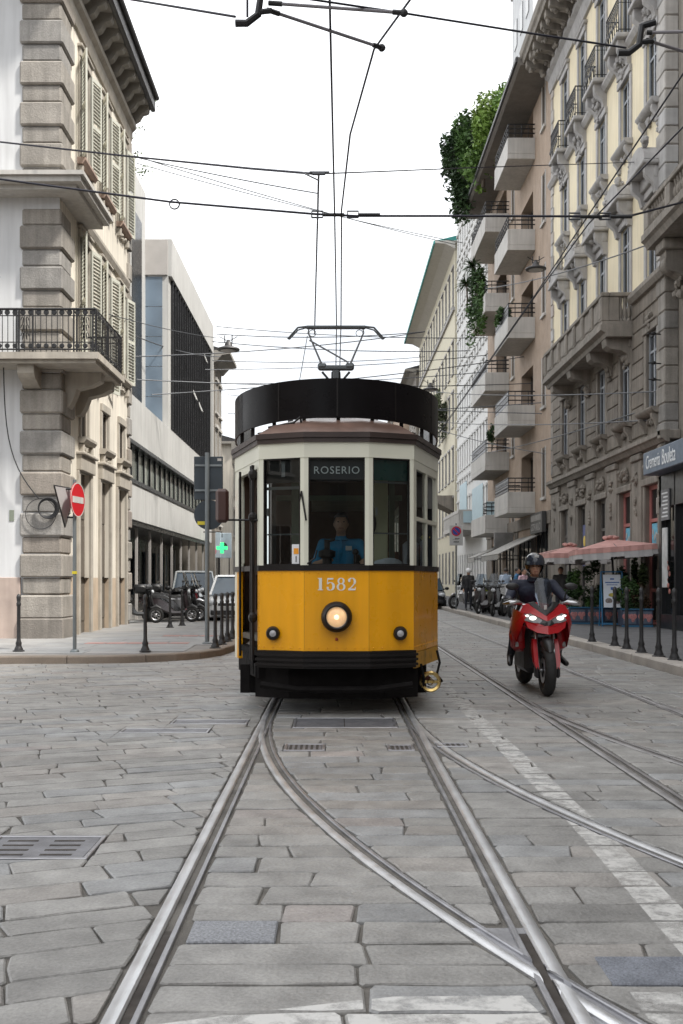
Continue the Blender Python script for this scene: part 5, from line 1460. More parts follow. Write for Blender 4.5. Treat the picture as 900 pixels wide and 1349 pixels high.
# door corner (tram's own nearside): folding leaves set between cream pillars
m_(TL[0], TL[1], 0, .10, z0=.5, z1=2.56, mt=M_CRM); m_(TL[0], TL[1], .11, .2, z0=1.545, z1=2.56)
m = MB(); m.strip(on((-1.178, 1.52), (-.805, .21), 0, .21), .5, 1.488, .05); ob('door_post_panel', m, M_YEL, TW)
m_(TL[0], TL[1], L2 - .12, L2, z0=1.545, z1=2.56)
m = MB(); m.strip(on((-1.175, 1.5), (-.80, .2), L2 - .1, L2), .64, 1.488, .05); ob('door_post_panel', m, M_YEL, TW)
for k in range(4):
    s0 = .24 + k * .24; p, q = on(TL[0], TL[1], s0, s0 + .235); off = Vector((.17 + (.05 if k % 2 else 0), .05, 0)); off2 = Vector((.17 + (0 if k % 2 else .05), .05, 0))
    p = (p[0] + off.x, p[1] + off.y); q = (q[0] + off2.x, q[1] + off2.y)
    m = MB(); a1 = on(p, q, 0, .045); a2 = on(p, q, .185, .23)
    m.strip(a1, .5, 2.54, .035); m.strip(a2, .5, 2.54, .035); mid = on(p, q, .0455, .1845)
    for z0, z1 in ((.5, 1.05), (1.45, 1.56), (2.44, 2.54)): m.strip(mid, z0, z1, .033)
    dl = ob('door_leaf', m, M_DOOR, TW)
    g = MB(); n_ = .015; g.quad((mid[0][0] + n_, mid[0][1], 1.05), (mid[1][0] + n_, mid[1][1], 1.05), (mid[1][0] + n_, mid[1][1], 2.44), (mid[0][0] + n_, mid[0][1], 2.44)); ob('pane', g, G_TRAM, dl)
m = MB()
for s_, r_ in ((L2 - .14, .018), (L2 - .23, .014), (.5, .014)):
    p, _ = on((-1.19, 1.5), (-.82, .19), s_, s_ + .1); m.tube([(p[0] - .02, p[1], .55), (p[0] - .02, p[1], 2.6)], r_, 8)
p, _ = on((-1.19, 1.5), (-.82, .19), L2 - .14, L2)
for z in (2.5, 2.05, 1.0): m.ell((p[0] - .02, p[1], z), .05, .05, .06, 8, 6)
ob('handrail', m, M_TBLK, TW)
m = MB(); m.strip([(-1.13, 1.46), (-.82, .34)], .36, .5, .3); m.strip([(-1.15, 1.45), (-.84, .32)], .6, .66, .1); m.strip([(-1.06, 1.2), (-.9, .6)], .38, .6, .05); ob('step_box', m, M_UND, TW)
# mirror on its arm
m = MB(); m.tube([(-.8, .28, 2.02), (-1.14, .42, 2.03), (-1.18, .42, 2.03)], .012, 6); ob('mirror_arm', m, M_TBLK, TW)
m = MB(); m.box(-1.28, -1.14, .38, .45, 2.0, 2.36, .04); ob('mirror', m, mat('mirror_back_brown', (.06, .025, .02), .4), TW)
# lamps
m = MB(); m.lathe([(0, -.10), (.1, -.10), (.106, -.15), (.118, -.158), (.148, -.125), (.158, -.07), (.15, .0)], 32, (0, 0, 1.02), 'y'); hl = ob('headlight', m, M_TBLK, TW, smooth=40)
m = MB(); m.lathe([(0, -.158), (.05, -.154), (.085, -.14), (.1, -.115)], 28, (0, 0, 1.02), 'y'); 
LENS = mat('warm_headlight_lens', (1.0, .62, .32), .12, var=.4, scale=11, emit=.2); ob('lens', m, LENS, hl, smooth=60)
m = MB(); m.lathe([(.098, -.142), (.104, -.148), (.11, -.142), (.104, -.13)], 28, (0, 0, 1.02), 'y', closed=True); ob('bezel', m, M_CHR, hl, smooth=60)
m = MB(); m.ell((0, -.16, 1.02), .026, .012, .026, 12, 8); ob('bulb', m, mat('bulb_glow', (1, .82, .55), .3, var=0, emit=.5), hl, smooth=60)
for x in (-.655, .655):
    yy = .135
    m = MB(); m.lathe([(.04, -.075), (.062, -.07), (.072, -.04), (.075, .02)], 24, (x, yy, .845), 'y'); q = ob('marker_lamp', m, M_TBLK, TW, smooth=40)
    m = MB(); m.lathe([(0, -.082), (.03, -.078), (.046, -.066)], 20, (x, yy, .845), 'y'); ob('lens', m, mat('grey_lens', (.42, .42, .44), .1, var=.25, scale=20), q, smooth=60)
m = MB(); m.ell((0, -.006, .79), .016, .014, .016, 10, 8); ob('reflector', m, mat('dark_red_button', (.35, .05, .02), .3), TW)
# fleet number painted in serifed figures
PENY = [-.004]
def pen(mb, pts, thick, thin, y=None):
    PENY[0] -= .00035; y = PENY[0]
    pts = [Vector(p) for p in pts]; L = []; R = []
    for i, p in enumerate(pts):
        t = (pts[min(i + 1, len(pts) - 1)] - pts[max(i - 1, 0)]).normalized()
        w_ = (thin + (thick - thin) * abs(t.y) ** 1.5) / 2; n = Vector((-t.y, t.x)); L.append(p + n * w_); R.append(p - n * w_)
    vs = [(p.x, y, p.y) for p in L] + [(p.x, y, p.y) for p in R]; n = len(L)
    mb.add(vs, [(i, i + 1, n + i + 1, n + i) for i in range(n - 1)])
H_ = .125
def arc(cx, cy, rx, ry, a0, a1, n=18): return [(cx + rx * cos(radians(a0 + (a1 - a0) * k / n)), cy + ry * sin(radians(a0 + (a1 - a0) * k / n))) for k in range(n + 1)]
def blob(mb, x, z, r): mb.add([(x + r * cos(k * .628), PENY[0] - .0002, z + r * sin(k * .628)) for k in range(10)], [list(range(10))])
digits = []
def d1(mb, x, z):
    pen(mb, [(x, z), (x, z + H_)], .03, .03); pen(mb, [(x - .028, z + .004), (x + .028, z + .004)], .009, .009); pen(mb, [(x - .028, z + H_ - .004), (x + .014, z + H_ - .004)], .009, .009)
def d5(mb, x, z):
    pen(mb, [(x - .03, z + H_ - .008), (x + .032, z + H_ - .008)], .016, .016); pen(mb, [(x - .026, z + H_ - .01), (x - .03, z + .062)], .008, .008); pen(mb, [(x - .03, z + .064)] + arc(x, z + .04, .034, .040, 120, -140), .026, .006); blob(mb, x - .026, z + .024, .012)
def d8(mb, x, z):
    pen(mb, arc(x, z + .094, .027, .029, 0, 360, 26), .019, .006); pen(mb, arc(x, z + .034, .034, .034, 0, 360, 26), .022, .006)
def d2(mb, x, z):
    pen(mb, arc(x, z + .088, .031, .036, 165, -35), .024, .006); pen(mb, [(x + .026, z + .068), (x + .004, z + .04), (x - .034, z + .006)], .012, .01); pen(mb, [(x - .036, z + .008), (x + .034, z + .008)], .018, .018); blob(mb, x - .026, z + .094, .012); pen(mb, [(x + .034, z + .002), (x + .037, z + .034)], .007, .006)
for k, (f, x) in enumerate(((d1, -.165), (d5, -.065), (d8, .045), (d2, .155))):
    PENY[0] = -.004; m = MB(); f(m, x, 1.29); ob('painted_figure', m, mat('number_white', (.78, .77, .72), .5, var=.04), TW)
# bumper, apron, life guard, wheels, brass coupler
m = MB(); m.strip(scaled(FULL, .03)[2:6], .49, .668, .08)
for z in (.515, .565, .615): m.strip(scaled(FULL, .055)[2:6], z, z + .025, .03)
ob('bumper', m, M_TBLK, TW)
m = MB(); m.strip([(-.86, .42), (-.5, .22), (.5, .22), (.86, .42)], .16, .488, .06); m.tube([(-.78, .1, .32), (-.4, .06, .27), (.4, .06, .27), (.78, .1, .32)], .035, 8); m.box(-.95, .95, 1.3, 12.3, .5, .62); ob('underframe', m, M_UND, TW)
m = MB(); m.box(-1.0, 1.0, 1.0, 1.06, .14, .5); m.box(-.95, .95, 1.6, 4.2, .25, .48); m.box(-.95, .95, 9.2, 11.8, .25, .48); m.box(-1.05, -.8, 4.8, 8.8, .28, .5); m.box(.8, 1.05, 4.8, 8.8, .28, .5); ob('bogie_frame', m, M_UND, TW)
for yy in (2.0, 3.8, 9.6, 11.4):
    for sx in (-1, 1):
        m = MB(); m.lathe([(.05, -.06), (.33, -.06), (.35, -.05), (.35, .04), (.31, .05), (.05, .05)], 24, (sx * .75, yy, .35), 'x'); ob('wheel', m, M_UND, TW)
m = MB(); m.tube([(.95, .75, .33), (.97, .55, .33)], .045, 10); ob('coupler_hose', m, mat('dark_red_hose', (.12, .02, .015), .5), TW)
m = MB(); m.lathe([(.075, -.02), (.10, -.03), (.115, 0), (.10, .03), (.075, .02)], 24, (1.0, .5, .31), 'y', closed=True); m.box(.91, 1.09, .49, .51, .295, .325); m.lathe([(.028, -.04), (.04, 0), (.028, .04)], 14, (1.0, .5, .31), 'y', closed=True); ob('brass_coupler', m, M_BRASS, TW, smooth=50)
m = MB(); m.tube([(1.1, .8, .62), (1.12, .7, .5), (1.08, .6, .38), (1.14, .62, .3)], .014, 6); m.tube([(.9, .5, .5), (.93, .45, .35), (.92, .5, .22)], .014, 6); m.box(-1.02, -.92, .42, .5, .2, .5); ob('hose', m, M_UND, TW)
# sides with windows
m = MB()
for sx in (-1, 1):
    FSx = Fac('x', sx * 1.175, sx); FSx.wall(m, 1.5, LEN - 1.5, 1.545, 2.646, [(1.62 + k * .86, 2.38 + k * .86, 1.6, 2.56) for k in range(12)], .04)
ob('side_window_frame', m, M_CRM, TW)
for sx in (-1, 1):
    for k in range(12):
        m = MB(); x = sx * 1.15; m.quad((x, 1.62 + k * .86, 1.6), (x, 2.38 + k * .86, 1.6), (x, 2.38 + k * .86, 2.56), (x, 1.62 + k * .86, 2.56)); ob('side_pane', m, G_TRAM, TW)
m = MB(); m.strip([(.80, LEN - .2), (.33, LEN), (-.33, LEN), (-.80, LEN - .2)], 1.545, 2.646, .04); ob('rear_window_wall', m, M_TBLK, TW)
# roof
rings = []
for d_, z in ((.025, 2.9), (-.04, 2.94), (-.16, 3.01), (-.34, 3.07), (-.5, 3.12)):
    rings.append([(*p, z) for p in scaled(FULL, d_)])
m = MB(); m.loft(rings); ob('roof', m, M_COP, TW, smooth=35)
m = MB()
for x in (-.2, .2): m.tube([(x * 4.2, .45, 2.95), (x * 2, .4, 3.0), (x * 2, .62, 3.1)], .008, 5)
m.tube([(-.72, .36, 3.0), (-.45, .3, 3.04), (-.38, .3, 3.1)], .012, 5); m.tube([(-.38, .3, 3.1), (-.36, .3, 2.97)], .012, 5)
ob('roof_rod', m, M_TBLK, TW)
# black shroud hung round the roof edge
sh = [(-1.17, 4.0)] + [(-1.17 * cos(pi * k / 28), 1.5 - 1.17 * sin(pi * k / 28) ** .9) for k in range(29)] + [(1.17, 4.0)]
arch = [0] + [.095 * sin(pi * k / 28) for k in range(29)] + [0]
m = MB(); m.strip(sh, 0, 0, .02, zf=lambda i: (2.965 + arch[i] * 1.45, 3.42 + arch[i])); ob('roof_shroud', m, M_SHR, TW, smooth=30)
for i in (5, 10, 15, 20, 25):
    m = MB(); a = Vector(sh[i]); b_ = a + (Vector(sh[i + 1]) - a) * .12; o_ = (a - Vector((0, 1.5))).normalized() * .004
    m.strip([tuple(a + o_), tuple(b_ + o_)], 2.98 + arch[i] * 1.45, 3.41 + arch[i], .006); ob('shroud_seam', m, M_TBLK, TW)
m = MB()
for i in range(len(sh) - 1):
    for t in ((.15,) if i % 3 == 0 else ()):
        a = Vector(sh[i]).lerp(Vector(sh[i + 1]), t); q = a * .94 + Vector((0, .1)); zz = 3.1; m.box(q.x - .02, q.x + .02, q.y - .02, q.y + .02, 2.9, 3.2)
m.box(-.3, .3, .75, 1.0, 3.1, 3.2); ob('shroud_bracket', m, M_TBLK, TW)
m = MB()
for k in range(9): m.box(-.55 + k * .12, -.49 + k * .12, 1.2, 1.24, 3.1, 3.26)
ob('roof_equipment', m, M_CHR, TW)
# pantograph
PY = 5.95
m = MB(); m.box(-.6, .6, PY - .6, PY + .9, 3.3, 3.36); 
for x in (-.5, .5):
    for yy in (PY - .5, PY + .8): m.lathe([(.05, 3.12), (.07, 3.16), (.05, 3.2), (.07, 3.24), (.05, 3.3)], 10, (x, yy, 0))
pg = ob('pantograph', m, M_TBLK, TW)
M_PG = mat('pantograph_grey', (.09, .10, .105), .45, metal=.3, var=.1)
m = MB(); m.tube([(0, PY + .5, 3.36), (0, PY + .1, 4.72)], .06, 8); m.tube([(-.12, PY + .5, 3.4), (-.06, PY + .1, 4.7)], .015, 6); m.tube([(.12, PY + .5, 3.4), (.06, PY + .1, 4.7)], .015, 6); m.box(-.27, .27, PY + .04, PY + .14, 4.72, 4.8, .02); m.box(-.05, .05, PY + .03, PY + .15, 4.58, 4.72, .01)
for x in (-.22, .22): m.lathe([(.03, -.07), (.06, -.05), (.06, .05), (.03, .07)], 10, (x, PY + .09, 4.78), 'x'); m.tube([(x, PY + .1, 4.7), (x * .6, PY + .12, 4.6), (x * .5, PY + .2, 4.45)], .02, 6)
ob('lower_arm', m, M_PG, pg)
m = MB()
for x in (-1, 1): m.tube([(x * .21, PY + .09, 4.78), (x * .44, PY, 5.3)], [.02, .014], 6); m.tube([(x * .44, PY, 5.3), (x * .42, PY, 5.38)], .012, 6)
m.tube([(-.42, PY, 5.18), (.2, PY + .06, 4.84)], .014, 6)
ob('upper_arm', m, mat('arm_grey', (.2, .21, .22), .5), pg)
m = MB(); m.box(-.47, .47, PY - .05, PY + .05, 5.36, 5.405, .01)
for x in (-1, 1):
    m.tube([(x * .47, PY - .04, 5.385), (x * .6, PY - .04, 5.37), (x * .76, PY - .04, 5.19)], .016, 6); m.tube([(x * .47, PY + .04, 5.385), (x * .6, PY + .04, 5.35), (x * .74, PY + .04, 5.2)], .012, 6)
    m.lathe([(.05, -.012), (.06, 0), (.05, .012)], 12, (x * .37, PY, 5.29), 'y', closed=True)
ob('collector_bow', m, M_PG, pg)
m = MB(); m.tube([(-.45, PY, 5.25), (-.62, PY + .3, 4.4), (-.66, PY + .5, 3.4)], .006, 4); ob('pull_cord', m, M_PG, pg)
# inside the cab
M_INT = mat('cab_interior', (.07, .06, .045), .7, var=.2)
m = MB(); m.prism(scaled(FULL, -.05), .74, .8); ob('cab_floor', m, M_INT, TW)
m = MB(); m.prism(scaled(FULL, -.06), 2.70, 2.76); ob('ceiling', m, mat('cab_ceiling', (.16, .15, .11), .7), TW)
m = MB(); m.box(-1.1, -.3, 1.9, 1.94, .8, 2.7); m.box(.75, 1.1, 1.9, 1.94, .8, 2.7); m.box(-.3, .75, 1.9, 1.94, 2.4, 2.7); ob('cab_partition', m, mat('dark_wood', (.09, .045, .028), .5, var=.2), TW)
m = MB(); m.box(-1.08, 1.08, 9.5, 9.54, .8, 2.7); ob('cab_partition', m, MATS['dark_wood'], TW)
m = MB(); m.box(.34, .57, .95, .98, 1.3, 2.62, .01); ob('cab_panel', m, mat('cab_cream_panel', (.60, .56, .36), .6, var=.08), TW)
m = MB(); m.box(-.5, -.42, 1.0, 1.06, .8, 2.7); m.box(.6, .66, 1.2, 1.28, .8, 2.7); m.box(-.75, .75, 1.3, 1.34, 2.3, 2.36); ob('cab_post', m, mat('green_grey_post', (.20, .24, .17), .6), TW)
m = MB()
for k in range(7):
    for x in (-.75, .75): m.box(x - .28, x + .28, 2.6 + k * .95, 2.66 + k * .95, 1.2, 1.75); m.box(x - .28, x + .28, 2.2 + k * .95, 2.6 + k * .95, 1.15, 1.22)
ob('bench_seat', m, mat('bench_wood', (.25, .13, .06), .5), TW)
m = MB(); m.box(-.72, .72, .28, .62, 1.36, 1.5, .02); m.box(-.2, .5, .3, .5, .8, 1.36); ob('control_desk', m, mat('desk_dark', (.03, .03, .03), .5), TW)
m = MB(); m.lathe([(.05, 1.5), (.05, 1.62), (.09, 1.64), (.09, 1.7), (.03, 1.72), (.03, 1.82)], 14, (-.1, .42, 0)); m.tube([(-.1, .42, 1.8), (-.02, .36, 1.82)], .015, 6); m.tube([(.2, .42, 1.5), (.2, .42, 1.66)], .02, 8); m.ell((.2, .42, 1.69), .035, .035, .035, 10, 8); ob('controller', m, M_TBLK, TW, smooth=50)
m = MB(); m.box(-.30, .30, .05, .2, 2.42, 2.64, .005); db = ob('destination_box', m, mat('destination_black', (.018, .017, .02), .5, var=.1), TW)
Mx = Matrix.Translation((0.0, .044, 2.515)) @ Matrix(((1, 0, 0, 0), (0, 0, 1, 0), (0, 1, 0, 0), (0, 0, 0, 1)))
text_ob('lettering', 'ROSERIO', .108, mat('destination_letters', (.62, .62, .62), .6, var=0), Mx, db, 1.12, .002)
p, q = on(FRONT[0], FRONT[1], .05, L1 - .05)
m = MB(); m.strip([(p[0], p[1] + .06), (q[0], q[1] + .06)], 2.4, 2.64, .03); ob('side_blind', m, mat('smoke_blind', (.016, .013, .015), .4), TW)
m = MB(); p2, q2 = on((p[0], p[1] + .058), (q[0], q[1] + .058), .2, .24); m.strip([p2, q2], 2.46, 2.62, .004); ob('blind_mark', m, mat('blind_mark_grey', (.4, .39, .4), .6), TW)
p, q = on(FRONT[2], FRONT[3], .05, L1 - .05)
m = MB(); m.strip([(p[0], p[1] + .06), (q[0], q[1] + .06)], 2.42, 2.64, .02); ob('sun_visor', m, mat('teal_visor', (.01, .13, .115), .3, var=.25), TW)
m = MB(); m.strip([(p[0], p[1] + .08), (q[0], q[1] + .08)], 2.395, 2.415, .02); m.strip([(p[0], p[1] + .1), (q[0], q[1] + .1)], 1.87, 1.885, .02); p_, q_ = on(FRONT[0], FRONT[1], .05, L1 - .05); m.strip([(p_[0], p_[1] + .08), (q_[0], q_[1] + .08)], 2.33, 2.36, .02); m.strip([(p_[0] + .03, p_[1] + .1), (q_[0], q_[1] + .1)], 1.86, 1.875, .02); ob('window_bar', m, mat('bar_grey', (.2, .2, .2), .4), TW)
p, q = on((FRONT[0][0], FRONT[0][1] - .002), (FRONT[1][0], FRONT[1][1] - .002), L1 - .14, L1 - .05)
m = MB(); m.strip([(p[0], p[1] + .02), (q[0], q[1] + .02)], 1.555, 1.76, .003); st = ob('route_sticker', m, mat('sticker_white', (.72, .73, .75), .5, var=.03), TW)
m = MB(); p, q = on((p[0], p[1] + .017), (q[0], q[1] + .017), .02, .075); m.strip([p, q], 1.66, 1.72, .002); ob('orange_square', m, mat('sticker_orange', (.75, .3, .02), .5), st)
nn = Vector((q[0] - p[0], q[1] - p[1], 0)).normalized(); Mx = Matrix.Translation(((p[0] + q[0]) / 2, (p[1] + q[1]) / 2 - .003, 1.605)) @ Matrix(((nn.x, 0, nn.y, 0), (nn.y, 0, -nn.x, 0), (0, 1, 0, 0), (0, 0, 0, 1)))
text_ob('sticker_numeral', '1', .09, M_TBLK, Mx, st, 1, .0005)
m = MB()
for x, yy in ((-.73, .24), (.40, .09), (.74, .24)): m.box(x, x + .02, yy, yy + .02, 2.06, 2.14)
ob('window_catch', m, M_WHITEPAN, TW)
m = MB(); m.tube([(-.31, -.03, 2.0), (-.36, .0, 2.3), (-.38, .02, 2.2)], .01, 5); m.tube([(-.3, -.02, 1.56), (-.22, -.02, 1.62), (-.2, -.02, 1.7)], .008, 5); ob('wiper', m, M_TBLK, TW)
m = MB(); m.ell((.56, .42, 1.56), .14, .1, .07, 12, 8); m.ell((.48, .45, 1.555), .1, .09, .06, 10, 8); ob('crumpled_bag', m, mat('white_bag', (.62, .64, .70), .7, var=.12, bump=.5, bscale=25), TW, smooth=60)
m = MB(); m.box(.74, .9, .8, 1.1, 1.4, 1.82, .03); m.box(.96, 1.05, 1.15, 1.35, 1.4, 1.85, .02); ob('paper_stack', m, mat('pale_lilac_sheet', (.5, .5, .56), .7, var=.1), TW)
m = MB(); m.box(.955, 1.055, 1.14, 1.36, 1.851, 1.9, .02); ob('yellow_cloth', m, mat('yellow_cloth', (.6, .5, .1), .8), TW)
m = MB(); m.box(.36, .42, .93, .95, 1.95, 2.2, .02); m.ell((.39, .9, 2.02), .05, .04, .12, 8, 6); m.tube([(.38, .9, 2.15), (.35, .88, 2.4), (.36, .92, 2.6)], .012, 5); ob('hanging_handset', m, M_TBLK, TW, smooth=50)
# ================================================================== PEOPLE AND BIKES
M_SKIN = mat('skin', (.46, .27, .19), .55, var=.06)
M_NAVY = mat('navy_jacket', (.012, .016, .034), .75, var=.3, bump=.8, bscale=14, bump2=1.5, b2scale=5)
M_TROU = mat('dark_trousers', (.02, .022, .03), .8, var=.2)
M_SHOE = mat('black_boots', (.012, .012, .012), .45)
M_BLUSH = mat('blue_uniform_shirt', (.02, .22, .42), .75, var=.1, bump=.25, bscale=20)
M_HAIR = mat('dark_hair', (.025, .018, .014), .6, var=.2)
M_RED = mat('motorcycle_red', (.40, .006, .012), .32, var=.06, coat=.15)
M_TYRE = mat('tyre_rubber', (.018, .018, .018), .8, var=.15, bump=.3, bscale=40)
M_BPL = mat('black_plastic', (.02, .02, .021), .45, var=.15)
M_ALU = mat('aluminium', (.45, .45, .46), .35, metal=1, var=.1)
G_CLR = glass('screen_clear', (.72, .76, .8))
G_SMK = glass('screen_smoke', (.38, .42, .5), 1.45)
M_HEADL = mat('lit_headlamp', (1, .96, .90), .1, var=0, emit=.75)

# --- tram driver, seated behind the middle window
T0 = Vector((.02, 10.83, 0))
dr = thing('person', 'tram driver in bright blue polo shirt seated behind the middle windscreen', 'person', tuple(T0 + Vector((.05, 1.0, .77))))
J = dict(pelvis=(0, .05, .52), chest=(0, .0, .93), neck=(0, -.01, 1.10), head=(0, -.05, 1.25), shL=(-.2, 0, 1.03), shR=(.2, 0, 1.03), elL=(-.29, -.1, .78), elR=(.31, -.1, .8), wrL=(-.17, -.32, .84), wrR=(.26, -.33, .82),
         hipL=(-.1, .0, .5), hipR=(.1, .0, .5), knL=(-.14, -.4, .5), knR=(.14, -.4, .5), anL=(-.14, -.38, .1), anR=(.14, -.38, .1), toeL=(-.15, -.55, .05), toeR=(.15, -.55, .05))
body('body', J, dict(skin=M_SKIN, top=M_BLUSH, legs=M_TROU, shoes=M_SHOE, long=False), dr, .013, build=.93)
hair_on(J['head'], M_HAIR, dr)
m = MB()
for s in (-1, 1): m.ell((.032 * s, -.137, 1.265), .011, .006, .007, 8, 6)
ob('eyes', m, M_HAIR, dr); m = MB(); m.box(-.03, .03, -.142, -.134, 1.19, 1.2, .003); ob('mouth', m, mat('lip', (.3, .12, .1), .6), dr)
m = MB(); m.lathe([(.075, -.02), (.095, -.01), (.075, .012)], 14, (0, -.0, 1.075), 'z', closed=True); m.box(-.012, .012, -.12, -.1, .92, 1.08); ob('collar', m, M_BLUSH, dr)
m = MB(); m.box(.05, .12, -.13, -.122, .95, 1.0, .003); ob('shirt_badge', m, M_WHITEPAN, dr)
m = MB(); m.box(-.24, .24, .1, .2, .35, 1.1, .05); m.box(-.22, .22, -.2, .2, .36, .44, .04); m.tube([(0, 0, 0), (0, 0, .37)], .05, 8); ob('driver_seat', m, mat('seat_vinyl', (.03, .035, .03), .5), TW, world=False).location = Vector((.05, 1.0, .77))

# --- red motorcycle
def wheel(parent, c, r, w_, spokes=10, rim_m=M_BPL, disc=True):
    m = MB(); n = 10
    prof = [(r - w_ * .48 + w_ * .48 * sin(a), w_ * .5 * cos(a)) for a in [pi * .5 - pi * .62 + pi * 1.24 * k / n for k in range(n + 1)]]
    prof = [(r - w_ * .5 + w_ * .5 * cos(radians(a)), w_ * .5 * sin(radians(a))) for a in range(-110, 111, 22)]
    m.lathe(prof + [(r - w_ * .85, w_ * .3), (r - w_ * .85, -w_ * .3)], 32, c, 'x', closed=True); ty = ob('wheel', m, M_TYRE, parent, smooth=50)
    m = MB(); q = r - w_ * .86
    m.lathe([(q, -w_ * .33), (q, w_ * .33), (q - .025, w_ * .2), (q - .025, -w_ * .2)], 28, c, 'x', closed=True); m.lathe([(.03, -w_ * .45), (.05, -w_ * .3), (.05, w_ * .3), (.03, w_ * .45)], 12, c, 'x')
    for k in range(spokes):
        a = 2 * pi * k / spokes; m.tube([(c[0], c[1] + .04 * cos(a), c[2] + .04 * sin(a)), (c[0], c[1] + (q - .01) * cos(a + .12), c[2] + (q - .01) * sin(a + .12))], .012, 5, False)
    ob('rim', m, rim_m, ty, smooth=40)
    if disc:
        m = MB()
        for s in (-1, 1): m.lathe([(.09, s * w_ * .42), (.155, s * w_ * .42), (.155, s * w_ * .42 + .005), (.09, s * w_ * .42 + .005)], 20, c, 'x', closed=True)
        ob('brake_disc', m, M_ALU, ty)
    return ty
def shell(poly, yf, th, mirror=False, sub=1):
    mb = MB()
    for sx in ((1, -1) if mirror else (1,)):
        n = len(poly)
        fr = [(x * sx, yf(x, z), z) for x, z in poly]; bk = [(x * sx * .96, yf(x, z) + th, z) for x, z in poly]
        c = (sum(p[0] for p in fr) / n, sum(p[1] for p in fr) / n - .012, sum(p[2] for p in fr) / n)
        mb.add(fr + bk + [c], [(i, (i + 1) % n, 2 * n) for i in range(n)] + [list(range(n, 2 * n))] + [(i, (i + 1) % n, n + (i + 1) % n, n + i) for i in range(n)])
    return mb
MC = thing('motorcycle', 'red touring motorcycle with both headlights lit, ridden toward the camera', 'motorcycle', (2.55, 12.76, 0))
wheel(MC, (0, 0, .31), .31, .13); wheel(MC, (0, 1.55, .31), .31, .18)
m = MB(); m.tube([(0, -.2, .52), (0, -.12, .6), (0, 0, .645), (0, .15, .62), (0, .25, .54)], [.03, .07, .078, .07, .04], 10); ob('front_mudguard', m, M_BPL, MC, smooth=50)
m = MB()
for s in (-1, 1): m.tube([(s * .105, .0, .3), (s * .105, .14, .64)], .034, 10); m.tube([(s * .105, .14, .64), (s * .105, .32, 1.08)], .024, 10)
m.tube([(-.11, 0, .31), (.11, 0, .31)], .02, 8); m.box(-.14, .14, .2, .3, .8, .86, .02); ob('front_fork', m, M_ALU, MC, smooth=50)
for s in (-1, 1):
    m = MB(); m.loft([[(s * (.14 + dx * .5), y - .05, z), (s * (.14 + dx), y, z), (s * (.14 + dx * .5), y + .05, z), (s * (.105), y + .04, z), (s * .105, y - .045, z)] for dx, y, z in ((.0, -.01, .33), (.03, .03, .42), (.035, .1, .58), (.02, .15, .68))]); ob('fork_guard', m, M_RED, MC, smooth=40)
    m = MB(); m.box(s * .1, s * .15, -.06, .06, .22, .36, .02); ob('brake_caliper', m, M_BPL, MC)
yf = lambda x, z: .0 + 1.5 * x * x + max(0, z - .85) * .5 - .05
# upper fairing wings, beak, nose
m = shell([(.0, .955), (.09, 1.015), (.2, 1.105), (.255, 1.085), (.30, 1.0), (.275, .985), (.2, 1.0), (.12, .96), (.05, .92), (0, .90)], yf, .16, True); ob('upper_fairing', m, M_RED, MC, smooth=55)
m = shell([(0, .90), (.05, .92), (.085, .875), (.03, .84), (0, .84)], yf, .14, True); ob('nose_grille', m, M_BPL, MC)
m = shell([(0, .845), (.04, .845), (.10, .87), (.2, .885), (.25, .9), (.225, .82), (.13, .765), (0, .745)], lambda x, z: -.09 + 1.9 * x * x + (z - .75) * .35, .2, True); ob('beak', m, M_RED, MC, smooth=60)
for s in (-1, 1):
    m = shell([(s * .085, .875), (s * .055, .915), (s * .12, .955), (s * .2, .998), (s * .27, .985), (s * .255, .905), (s * .17, .88)], lambda x, z: yf(x, z) + .012, .08); hl2 = ob('headlight', m, mat('headlight_housing', (.2, .2, .21), .12, var=.3, scale=20), MC)
    m = MB(); m.ell((s * .165, yf(.165, .93) + .0, .935), .045, .022, .026, 14, 8); m.ell((s * .225, yf(.225, .955) + .0, .962), .024, .016, .013, 10, 6); ob('lens', m, M_HEADL, hl2, smooth=60)
    m = MB(); m.loft([[(s * x, y, z + h), (s * (x + .035), y + .02, z), (s * x, y, z - h), (s * (x - .05), y + .01, z)] for x, y, z, h in ((.27, .08, .93, .06), (.315, .22, .86, .16), (.33, .42, .80, .24), (.29, .7, .84, .2), (.22, .95, .9, .1))]); ob('side_fairing', m, M_RED, MC, smooth=60)
    m = MB(); m.loft([[(s * (.30 - t), y - .1, z), (s * (.375 - t), y - .04, z), (s * (.375 - t), y + .28, z), (s * (.24 - t), y + .3, z), (s * (.24 - t), y - .08, z)] for t, y, z in ((.10, .62, .50), (.05, .5, .56), (.035, .46, .7), (.06, .5, .82))]); ob('leg_shield', m, M_RED, MC, smooth=55)
    m = MB(); m.box(s * .27, s * .312, .40, .41, .57, .63, .004); m.box(s * .30, s * .335, .40, .41, .68, .71, .004); ob('side_decal', m, M_WHITEPAN, MC)
    m = MB(); m.tube([(s * .1, .34, 1.06), (s * .3, .36, 1.12), (s * .43, .42, 1.13)], .017, 8); m.tube([(s * .33, .375, 1.125), (s * .45, .43, 1.13)], .022, 8); ob('handlebar', m, M_BPL, MC)
    m = MB(); m.tube([(s * .24, .3, 1.10), (s * .3, .25, 1.12), (s * .4, .24, 1.115), (s * .47, .34, 1.10)], [.012, .03, .034, .016], 8); m.tube([(s * .2, .28, 1.09), (s * .34, .3, 1.10), (s * .44, .31, 1.09)], .011, 6); ob('hand_guard', m, M_ALU if True else M_BPL, MC, smooth=50)
    m = MB(); m.tube([(s * .28, .36, 1.13), (s * .3, .34, 1.24), (s * .34, .33, 1.30)], .009, 6); m.ell((s * .36, .33, 1.315), .085, .03, .045, 14, 8); ob('mirror', m, M_BPL, MC, smooth=60)
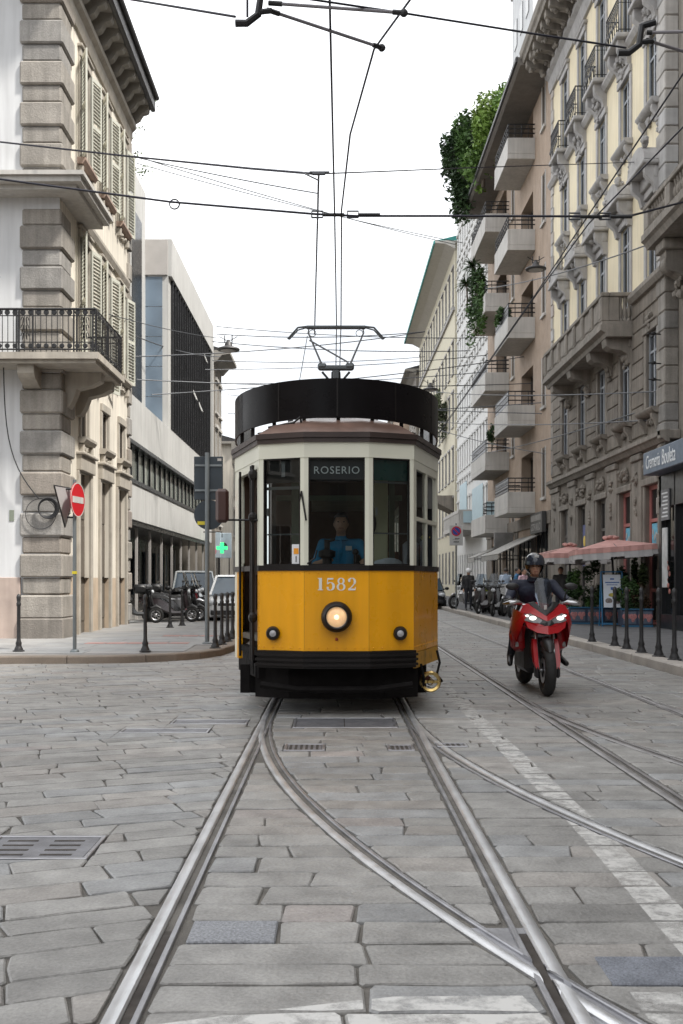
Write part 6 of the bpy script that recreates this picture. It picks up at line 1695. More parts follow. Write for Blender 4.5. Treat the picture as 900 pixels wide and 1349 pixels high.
m = shell([(-.065, 1.03), (.065, 1.03), (.105, 1.2), (.10, 1.36), (.065, 1.42), (-.065, 1.42), (-.10, 1.36), (-.105, 1.2)], lambda x, z: .1 + (z - 1.03) * .45 + 2.0 * x * x, .006); ob('windscreen', m, glass('grey_windscreen', (.42, .47, .55), 1.5), MC, smooth=60)
m = shell([(0, .96), (.1, 1.03), (.19, 1.115), (.12, 1.13), (.05, 1.06), (0, 1.03)], lambda x, z: .06 + 1.5 * x * x + (z - .95) * .5, .1, True); ob('dash_cowl', m, M_BPL, MC)
m = MB(); m.box(-.018, .018, .10, .106, 1.035, 1.09, .003); ob('badge', m, M_WHITEPAN, MC)
m = MB(); m.loft([[(x * w_, y, z + h * q) for x, q in ((-1, 0), (-.7, .8), (0, 1), (.7, .8), (1, 0), (.6, -.8), (-.6, -.8))] for w_, y, z, h in ((.1, .42, .95, .08), (.19, .6, .98, .14), (.18, .85, .95, .13), (.1, 1.0, .9, .06))]); ob('fuel_tank', m, M_RED, MC, smooth=50)
m = MB(); m.box(-.15, .15, .95, 1.7, .82, .9, .04); ob('seat', m, M_BPL, MC)
m = MB(); m.box(-.2, .2, .38, 1.2, .24, .85, .06); m.box(-.14, .14, .3, .45, .42, .72, .03); m.tube([(.15, .4, .35), (.2, .9, .25), (.22, 1.6, .45)], .045, 8); m.box(-.12, .12, 1.0, 1.55, .28, .4, .03); ob('engine', m, M_BPL, MC)
m = MB(); m.box(-.14, .14, 1.55, 1.85, .78, .92, .05); ob('tail', m, M_RED, MC)
rd = thing('person', 'motorcyclist in navy jacket and open visor helmet riding the red motorcycle', 'person', (2.55, 13.6, .0))
J = dict(pelvis=(0, .18, .95), chest=(-.0, .04, 1.25), neck=(0, -.02, 1.40), head=(0, -.06, 1.555), shL=(-.235, .02, 1.335), shR=(.235, .02, 1.335), elL=(-.36, -.2, 1.15), elR=(.36, -.2, 1.15), wrL=(-.37, -.40, 1.145), wrR=(.37, -.40, 1.145),
         hdL=(-.38, -.5, 1.145), hdR=(.38, -.5, 1.145), hipL=(-.12, .14, .92), hipR=(.12, .14, .92), knL=(-.27, -.26, .80), knR=(.27, -.26, .80), anL=(-.30, .02, .42), anR=(.31, .02, .42), toeL=(-.34, -.2, .34), toeR=(.37, -.2, .34))
body('body', J, dict(skin=M_SKIN, top=M_NAVY, legs=M_TROU, shoes=M_SHOE, gloves=M_SHOE), rd, .0125, build=1.14)
hx, hy, hz = J['head']
m = MB(); m.ell((hx, hy + .01, hz + .045), .128, .15, .145, 28, 20)
q = MB()
for f in m.f:
    p = [Vector(m.v[i]) for i in f]; c = sum(p, Vector()) / len(p) - Vector((hx, hy, hz))
    if c.y < -.03 and abs(c.x) < .088 and -.14 < c.z < .065: continue
    if c.z < -.085: continue
    q.add(p, [list(range(len(p)))])
hm = ob('helmet', q, mat('helmet_gloss_black', (.015, .016, .022), .12, var=.1, coat=.6), rd, smooth=60)
m = MB(); m.loft([[(hx + .128 * sin(a) * k, hy + .01 - .158 * cos(a) * k, hz + zz) for a in [radians(-62 + 124 * i / 14) for i in range(15)]] for zz, k in ((.03, 1.01), (.07, 1.02), (.12, .92), (.155, .74))], cap=False, close=False); ob('visor', m, mat('visor_dark', (.03, .035, .05), .06, var=.3), hm, smooth=60)
m = MB(); m.box(hx - .03, hx + .03, hy - .135, hy - .12, hz + .12, hz + .155, .006); m.box(hx - .05, hx - .02, hy - .1, hy - .085, hz + .168, hz + .18, .004); ob('helmet_mark', m, M_WHITEPAN, hm)
m = MB()
for s in (-1, 1): m.ell((hx + .032 * s, hy - .084, hz + .012), .013, .008, .007, 8, 6); m.box(hx + .032 * s - .02, hx + .032 * s + .02, hy - .092, hy - .08, hz + .028, hz + .034, .003)
ob('eyes', m, M_HAIR, rd); m = MB(); m.box(hx - .028, hx + .028, hy - .094, hy - .084, hz - .058, hz - .05, .003); ob('mouth', m, MATS['lip'], rd)
m = MB(); m.tube([(hx - .1, hy - .0, hz - .08), (hx - .06, hy - .06, hz - .125), (hx, hy - .08, hz - .135), (hx + .06, hy - .06, hz - .125), (hx + .1, hy, hz - .08)], .009, 6); ob('chin_strap', m, M_BPL, hm)
m = MB(); m.lathe([(.075, 1.36), (.095, 1.38), (.085, 1.43)], 16, (0, -.02, 0), 'z', closed=True); ob('jacket_collar', m, M_NAVY, rd)

# --- background people
def standing(name_label, loc, rz, top, legs=M_TROU, hairm=M_HAIR, sit=False, helmet=None, scale=1.0, long=False):
    t = thing('person', name_label, 'person', loc, rz)
    if sit: J = dict(pelvis=(0, .05, .5), chest=(0, .0, .9), neck=(0, -.01, 1.06), head=(0, -.04, 1.2), shL=(-.19, 0, 1.0), shR=(.19, 0, 1.0), elL=(-.27, -.06, .75), elR=(.27, -.06, .75), wrL=(-.18, -.28, .72), wrR=(.18, -.28, .72), hipL=(-.1, .02, .48), hipR=(.1, .02, .48), knL=(-.13, -.42, .48), knR=(.13, -.42, .48), anL=(-.13, -.4, .09), anR=(.13, -.4, .09), toeL=(-.14, -.55, .04), toeR=(.14, -.55, .04))
    else: J = dict(pelvis=(0, 0, .95), chest=(0, -.01, 1.3), neck=(0, -.01, 1.47), head=(0, -.03, 1.6), shL=(-.19, 0, 1.41), shR=(.19, 0, 1.41), elL=(-.25, .02, 1.13), elR=(.25, .02, 1.13), wrL=(-.25, -.1, .9), wrR=(.25, -.1, .9), hipL=(-.09, 0, .92), hipR=(.09, 0, .92), knL=(-.1, -.02, .5), knR=(.1, -.02, .5), anL=(-.1, .02, .09), anR=(.1, .02, .09), toeL=(-.12, -.13, .04), toeR=(.12, -.13, .04))
    body('body', J, dict(skin=M_SKIN, top=top, legs=legs, shoes=M_SHOE, long=long), t, .02, fingers=True)
    if helmet:
        h = MB(); H = Vector(J['head']); h.ell(tuple(H + Vector((0, .01, .045))), .13, .145, .13, 16, 10, -.45, 1); ob('helmet', h, helmet, t, smooth=60)
    else: hair_on(J['head'], hairm, t)
    t.scale = (scale,) * 3
    return t
M_PALEB = mat('pale_blue_shirt', (.48, .55, .66), .8, var=.1); M_MIDB = mat('mid_blue_shirt', (.07, .2, .38), .8, var=.1); M_PINKS = mat('pink_shirt', (.62, .42, .48), .8, var=.1); M_DKS = mat('charcoal_clothes', (.03, .03, .032), .8, var=.2)
standing('person in pale blue shirt with back turned outside the bar', (6.38, 39.6, .12), 2.6, M_PALEB)
standing('dark haired person in mid blue shirt standing outside the bar', (6.5, 37.9, .12), 1.2, M_MIDB)
standing('person in pink shirt standing just behind the motorcyclist', (6.28, 35.4, .12), .8, M_PINKS, scale=.97)
standing('person in charcoal clothes standing by the terrace plants', (7.0, 32.9, .12), -.4, M_DKS, scale=.98, long=True)
standing('dark clothed rider in white helmet standing by the parked motorcycles', (5.56, 44.2, .12), .2, M_DKS, helmet=mat('white_helmet', (.7, .7, .7), .3), long=True)

# --- parked scooters and motorcycles (nose toward -y)
def scooter(label, loc, rz, colm, group, box=True, screen=True):
    t = thing('scooter', label, 'scooter', loc, rz, group)
    wheel(t, (0, 0, .23), .23, .1, 8, M_ALU, False); wheel(t, (0, 1.3, .23), .23, .11, 6, M_BPL, False)
    m = MB(); m.tube([(0, -.05, .22), (0, .1, .6), (0, .22, 1.0)], .035, 8); m.tube([(0, -.15, .42), (0, 0, .49), (0, .16, .42)], [.04, .07, .04], 8); ob('front_fork', m, M_BPL, t, smooth=50)
    m = MB(); m.loft([[(s * w_, y + (.07 if abs(s) > .5 else 0), z) for s in (-1, -.6, 0, .6, 1)] + [(w_ * .7, y + .14, z), (-w_ * .7, y + .14, z)] for w_, y, z in ((.1, .08, .42), (.21, .1, .55), (.23, .13, .8), (.17, .16, .98))]); ob('leg_shield', m, colm, t, smooth=40)
    m = MB(); m.loft([[(-w_, y, z), (-w_ * .8, y, z + h), (w_ * .8, y, z + h), (w_, y, z), (w_ * .7, y, z - .06), (-w_ * .7, y, z - .06)] for w_, y, z, h in ((.17, .3, .28, .05), (.2, .55, .28, .06), (.2, .75, .34, .25), (.21, 1.0, .45, .28), (.19, 1.35, .58, .2), (.1, 1.6, .7, .06))]); ob('rear_body', m, colm, t, smooth=40)
    m = MB(); m.loft([[(-w_, y, z), (-w_ * .9, y, z + h), (w_ * .9, y, z + h), (w_, y, z)] for w_, y, z, h in ((.1, .68, .68, .05), (.17, .85, .72, .09), (.18, 1.15, .74, .08), (.14, 1.45, .78, .08))]); ob('seat', m, M_BPL, t, smooth=40)
    m = MB(); m.box(-.14, .14, .95, 1.35, .2, .45, .05); m.tube([(.16, .9, .3), (.19, 1.5, .36)], .05, 8); ob('engine', m, M_BPL, t)
    m = MB(); m.tube([(-.34, .36, 1.04), (-.15, .24, 1.02), (0, .22, 1.0), (.15, .24, 1.02), (.34, .36, 1.04)], .022, 8); m.box(-.12, .12, .12, .3, .97, 1.1, .04); ob('handlebar', m, M_BPL, t)
    for s in (-1, 1):
        m = MB(); m.tube([(s * .22, .28, 1.04), (s * .3, .24, 1.2)], .008, 5); m.ell((s * .32, .24, 1.23), .06, .02, .04, 10, 6); ob('mirror', m, M_BPL, t)
    m = MB(); m.ell((0, .1, .92), .085, .05, .065, 12, 8); ob('headlight', m, mat('unlit_lamp', (.5, .52, .54), .1, var=.3, scale=15), t, smooth=60)
    m = MB(); m.box(-.06, .06, 1.56, 1.6, .6, .66, .01); ob('tail_light', m, mat('tail_red', (.4, .02, .02), .25), t)
    if screen: m = shell([(-.16, 1.02), (.16, 1.02), (.2, 1.25), (.12, 1.5), (-.12, 1.5), (-.2, 1.25)], lambda x, z: .08 + (z - 1) * .35 + 1.2 * x * x, .006); ob('windscreen', m, G_CLR, t, smooth=60)
    if box: m = MB(); m.box(-.22, .22, 1.36, 1.76, .86, 1.14, .07); ob('top_box', m, M_BPL, t, smooth=40)
    return t
def motorbike(label, loc, rz, colm, group, fairing=False, screen=False):
    t = thing('parked_motorcycle', label, 'motorcycle', loc, rz, group)
    wheel(t, (0, 0, .31), .31, .12, 12, M_ALU); wheel(t, (0, 1.45, .31), .31, .16, 10, M_ALU)
    m = MB()
    for s in (-1, 1): m.tube([(s * .1, 0, .31), (s * .1, .4, 1.03)], .026, 8)
    m.tube([(0, -.12, .6), (0, 0, .645), (0, .15, .62)], [.04, .07, .04], 8); ob('front_fork', m, M_ALU, t, smooth=50)
    m = MB(); m.loft([[(x * w_, y, z + h * q) for x, q in ((-1, 0), (-.7, .8), (0, 1), (.7, .8), (1, 0), (.6, -.8), (-.6, -.8))] for w_, y, z, h in ((.08, .38, .9, .07), (.17, .55, .93, .13), (.16, .8, .9, .12), (.08, .95, .82, .05))]); ob('fuel_tank', m, colm, t, smooth=50)
    m = MB(); m.loft([[(-w_, y, z), (-w_ * .9, y, z + h), (w_ * .9, y, z + h), (w_, y, z)] for w_, y, z, h in ((.1, .85, .76, .07), (.16, 1.05, .75, .08), (.14, 1.4, .8, .09), (.06, 1.7, .88, .05))]); ob('seat', m, M_BPL, t, smooth=40)
    m = MB(); m.box(-.17, .17, .48, .95, .3, .72, .05); m.tube([(.1, .45, .5), (.15, .5, .25), (.17, .9, .22), (.19, 1.55, .38)], .04, 8); m.box(-.08, .08, .95, 1.45, .28, .38, .03); ob('engine', m, M_ALU, t)
    m = MB(); m.tube([(-.38, .5, 1.08), (-.15, .4, 1.05), (.15, .4, 1.05), (.38, .5, 1.08)], .016, 8); m.box(-.07, .07, .3, .4, 1.04, 1.12, .03); ob('handlebar', m, M_BPL, t)
    for s in (-1, 1):
        m = MB(); m.tube([(s * .24, .42, 1.07), (s * .3, .4, 1.2)], .008, 5); m.ell((s * .32, .4, 1.23), .06, .02, .04, 10, 6); ob('mirror', m, M_BPL, t)
    m = MB(); m.lathe([(.0, -.04), (.07, -.03), (.09, .02), (.06, .1)], 16, (0, .26, .93), 'y'); ob('headlight', m, MATS['unlit_lamp'], t, smooth=60)
    if fairing: m = shell([(0, .72), (.16, .8), (.24, .95), (.18, 1.1), (0, 1.14)], lambda x, z: .1 + 1.4 * x * x + (z - .7) * .3, .3, True); ob('fairing', m, colm, t, smooth=40)
    if screen: m = shell([(-.16, 1.06), (.16, 1.06), (.2, 1.3), (.12, 1.55), (-.12, 1.55), (-.2, 1.3)], lambda x, z: .2 + (z - 1) * .35 + 1.2 * x * x, .006); ob('windscreen', m, G_CLR, t, smooth=60)
    m = MB(); m.box(-.14, .14, 1.68, 1.74, .7, .8, .02); m.box(-.1, .1, 1.74, 1.75, .5, .66); ob('tail_light', m, MATS['tail_red'], t)
    return t
M_PLUM = mat('plum_paint', (.028, .02, .022), .3, coat=.3); M_SILV = mat('silver_paint', (.36, .36, .37), .3, metal=.5); M_BLKP = mat('black_paint', (.012, .012, .013), .2, coat=.4); M_REDP = mat('scooter_red', (.14, .012, .018), .25, coat=.4); M_LIME = mat('lime_yellow', (.30, .36, .05), .4)
GS = 'scooters parked outside the modern block'
scooter('dark plum scooter with black top box, first outside the modern block', (-4.32, 32.2, .12), radians(90), M_PLUM, GS)
scooter('black scooter with clear windscreen directly behind the plum scooter', (-4.2, 33.0, .12), radians(96), M_BLKP, GS, False)
scooter('silver grey scooter standing third in the scooter row', (-4.5, 33.8, .12), radians(85), M_SILV, GS)
scooter('red fronted scooter standing fourth in the scooter row', (-4.35, 34.8, .12), radians(98), M_REDP, GS, False)
motorbike('black motorcycle with spoked rims at the end of the scooter row', (-4.2, 36.0, .12), radians(92), M_BLKP, GS)
GM = 'motorcycles parked on the far pavement edge'
motorbike('black motorcycle with small screen next to the dark car', (5.2, 46.5, .12), radians(-50), M_BLKP, GM, False, True)
motorbike('dark motorcycle leaning beside the lime scooter', (5.75, 43.0, .12), radians(-25), M_BLKP, GM)
scooter('lime yellow fronted scooter with tall windscreen among parked motorcycles', (5.72, 41.0, .12), radians(-12), M_LIME, GM, False)
motorbike('grey motorcycle with fairing and screen behind the red motorcycle', (5.95, 37.4, .12), radians(-30), M_SILV, GM, True, True)
scooter('black scooter with top box among the parked motorcycles', (5.5, 37.0, .12), radians(-20), M_BLKP, GM)
motorbike('dark motorcycle with bright engine parked next to the terrace', (5.75, 34.3, .12), radians(-40), M_BLKP, GM)

motorbike('black motorcycle with round mirrors behind the grey fairing motorcycle', (6.2, 39.4, .12), radians(-20), M_BLKP, GM, False, True)
scooter('dark scooter with tall windscreen in front of the lime scooter', (5.35, 39.6, .12), radians(-28), M_PLUM, GM, True)
motorbike('black motorcycle squeezed between the black and silver scooters', (-4.25, 33.4, .12), radians(93), M_BLKP, GS)
scooter('black scooter with top box between the red fronted scooter and the spoked motorcycle', (-4.4, 35.4, .12), radians(88), M_BLKP, GS)
scooter('dark scooter without screen tucked against the modern block wall', (-5.3, 31.5, .12), radians(100), M_BLKP, GS, True, False)
# --- cars
def car(label, loc, rz, paint, L=4.1, W=1.72, H=1.5, van=False):
    t = thing('parked_car', label, 'car', loc, rz)
    hw = W / 2
    st = [(0, .3, .62, .66), (.12, .24, .72, .9), (.5, .2, .80, .98), (1.1, .18, .90, 1.0), (2.0, .18, .94, 1.0), (3.2, .18, .95, 1.0), (L - .25, .22, .96, .97), (L, .35, .85, .8)]
    m = MB(); m.loft([[(s * hw * k * q, y, z) for s, q, z in ((-1, .86, lo), (-1, 1, lo + .12), (-1, 1.0, (lo + hi) / 2), (-1, .95, hi - .04), (-1, .82, hi), (1, .82, hi), (1, .95, hi - .04), (1, 1.0, (lo + hi) / 2), (1, 1, lo + .12), (1, .86, lo))] for y, lo, hi, k in st]); bd = ob('body', m, paint, t, smooth=35)
    y0, y1, y2, y3 = 1.0, 1.75, L - .75, L - .15
    g = MB(); zb = .93
    lo = [(-hw * .9, y0, zb - .03), (hw * .9, y0, zb - .03), (hw * .93, y3, zb), (-hw * .93, y3, zb)]; hi_ = [(-hw * .74, y1, H - .05), (hw * .74, y1, H - .05), (hw * .74, y2, H - .04), (-hw * .74, y2, H - .04)]
    g.loft([lo, hi_]); ob('cabin_glass', g, mat('car_glass', (.05, .075, .10), .06, var=.2, spec=.7), t)
    r = MB(); r.loft([[(-hw * .77, y1 - .06, H - .06), (hw * .77, y1 - .06, H - .06), (hw * .77, y2 + .08, H - .06), (-hw * .77, y2 + .08, H - .06)], [(-hw * .7, y1 + .05, H), (hw * .7, y1 + .05, H), (hw * .7, y2, H), (-hw * .7, y2, H)]]); ob('roof', r, paint, t, smooth=30)
    r = MB()
    for s in (-1, 1):
        r.tube([(s * hw * .9, y0, zb - .02), (s * hw * .755, y1, H - .04)], .04, 6); r.tube([(s * hw * .93, y3 - .05, zb), (s * hw * .75, y2, H - .04)], .07, 6); r.tube([(s * hw * .93, 2.4, zb), (s * hw * .755, 2.35, H - .04)], .035, 6)
    ob('pillar', r, paint, t)
    for s in (-1, 1):
        for yy in (.75, L - .75):
            m = MB(); c = (s * (hw - .1), yy, .31); m.lathe([(.19, -.1), (.29, -.1), (.31, -.07), (.31, .07), (.29, .1), (.19, .1)], 24, c, 'x', closed=True); w_ = ob('wheel', m, M_TYRE, t, smooth=40)
            m = MB(); m.lathe([(.03, .06 * s), (.19, .085 * s), (.2, .05 * s), (.2, -.05 * s)], 20, c, 'x'); ob('rim', m, M_ALU, w_, smooth=40)
        m = MB(); m.ell((s * hw * .7, .1, .68), .17, .1, .1, 12, 8); ob('headlight', m, MATS['unlit_lamp'], t, smooth=60)
        m = MB(); m.ell((s * (hw + .1), 1.25, .98), .11, .07, .08, 10, 8); m.tube([(s * hw * .9, 1.25, .93), (s * (hw + .08), 1.25, .96)], .03, 6); ob('mirror', m, M_BPL if paint is not M_SILV else paint, t, smooth=60)
    m = MB(); m.box(-hw * .75, hw * .75, -.02, .06, .3, .46, .03); m.box(-.42, .42, -.01, .08, .58, .68, .02); ob('grille', m, M_BPL, t)
    m = MB(); m.box(-.26, .26, -.035, -.02, .47, .57); ob('number_plate', m, M_WHITEPAN, t)
    m = MB(); m.tube([(-.6, .98, .935), (0, 1.06, .97), (.5, 1.0, .94)], .015, 5); ob('wiper', m, M_BPL, t)
    return t
M_CARW = mat('car_white', (.70, .71, .72), .22, var=.03, coat=.4)
car('white car parked facing the camera behind the black bollards', (-3.2, 32.9, 0), 0, M_CARW, H=1.56)
car('second pale car parked behind the white car near the scooters', (-5.0, 37.9, .12), radians(8), mat('car_pale_silver', (.5, .52, .52), .25, metal=.3, coat=.4), H=1.62)
car('white van like car further back along the kerb', (-3.1, 46, 0), 0, M_CARW, H=1.75)
car('dark grey car parked by the pavement beyond the tram', (4.5, 50.5, 0), 0, mat('car_dark', (.018, .02, .022), .2, coat=.4), H=1.5)

# ================================================================== STREET FURNITURE
M_BOLL = mat('bollard_iron', (.03, .03, .032), .55, metal=.2, var=.3, scale=8)
def bollard_mb():
    m = MB(); m.lathe([(.095, 0), (.095, .05), (.075, .08), (.06, .12), (.07, .15), (.05, .19), (.042, .24), (.036, .8), (.05, .82), (.05, .86), (.036, .88), (.045, .93), (.05, .97), (.035, 1.01), (0, 1.03)], 12); return m
BO = thing('bollard', 'slim black bollard standing alone in front of the white corner wall', 'bollard', (-5.62, 18.9, .12), group='bollards on the corner pavement')
m = bollard_mb(); ob('post', m, M_BOLL, BO, smooth=45); BO.scale = (.82, .82, 1)
m = MB(); m.lathe([(.13, 0), (.13, .02), (.1, .03)], 12); ob('base', m, M_BOLL, BO)
dup(BO, (-3.36, 18.85, .12), 0, 'black bollard on the corner pavement between the no entry pole and the tram')
lab = ['first', 'second', 'third', 'fourth', 'fifth', 'sixth', 'seventh']
for i, y_ in enumerate((19.75, 20.9, 22.0, 23.1, 24.2)):
    dup(BO, (-2.22, y_, .12), 0, f'{lab[i]} black bollard from the kerb in the close row beside the tram')
for i, (x, y_) in enumerate(((-5.0, 28.4), (-4.85, 29.6))):
    dup(BO, (x + .6, y_, .12), 0, f'short dark bollard by the scooters, {("the one before the plum scooter", "the one behind its neighbour")[i]}')
for i, (x, y_) in enumerate(((5.2, 21.6), (5.32, 20.3), (5.3, 19.4), (5.28, 18.4), (5.32, 17.55), (5.34, 16.8))):
    dup(BO, (x + .03, y_, .12), 0, f'{lab[i]} bollard of the terrace row counted from the red motorcycle', 'bollards along the terrace kerb', (.85, .85, 1.12))

M_POLE = mat('grey_pole', (.17, .19, .2), .5, metal=.4, var=.15)
NE = thing('no_entry_sign', 'round red no entry sign on a grey pole at the pavement corner', 'sign', (-4.6, 18.8, .12))
m = MB(); m.tube([(0, 0, 0), (0, 0, 3.05)], .033, 10); m.lathe([(.08, 0), (.08, .02), (.05, .05)], 12); ob('pole', m, M_POLE, NE, smooth=50)
fd = Vector((sin(radians(80)), -cos(radians(80)), 0)); rt = Vector((-fd.y, fd.x, 0)) * 1
MX = Matrix(((rt.x, fd.x, 0, fd.x * .05), (rt.y, fd.y, 0, fd.y * .05), (0, 0, 1, 2.69), (0, 0, 0, 1)))
m = MB(); m.M = MX; m.lathe([(0, .0), (.305, .0), (.305, .012), (0, .012)], 40, (0, 0, 0), 'y'); dsc = ob('disc', m, mat('sign_red', (.50, .012, .02), .4, var=.05), NE)
m = MB(); m.M = MX; m.lathe([(.288, .013), (.305, .013), (.305, .015), (.288, .015)], 40, (0, 0, 0), 'y', closed=True); ob('rim', m, M_WHITEPAN, dsc)
m = MB(); m.M = MX; m.box(-.235, .235, .013, .016, -.055, .055); ob('white_bar', m, M_WHITEPAN, dsc)
m = MB(); m.box(-.036, .036, -.037, .037, 1.38, 1.43); ob('yellow_tag', m, mat('yellow_tag', (.6, .5, .03), .5), NE)
GW = thing('give_way_sign', 'triangular sign seen edge on and from behind on the no entry pole', 'sign', (-4.6, 18.8, 2.1))
MX2 = Matrix(((.26, .966, 0, -.16), (.966, -.26, 0, -.05), (0, 0, 1, 0), (0, 0, 0, 1)))
m = MB(); m.M = MX2; m.prism([(-.36, .92), (.36, .92), (0, .25)], -.01, .01, 'y'); ob('plate', m, mat('sign_back_grey', (.42, .43, .43), .5, metal=.3), GW)
m = MB(); m.M = MX2; m.tube([(-.37, 0, .93), (.37, 0, .93), (0, 0, .23), (-.37, 0, .93)], .016, 6); ob('rim', m, M_IRON, GW)
for a_, z_ in ((-.28, .9), (-.12, .4)): m = MB(); m.tube([(a_, -.05, z_), (0, 0, z_)], .018, 6); ob('bracket', m, M_IRON, GW)

SP = thing('sign_post', 'tall grey post carrying a square and a round sign turned away beside the tram', 'sign', (-2.55, 21.25, .12))
m = MB(); m.tube([(0, 0, 0), (0, 0, 3.82)], .045, 10); m.lathe([(.1, 0), (.1, .02), (.06, .04)], 12); ob('pole', m, M_POLE, SP, smooth=50)
M_SBK = mat('sign_back_navy', (.022, .032, .042), .5, var=.12)
m = MB(); m.box(-.27, .31, .05, .07, 2.88, 3.75, .02); sb2 = ob('square_plate', m, M_SBK, SP)
m = MB(); m.box(.2, .28, .047, .05, 3.66, 3.71); ob('maker_plate', m, M_GREYPAN, sb2)
for z_ in (3.55, 3.05): m = MB(); m.box(-.25, .29, .03, .05, z_, z_ + .04); ob('bracket', m, M_POLE, sb2)
m = MB(); m.lathe([(0, .05), (.3, .05), (.3, .07), (0, .07)], 32, (.03, 0, 2.58), 'y'); rb = ob('round_plate', m, M_SBK, SP)
m = MB(); m.box(-.2, -.03, .045, .05, 2.38, 2.45); ob('yellow_sticker', m, MATS['yellow_tag'], rb)

NP = thing('no_parking_sign', 'white rectangular sign with blue and red no parking disc on the far kerb', 'sign', (5.2, 45.5, .12))
m = MB(); m.tube([(0, 0, 0), (0, 0, 3.7)], .03, 8); ob('pole', m, M_POLE, NP)
m = MB(); m.box(-.29, .29, -.05, -.03, 2.75, 3.62, .02); pl = ob('plate', m, M_WHITEPAN, NP)
m = MB(); m.lathe([(0, -.06), (.21, -.06), (.21, -.051), (0, -.051)], 28, (0, 0, 3.36), 'y'); ob('red_disc', m, MATS['sign_red'], pl)
m = MB(); m.lathe([(0, -.064), (.16, -.064), (.16, -.0605), (0, -.0605)], 28, (0, 0, 3.36), 'y'); ob('blue_disc', m, mat('sign_blue', (.02, .06, .3), .4), pl)
m = MB(); m.M = Matrix.Translation((0, 0, 3.36)) @ Matrix.Rotation(radians(45), 4, 'Y'); m.box(-.17, .17, -.068, -.0645, -.025, .025); ob('red_slash', m, MATS['sign_red'], pl)
m = MB(); m.box(-.06, .14, -.054, -.0505, 3.03, 3.06); m.box(-.12, .12, -.054, -.0505, 2.88, 2.92); m.tube([(-.15, -.052, 3.0), (.1, -.052, 3.0)], .006, 4); ob('print', m, M_IRON, pl)

# pharmacy cross and posters down the street on the left
PC = thing('pharmacy_cross', 'lit green pharmacy cross hanging far down the street', 'sign', (-5.3, 50.0, 2.45))
M_GRN = mat('green_neon', (.05, 1.0, .25), .3, var=0, emit=.6)
m = MB(); m.box(-.08, .08, -.08, .08, .2, .7, .01); m.box(-.25, .25, -.081, .081, .37, .53, .01); m.M = None; ob('cross', m, M_GRN, PC)
m = MB(); m.tube([(0, 0, .95), (0, 0, 1.2), (-.9, 0, 1.2)], .03, 6); ob('bracket', m, M_IRON, PC)
for i, (x, y_, lb) in enumerate(((-6.25, 54.4, 'pale poster board with a pink spot beside the modern block corner'), (-5.75, 54.9, 'pale blue poster board with a dark figure beside the pharmacy cross'))):
    t = thing('poster_board', lb, 'poster', (x, y_, .12))
    m = MB(); m.box(-.02 - .3, .42, 0, .06, 2.4, 3.7, .02); q = ob('board', m, mat('poster_pale_blue', (.44, .53, .60), .5, var=.2, scale=2), t)
    m = MB(); m.ell((.05, -.005, 2.75 if i == 0 else 3.0), .16, .012, .2, 12, 8); ob('print', m, mat('poster_pink', (.5, .2, .24), .6) if i == 0 else M_IRON, q)
    m = MB(); m.tube([(-.2, .03, 0), (-.2, .03, 2.4)], .03, 6); m.tube([(.3, .03, 0), (.3, .03, 2.4)], .03, 6); ob('leg', m, M_IRON, t)

# cafe terrace: umbrellas, planters, menu board
M_UMB = mat('faded_pink_canvas', (.50, .275, .25), .85, var=.12, streak=.1, bump=.15, bscale=30)
M_VAL = mat('grey_white_fringe', (.42, .41, .41), .9, var=.12, streak=.15)
def umbrella(label, loc, rz, a, b, tilt):
    t = thing('parasol', label, 'parasol', loc, rz, 'pink parasols on the cafe terrace'); t.rotation_euler = (0, tilt, rz)
    cr_ = [(-a, -b), (0, -b - .03), (a, -b), (a + .03, 0), (a, b), (0, b + .03), (-a, b), (-a - .03, 0)]; zc, ze = 2.56, 2.3
    m = MB(); rings = []
    for k in range(7):
        f = k / 6; rings.append([(x * f * (1 - .06 * sin(pi * f) * (0 if i % 2 == 0 else 1)), y * f, zc + (ze - zc) * f ** .92 - (.02 * sin(pi * f) if i % 2 else 0)) for i, (x, y) in enumerate(cr_)])
    rings = rings[1:] ; m.loft(rings, cap=False); m.add(rings[0] + [(0, 0, zc)], [(i, (i + 1) % 8, 8) for i in range(8)]); ob('canopy', m, M_UMB, t, smooth=25, recalc=True)
    for mt, z0, z1, nm, o_ in ((M_UMB, .0, -.14, 'valance', 1.0), (M_VAL, -.14, -.27, 'fringe', 1.004)):
        m = MB()
        for i in range(8):
            p, q = Vector(cr_[i]), Vector(cr_[(i + 1) % 8])
            for k in range(6):
                f0, f1 = k / 6, (k + 1) / 6; s0 = .02 * (1 if k % 2 else -1); A = p.lerp(q, f0) * (o_ + s0 * .6); B = p.lerp(q, f1) * (o_ - s0 * .6)
                e = 0 if nm == 'valance' else (-.05 if 0 < k < 5 else 0)
                e0 = e if k > 0 else 0; e1 = e if k < 5 else 0
                m.quad((A.x, A.y, ze + z0), (B.x, B.y, ze + z0), (B.x * 1.01, B.y * 1.01, ze + z1 + e1), (A.x * 1.01, A.y * 1.01, ze + z1 + e0))
        ob(nm, m, mt, t, recalc=False)
    m = MB()
    for k in range(7): an = k * .9; m.ell((.15 * cos(an), .15 * sin(an), zc + .02 + .03 * (k % 2)), .09, .06, .05, 8, 6)
    ob('crest', m, M_UMB, t, smooth=60)
    m = MB(); m.tube([(0, 0, 0), (0, 0, zc)], .03, 8)
    for x, y in cr_[::1]: m.tube([(0, 0, zc - .06), (x * .97, y * .97, ze + .0)], .012, 5); m.tube([(0, 0, ze - .35), (x * .5, y * .5, (zc + ze) / 2 - .06)], .01, 5)
    ob('pole', m, M_IRON, t)
    m = MB(); m.box(-.35, .35, -.35, .35, 0, .1, .03); ob('base', m, M_IRON, t)
    return t
umbrella('larger faded pink parasol with grey fringe over the terrace menu board', (7.95, 29.9, .0), radians(-8), 1.08, 1.2, radians(-4))
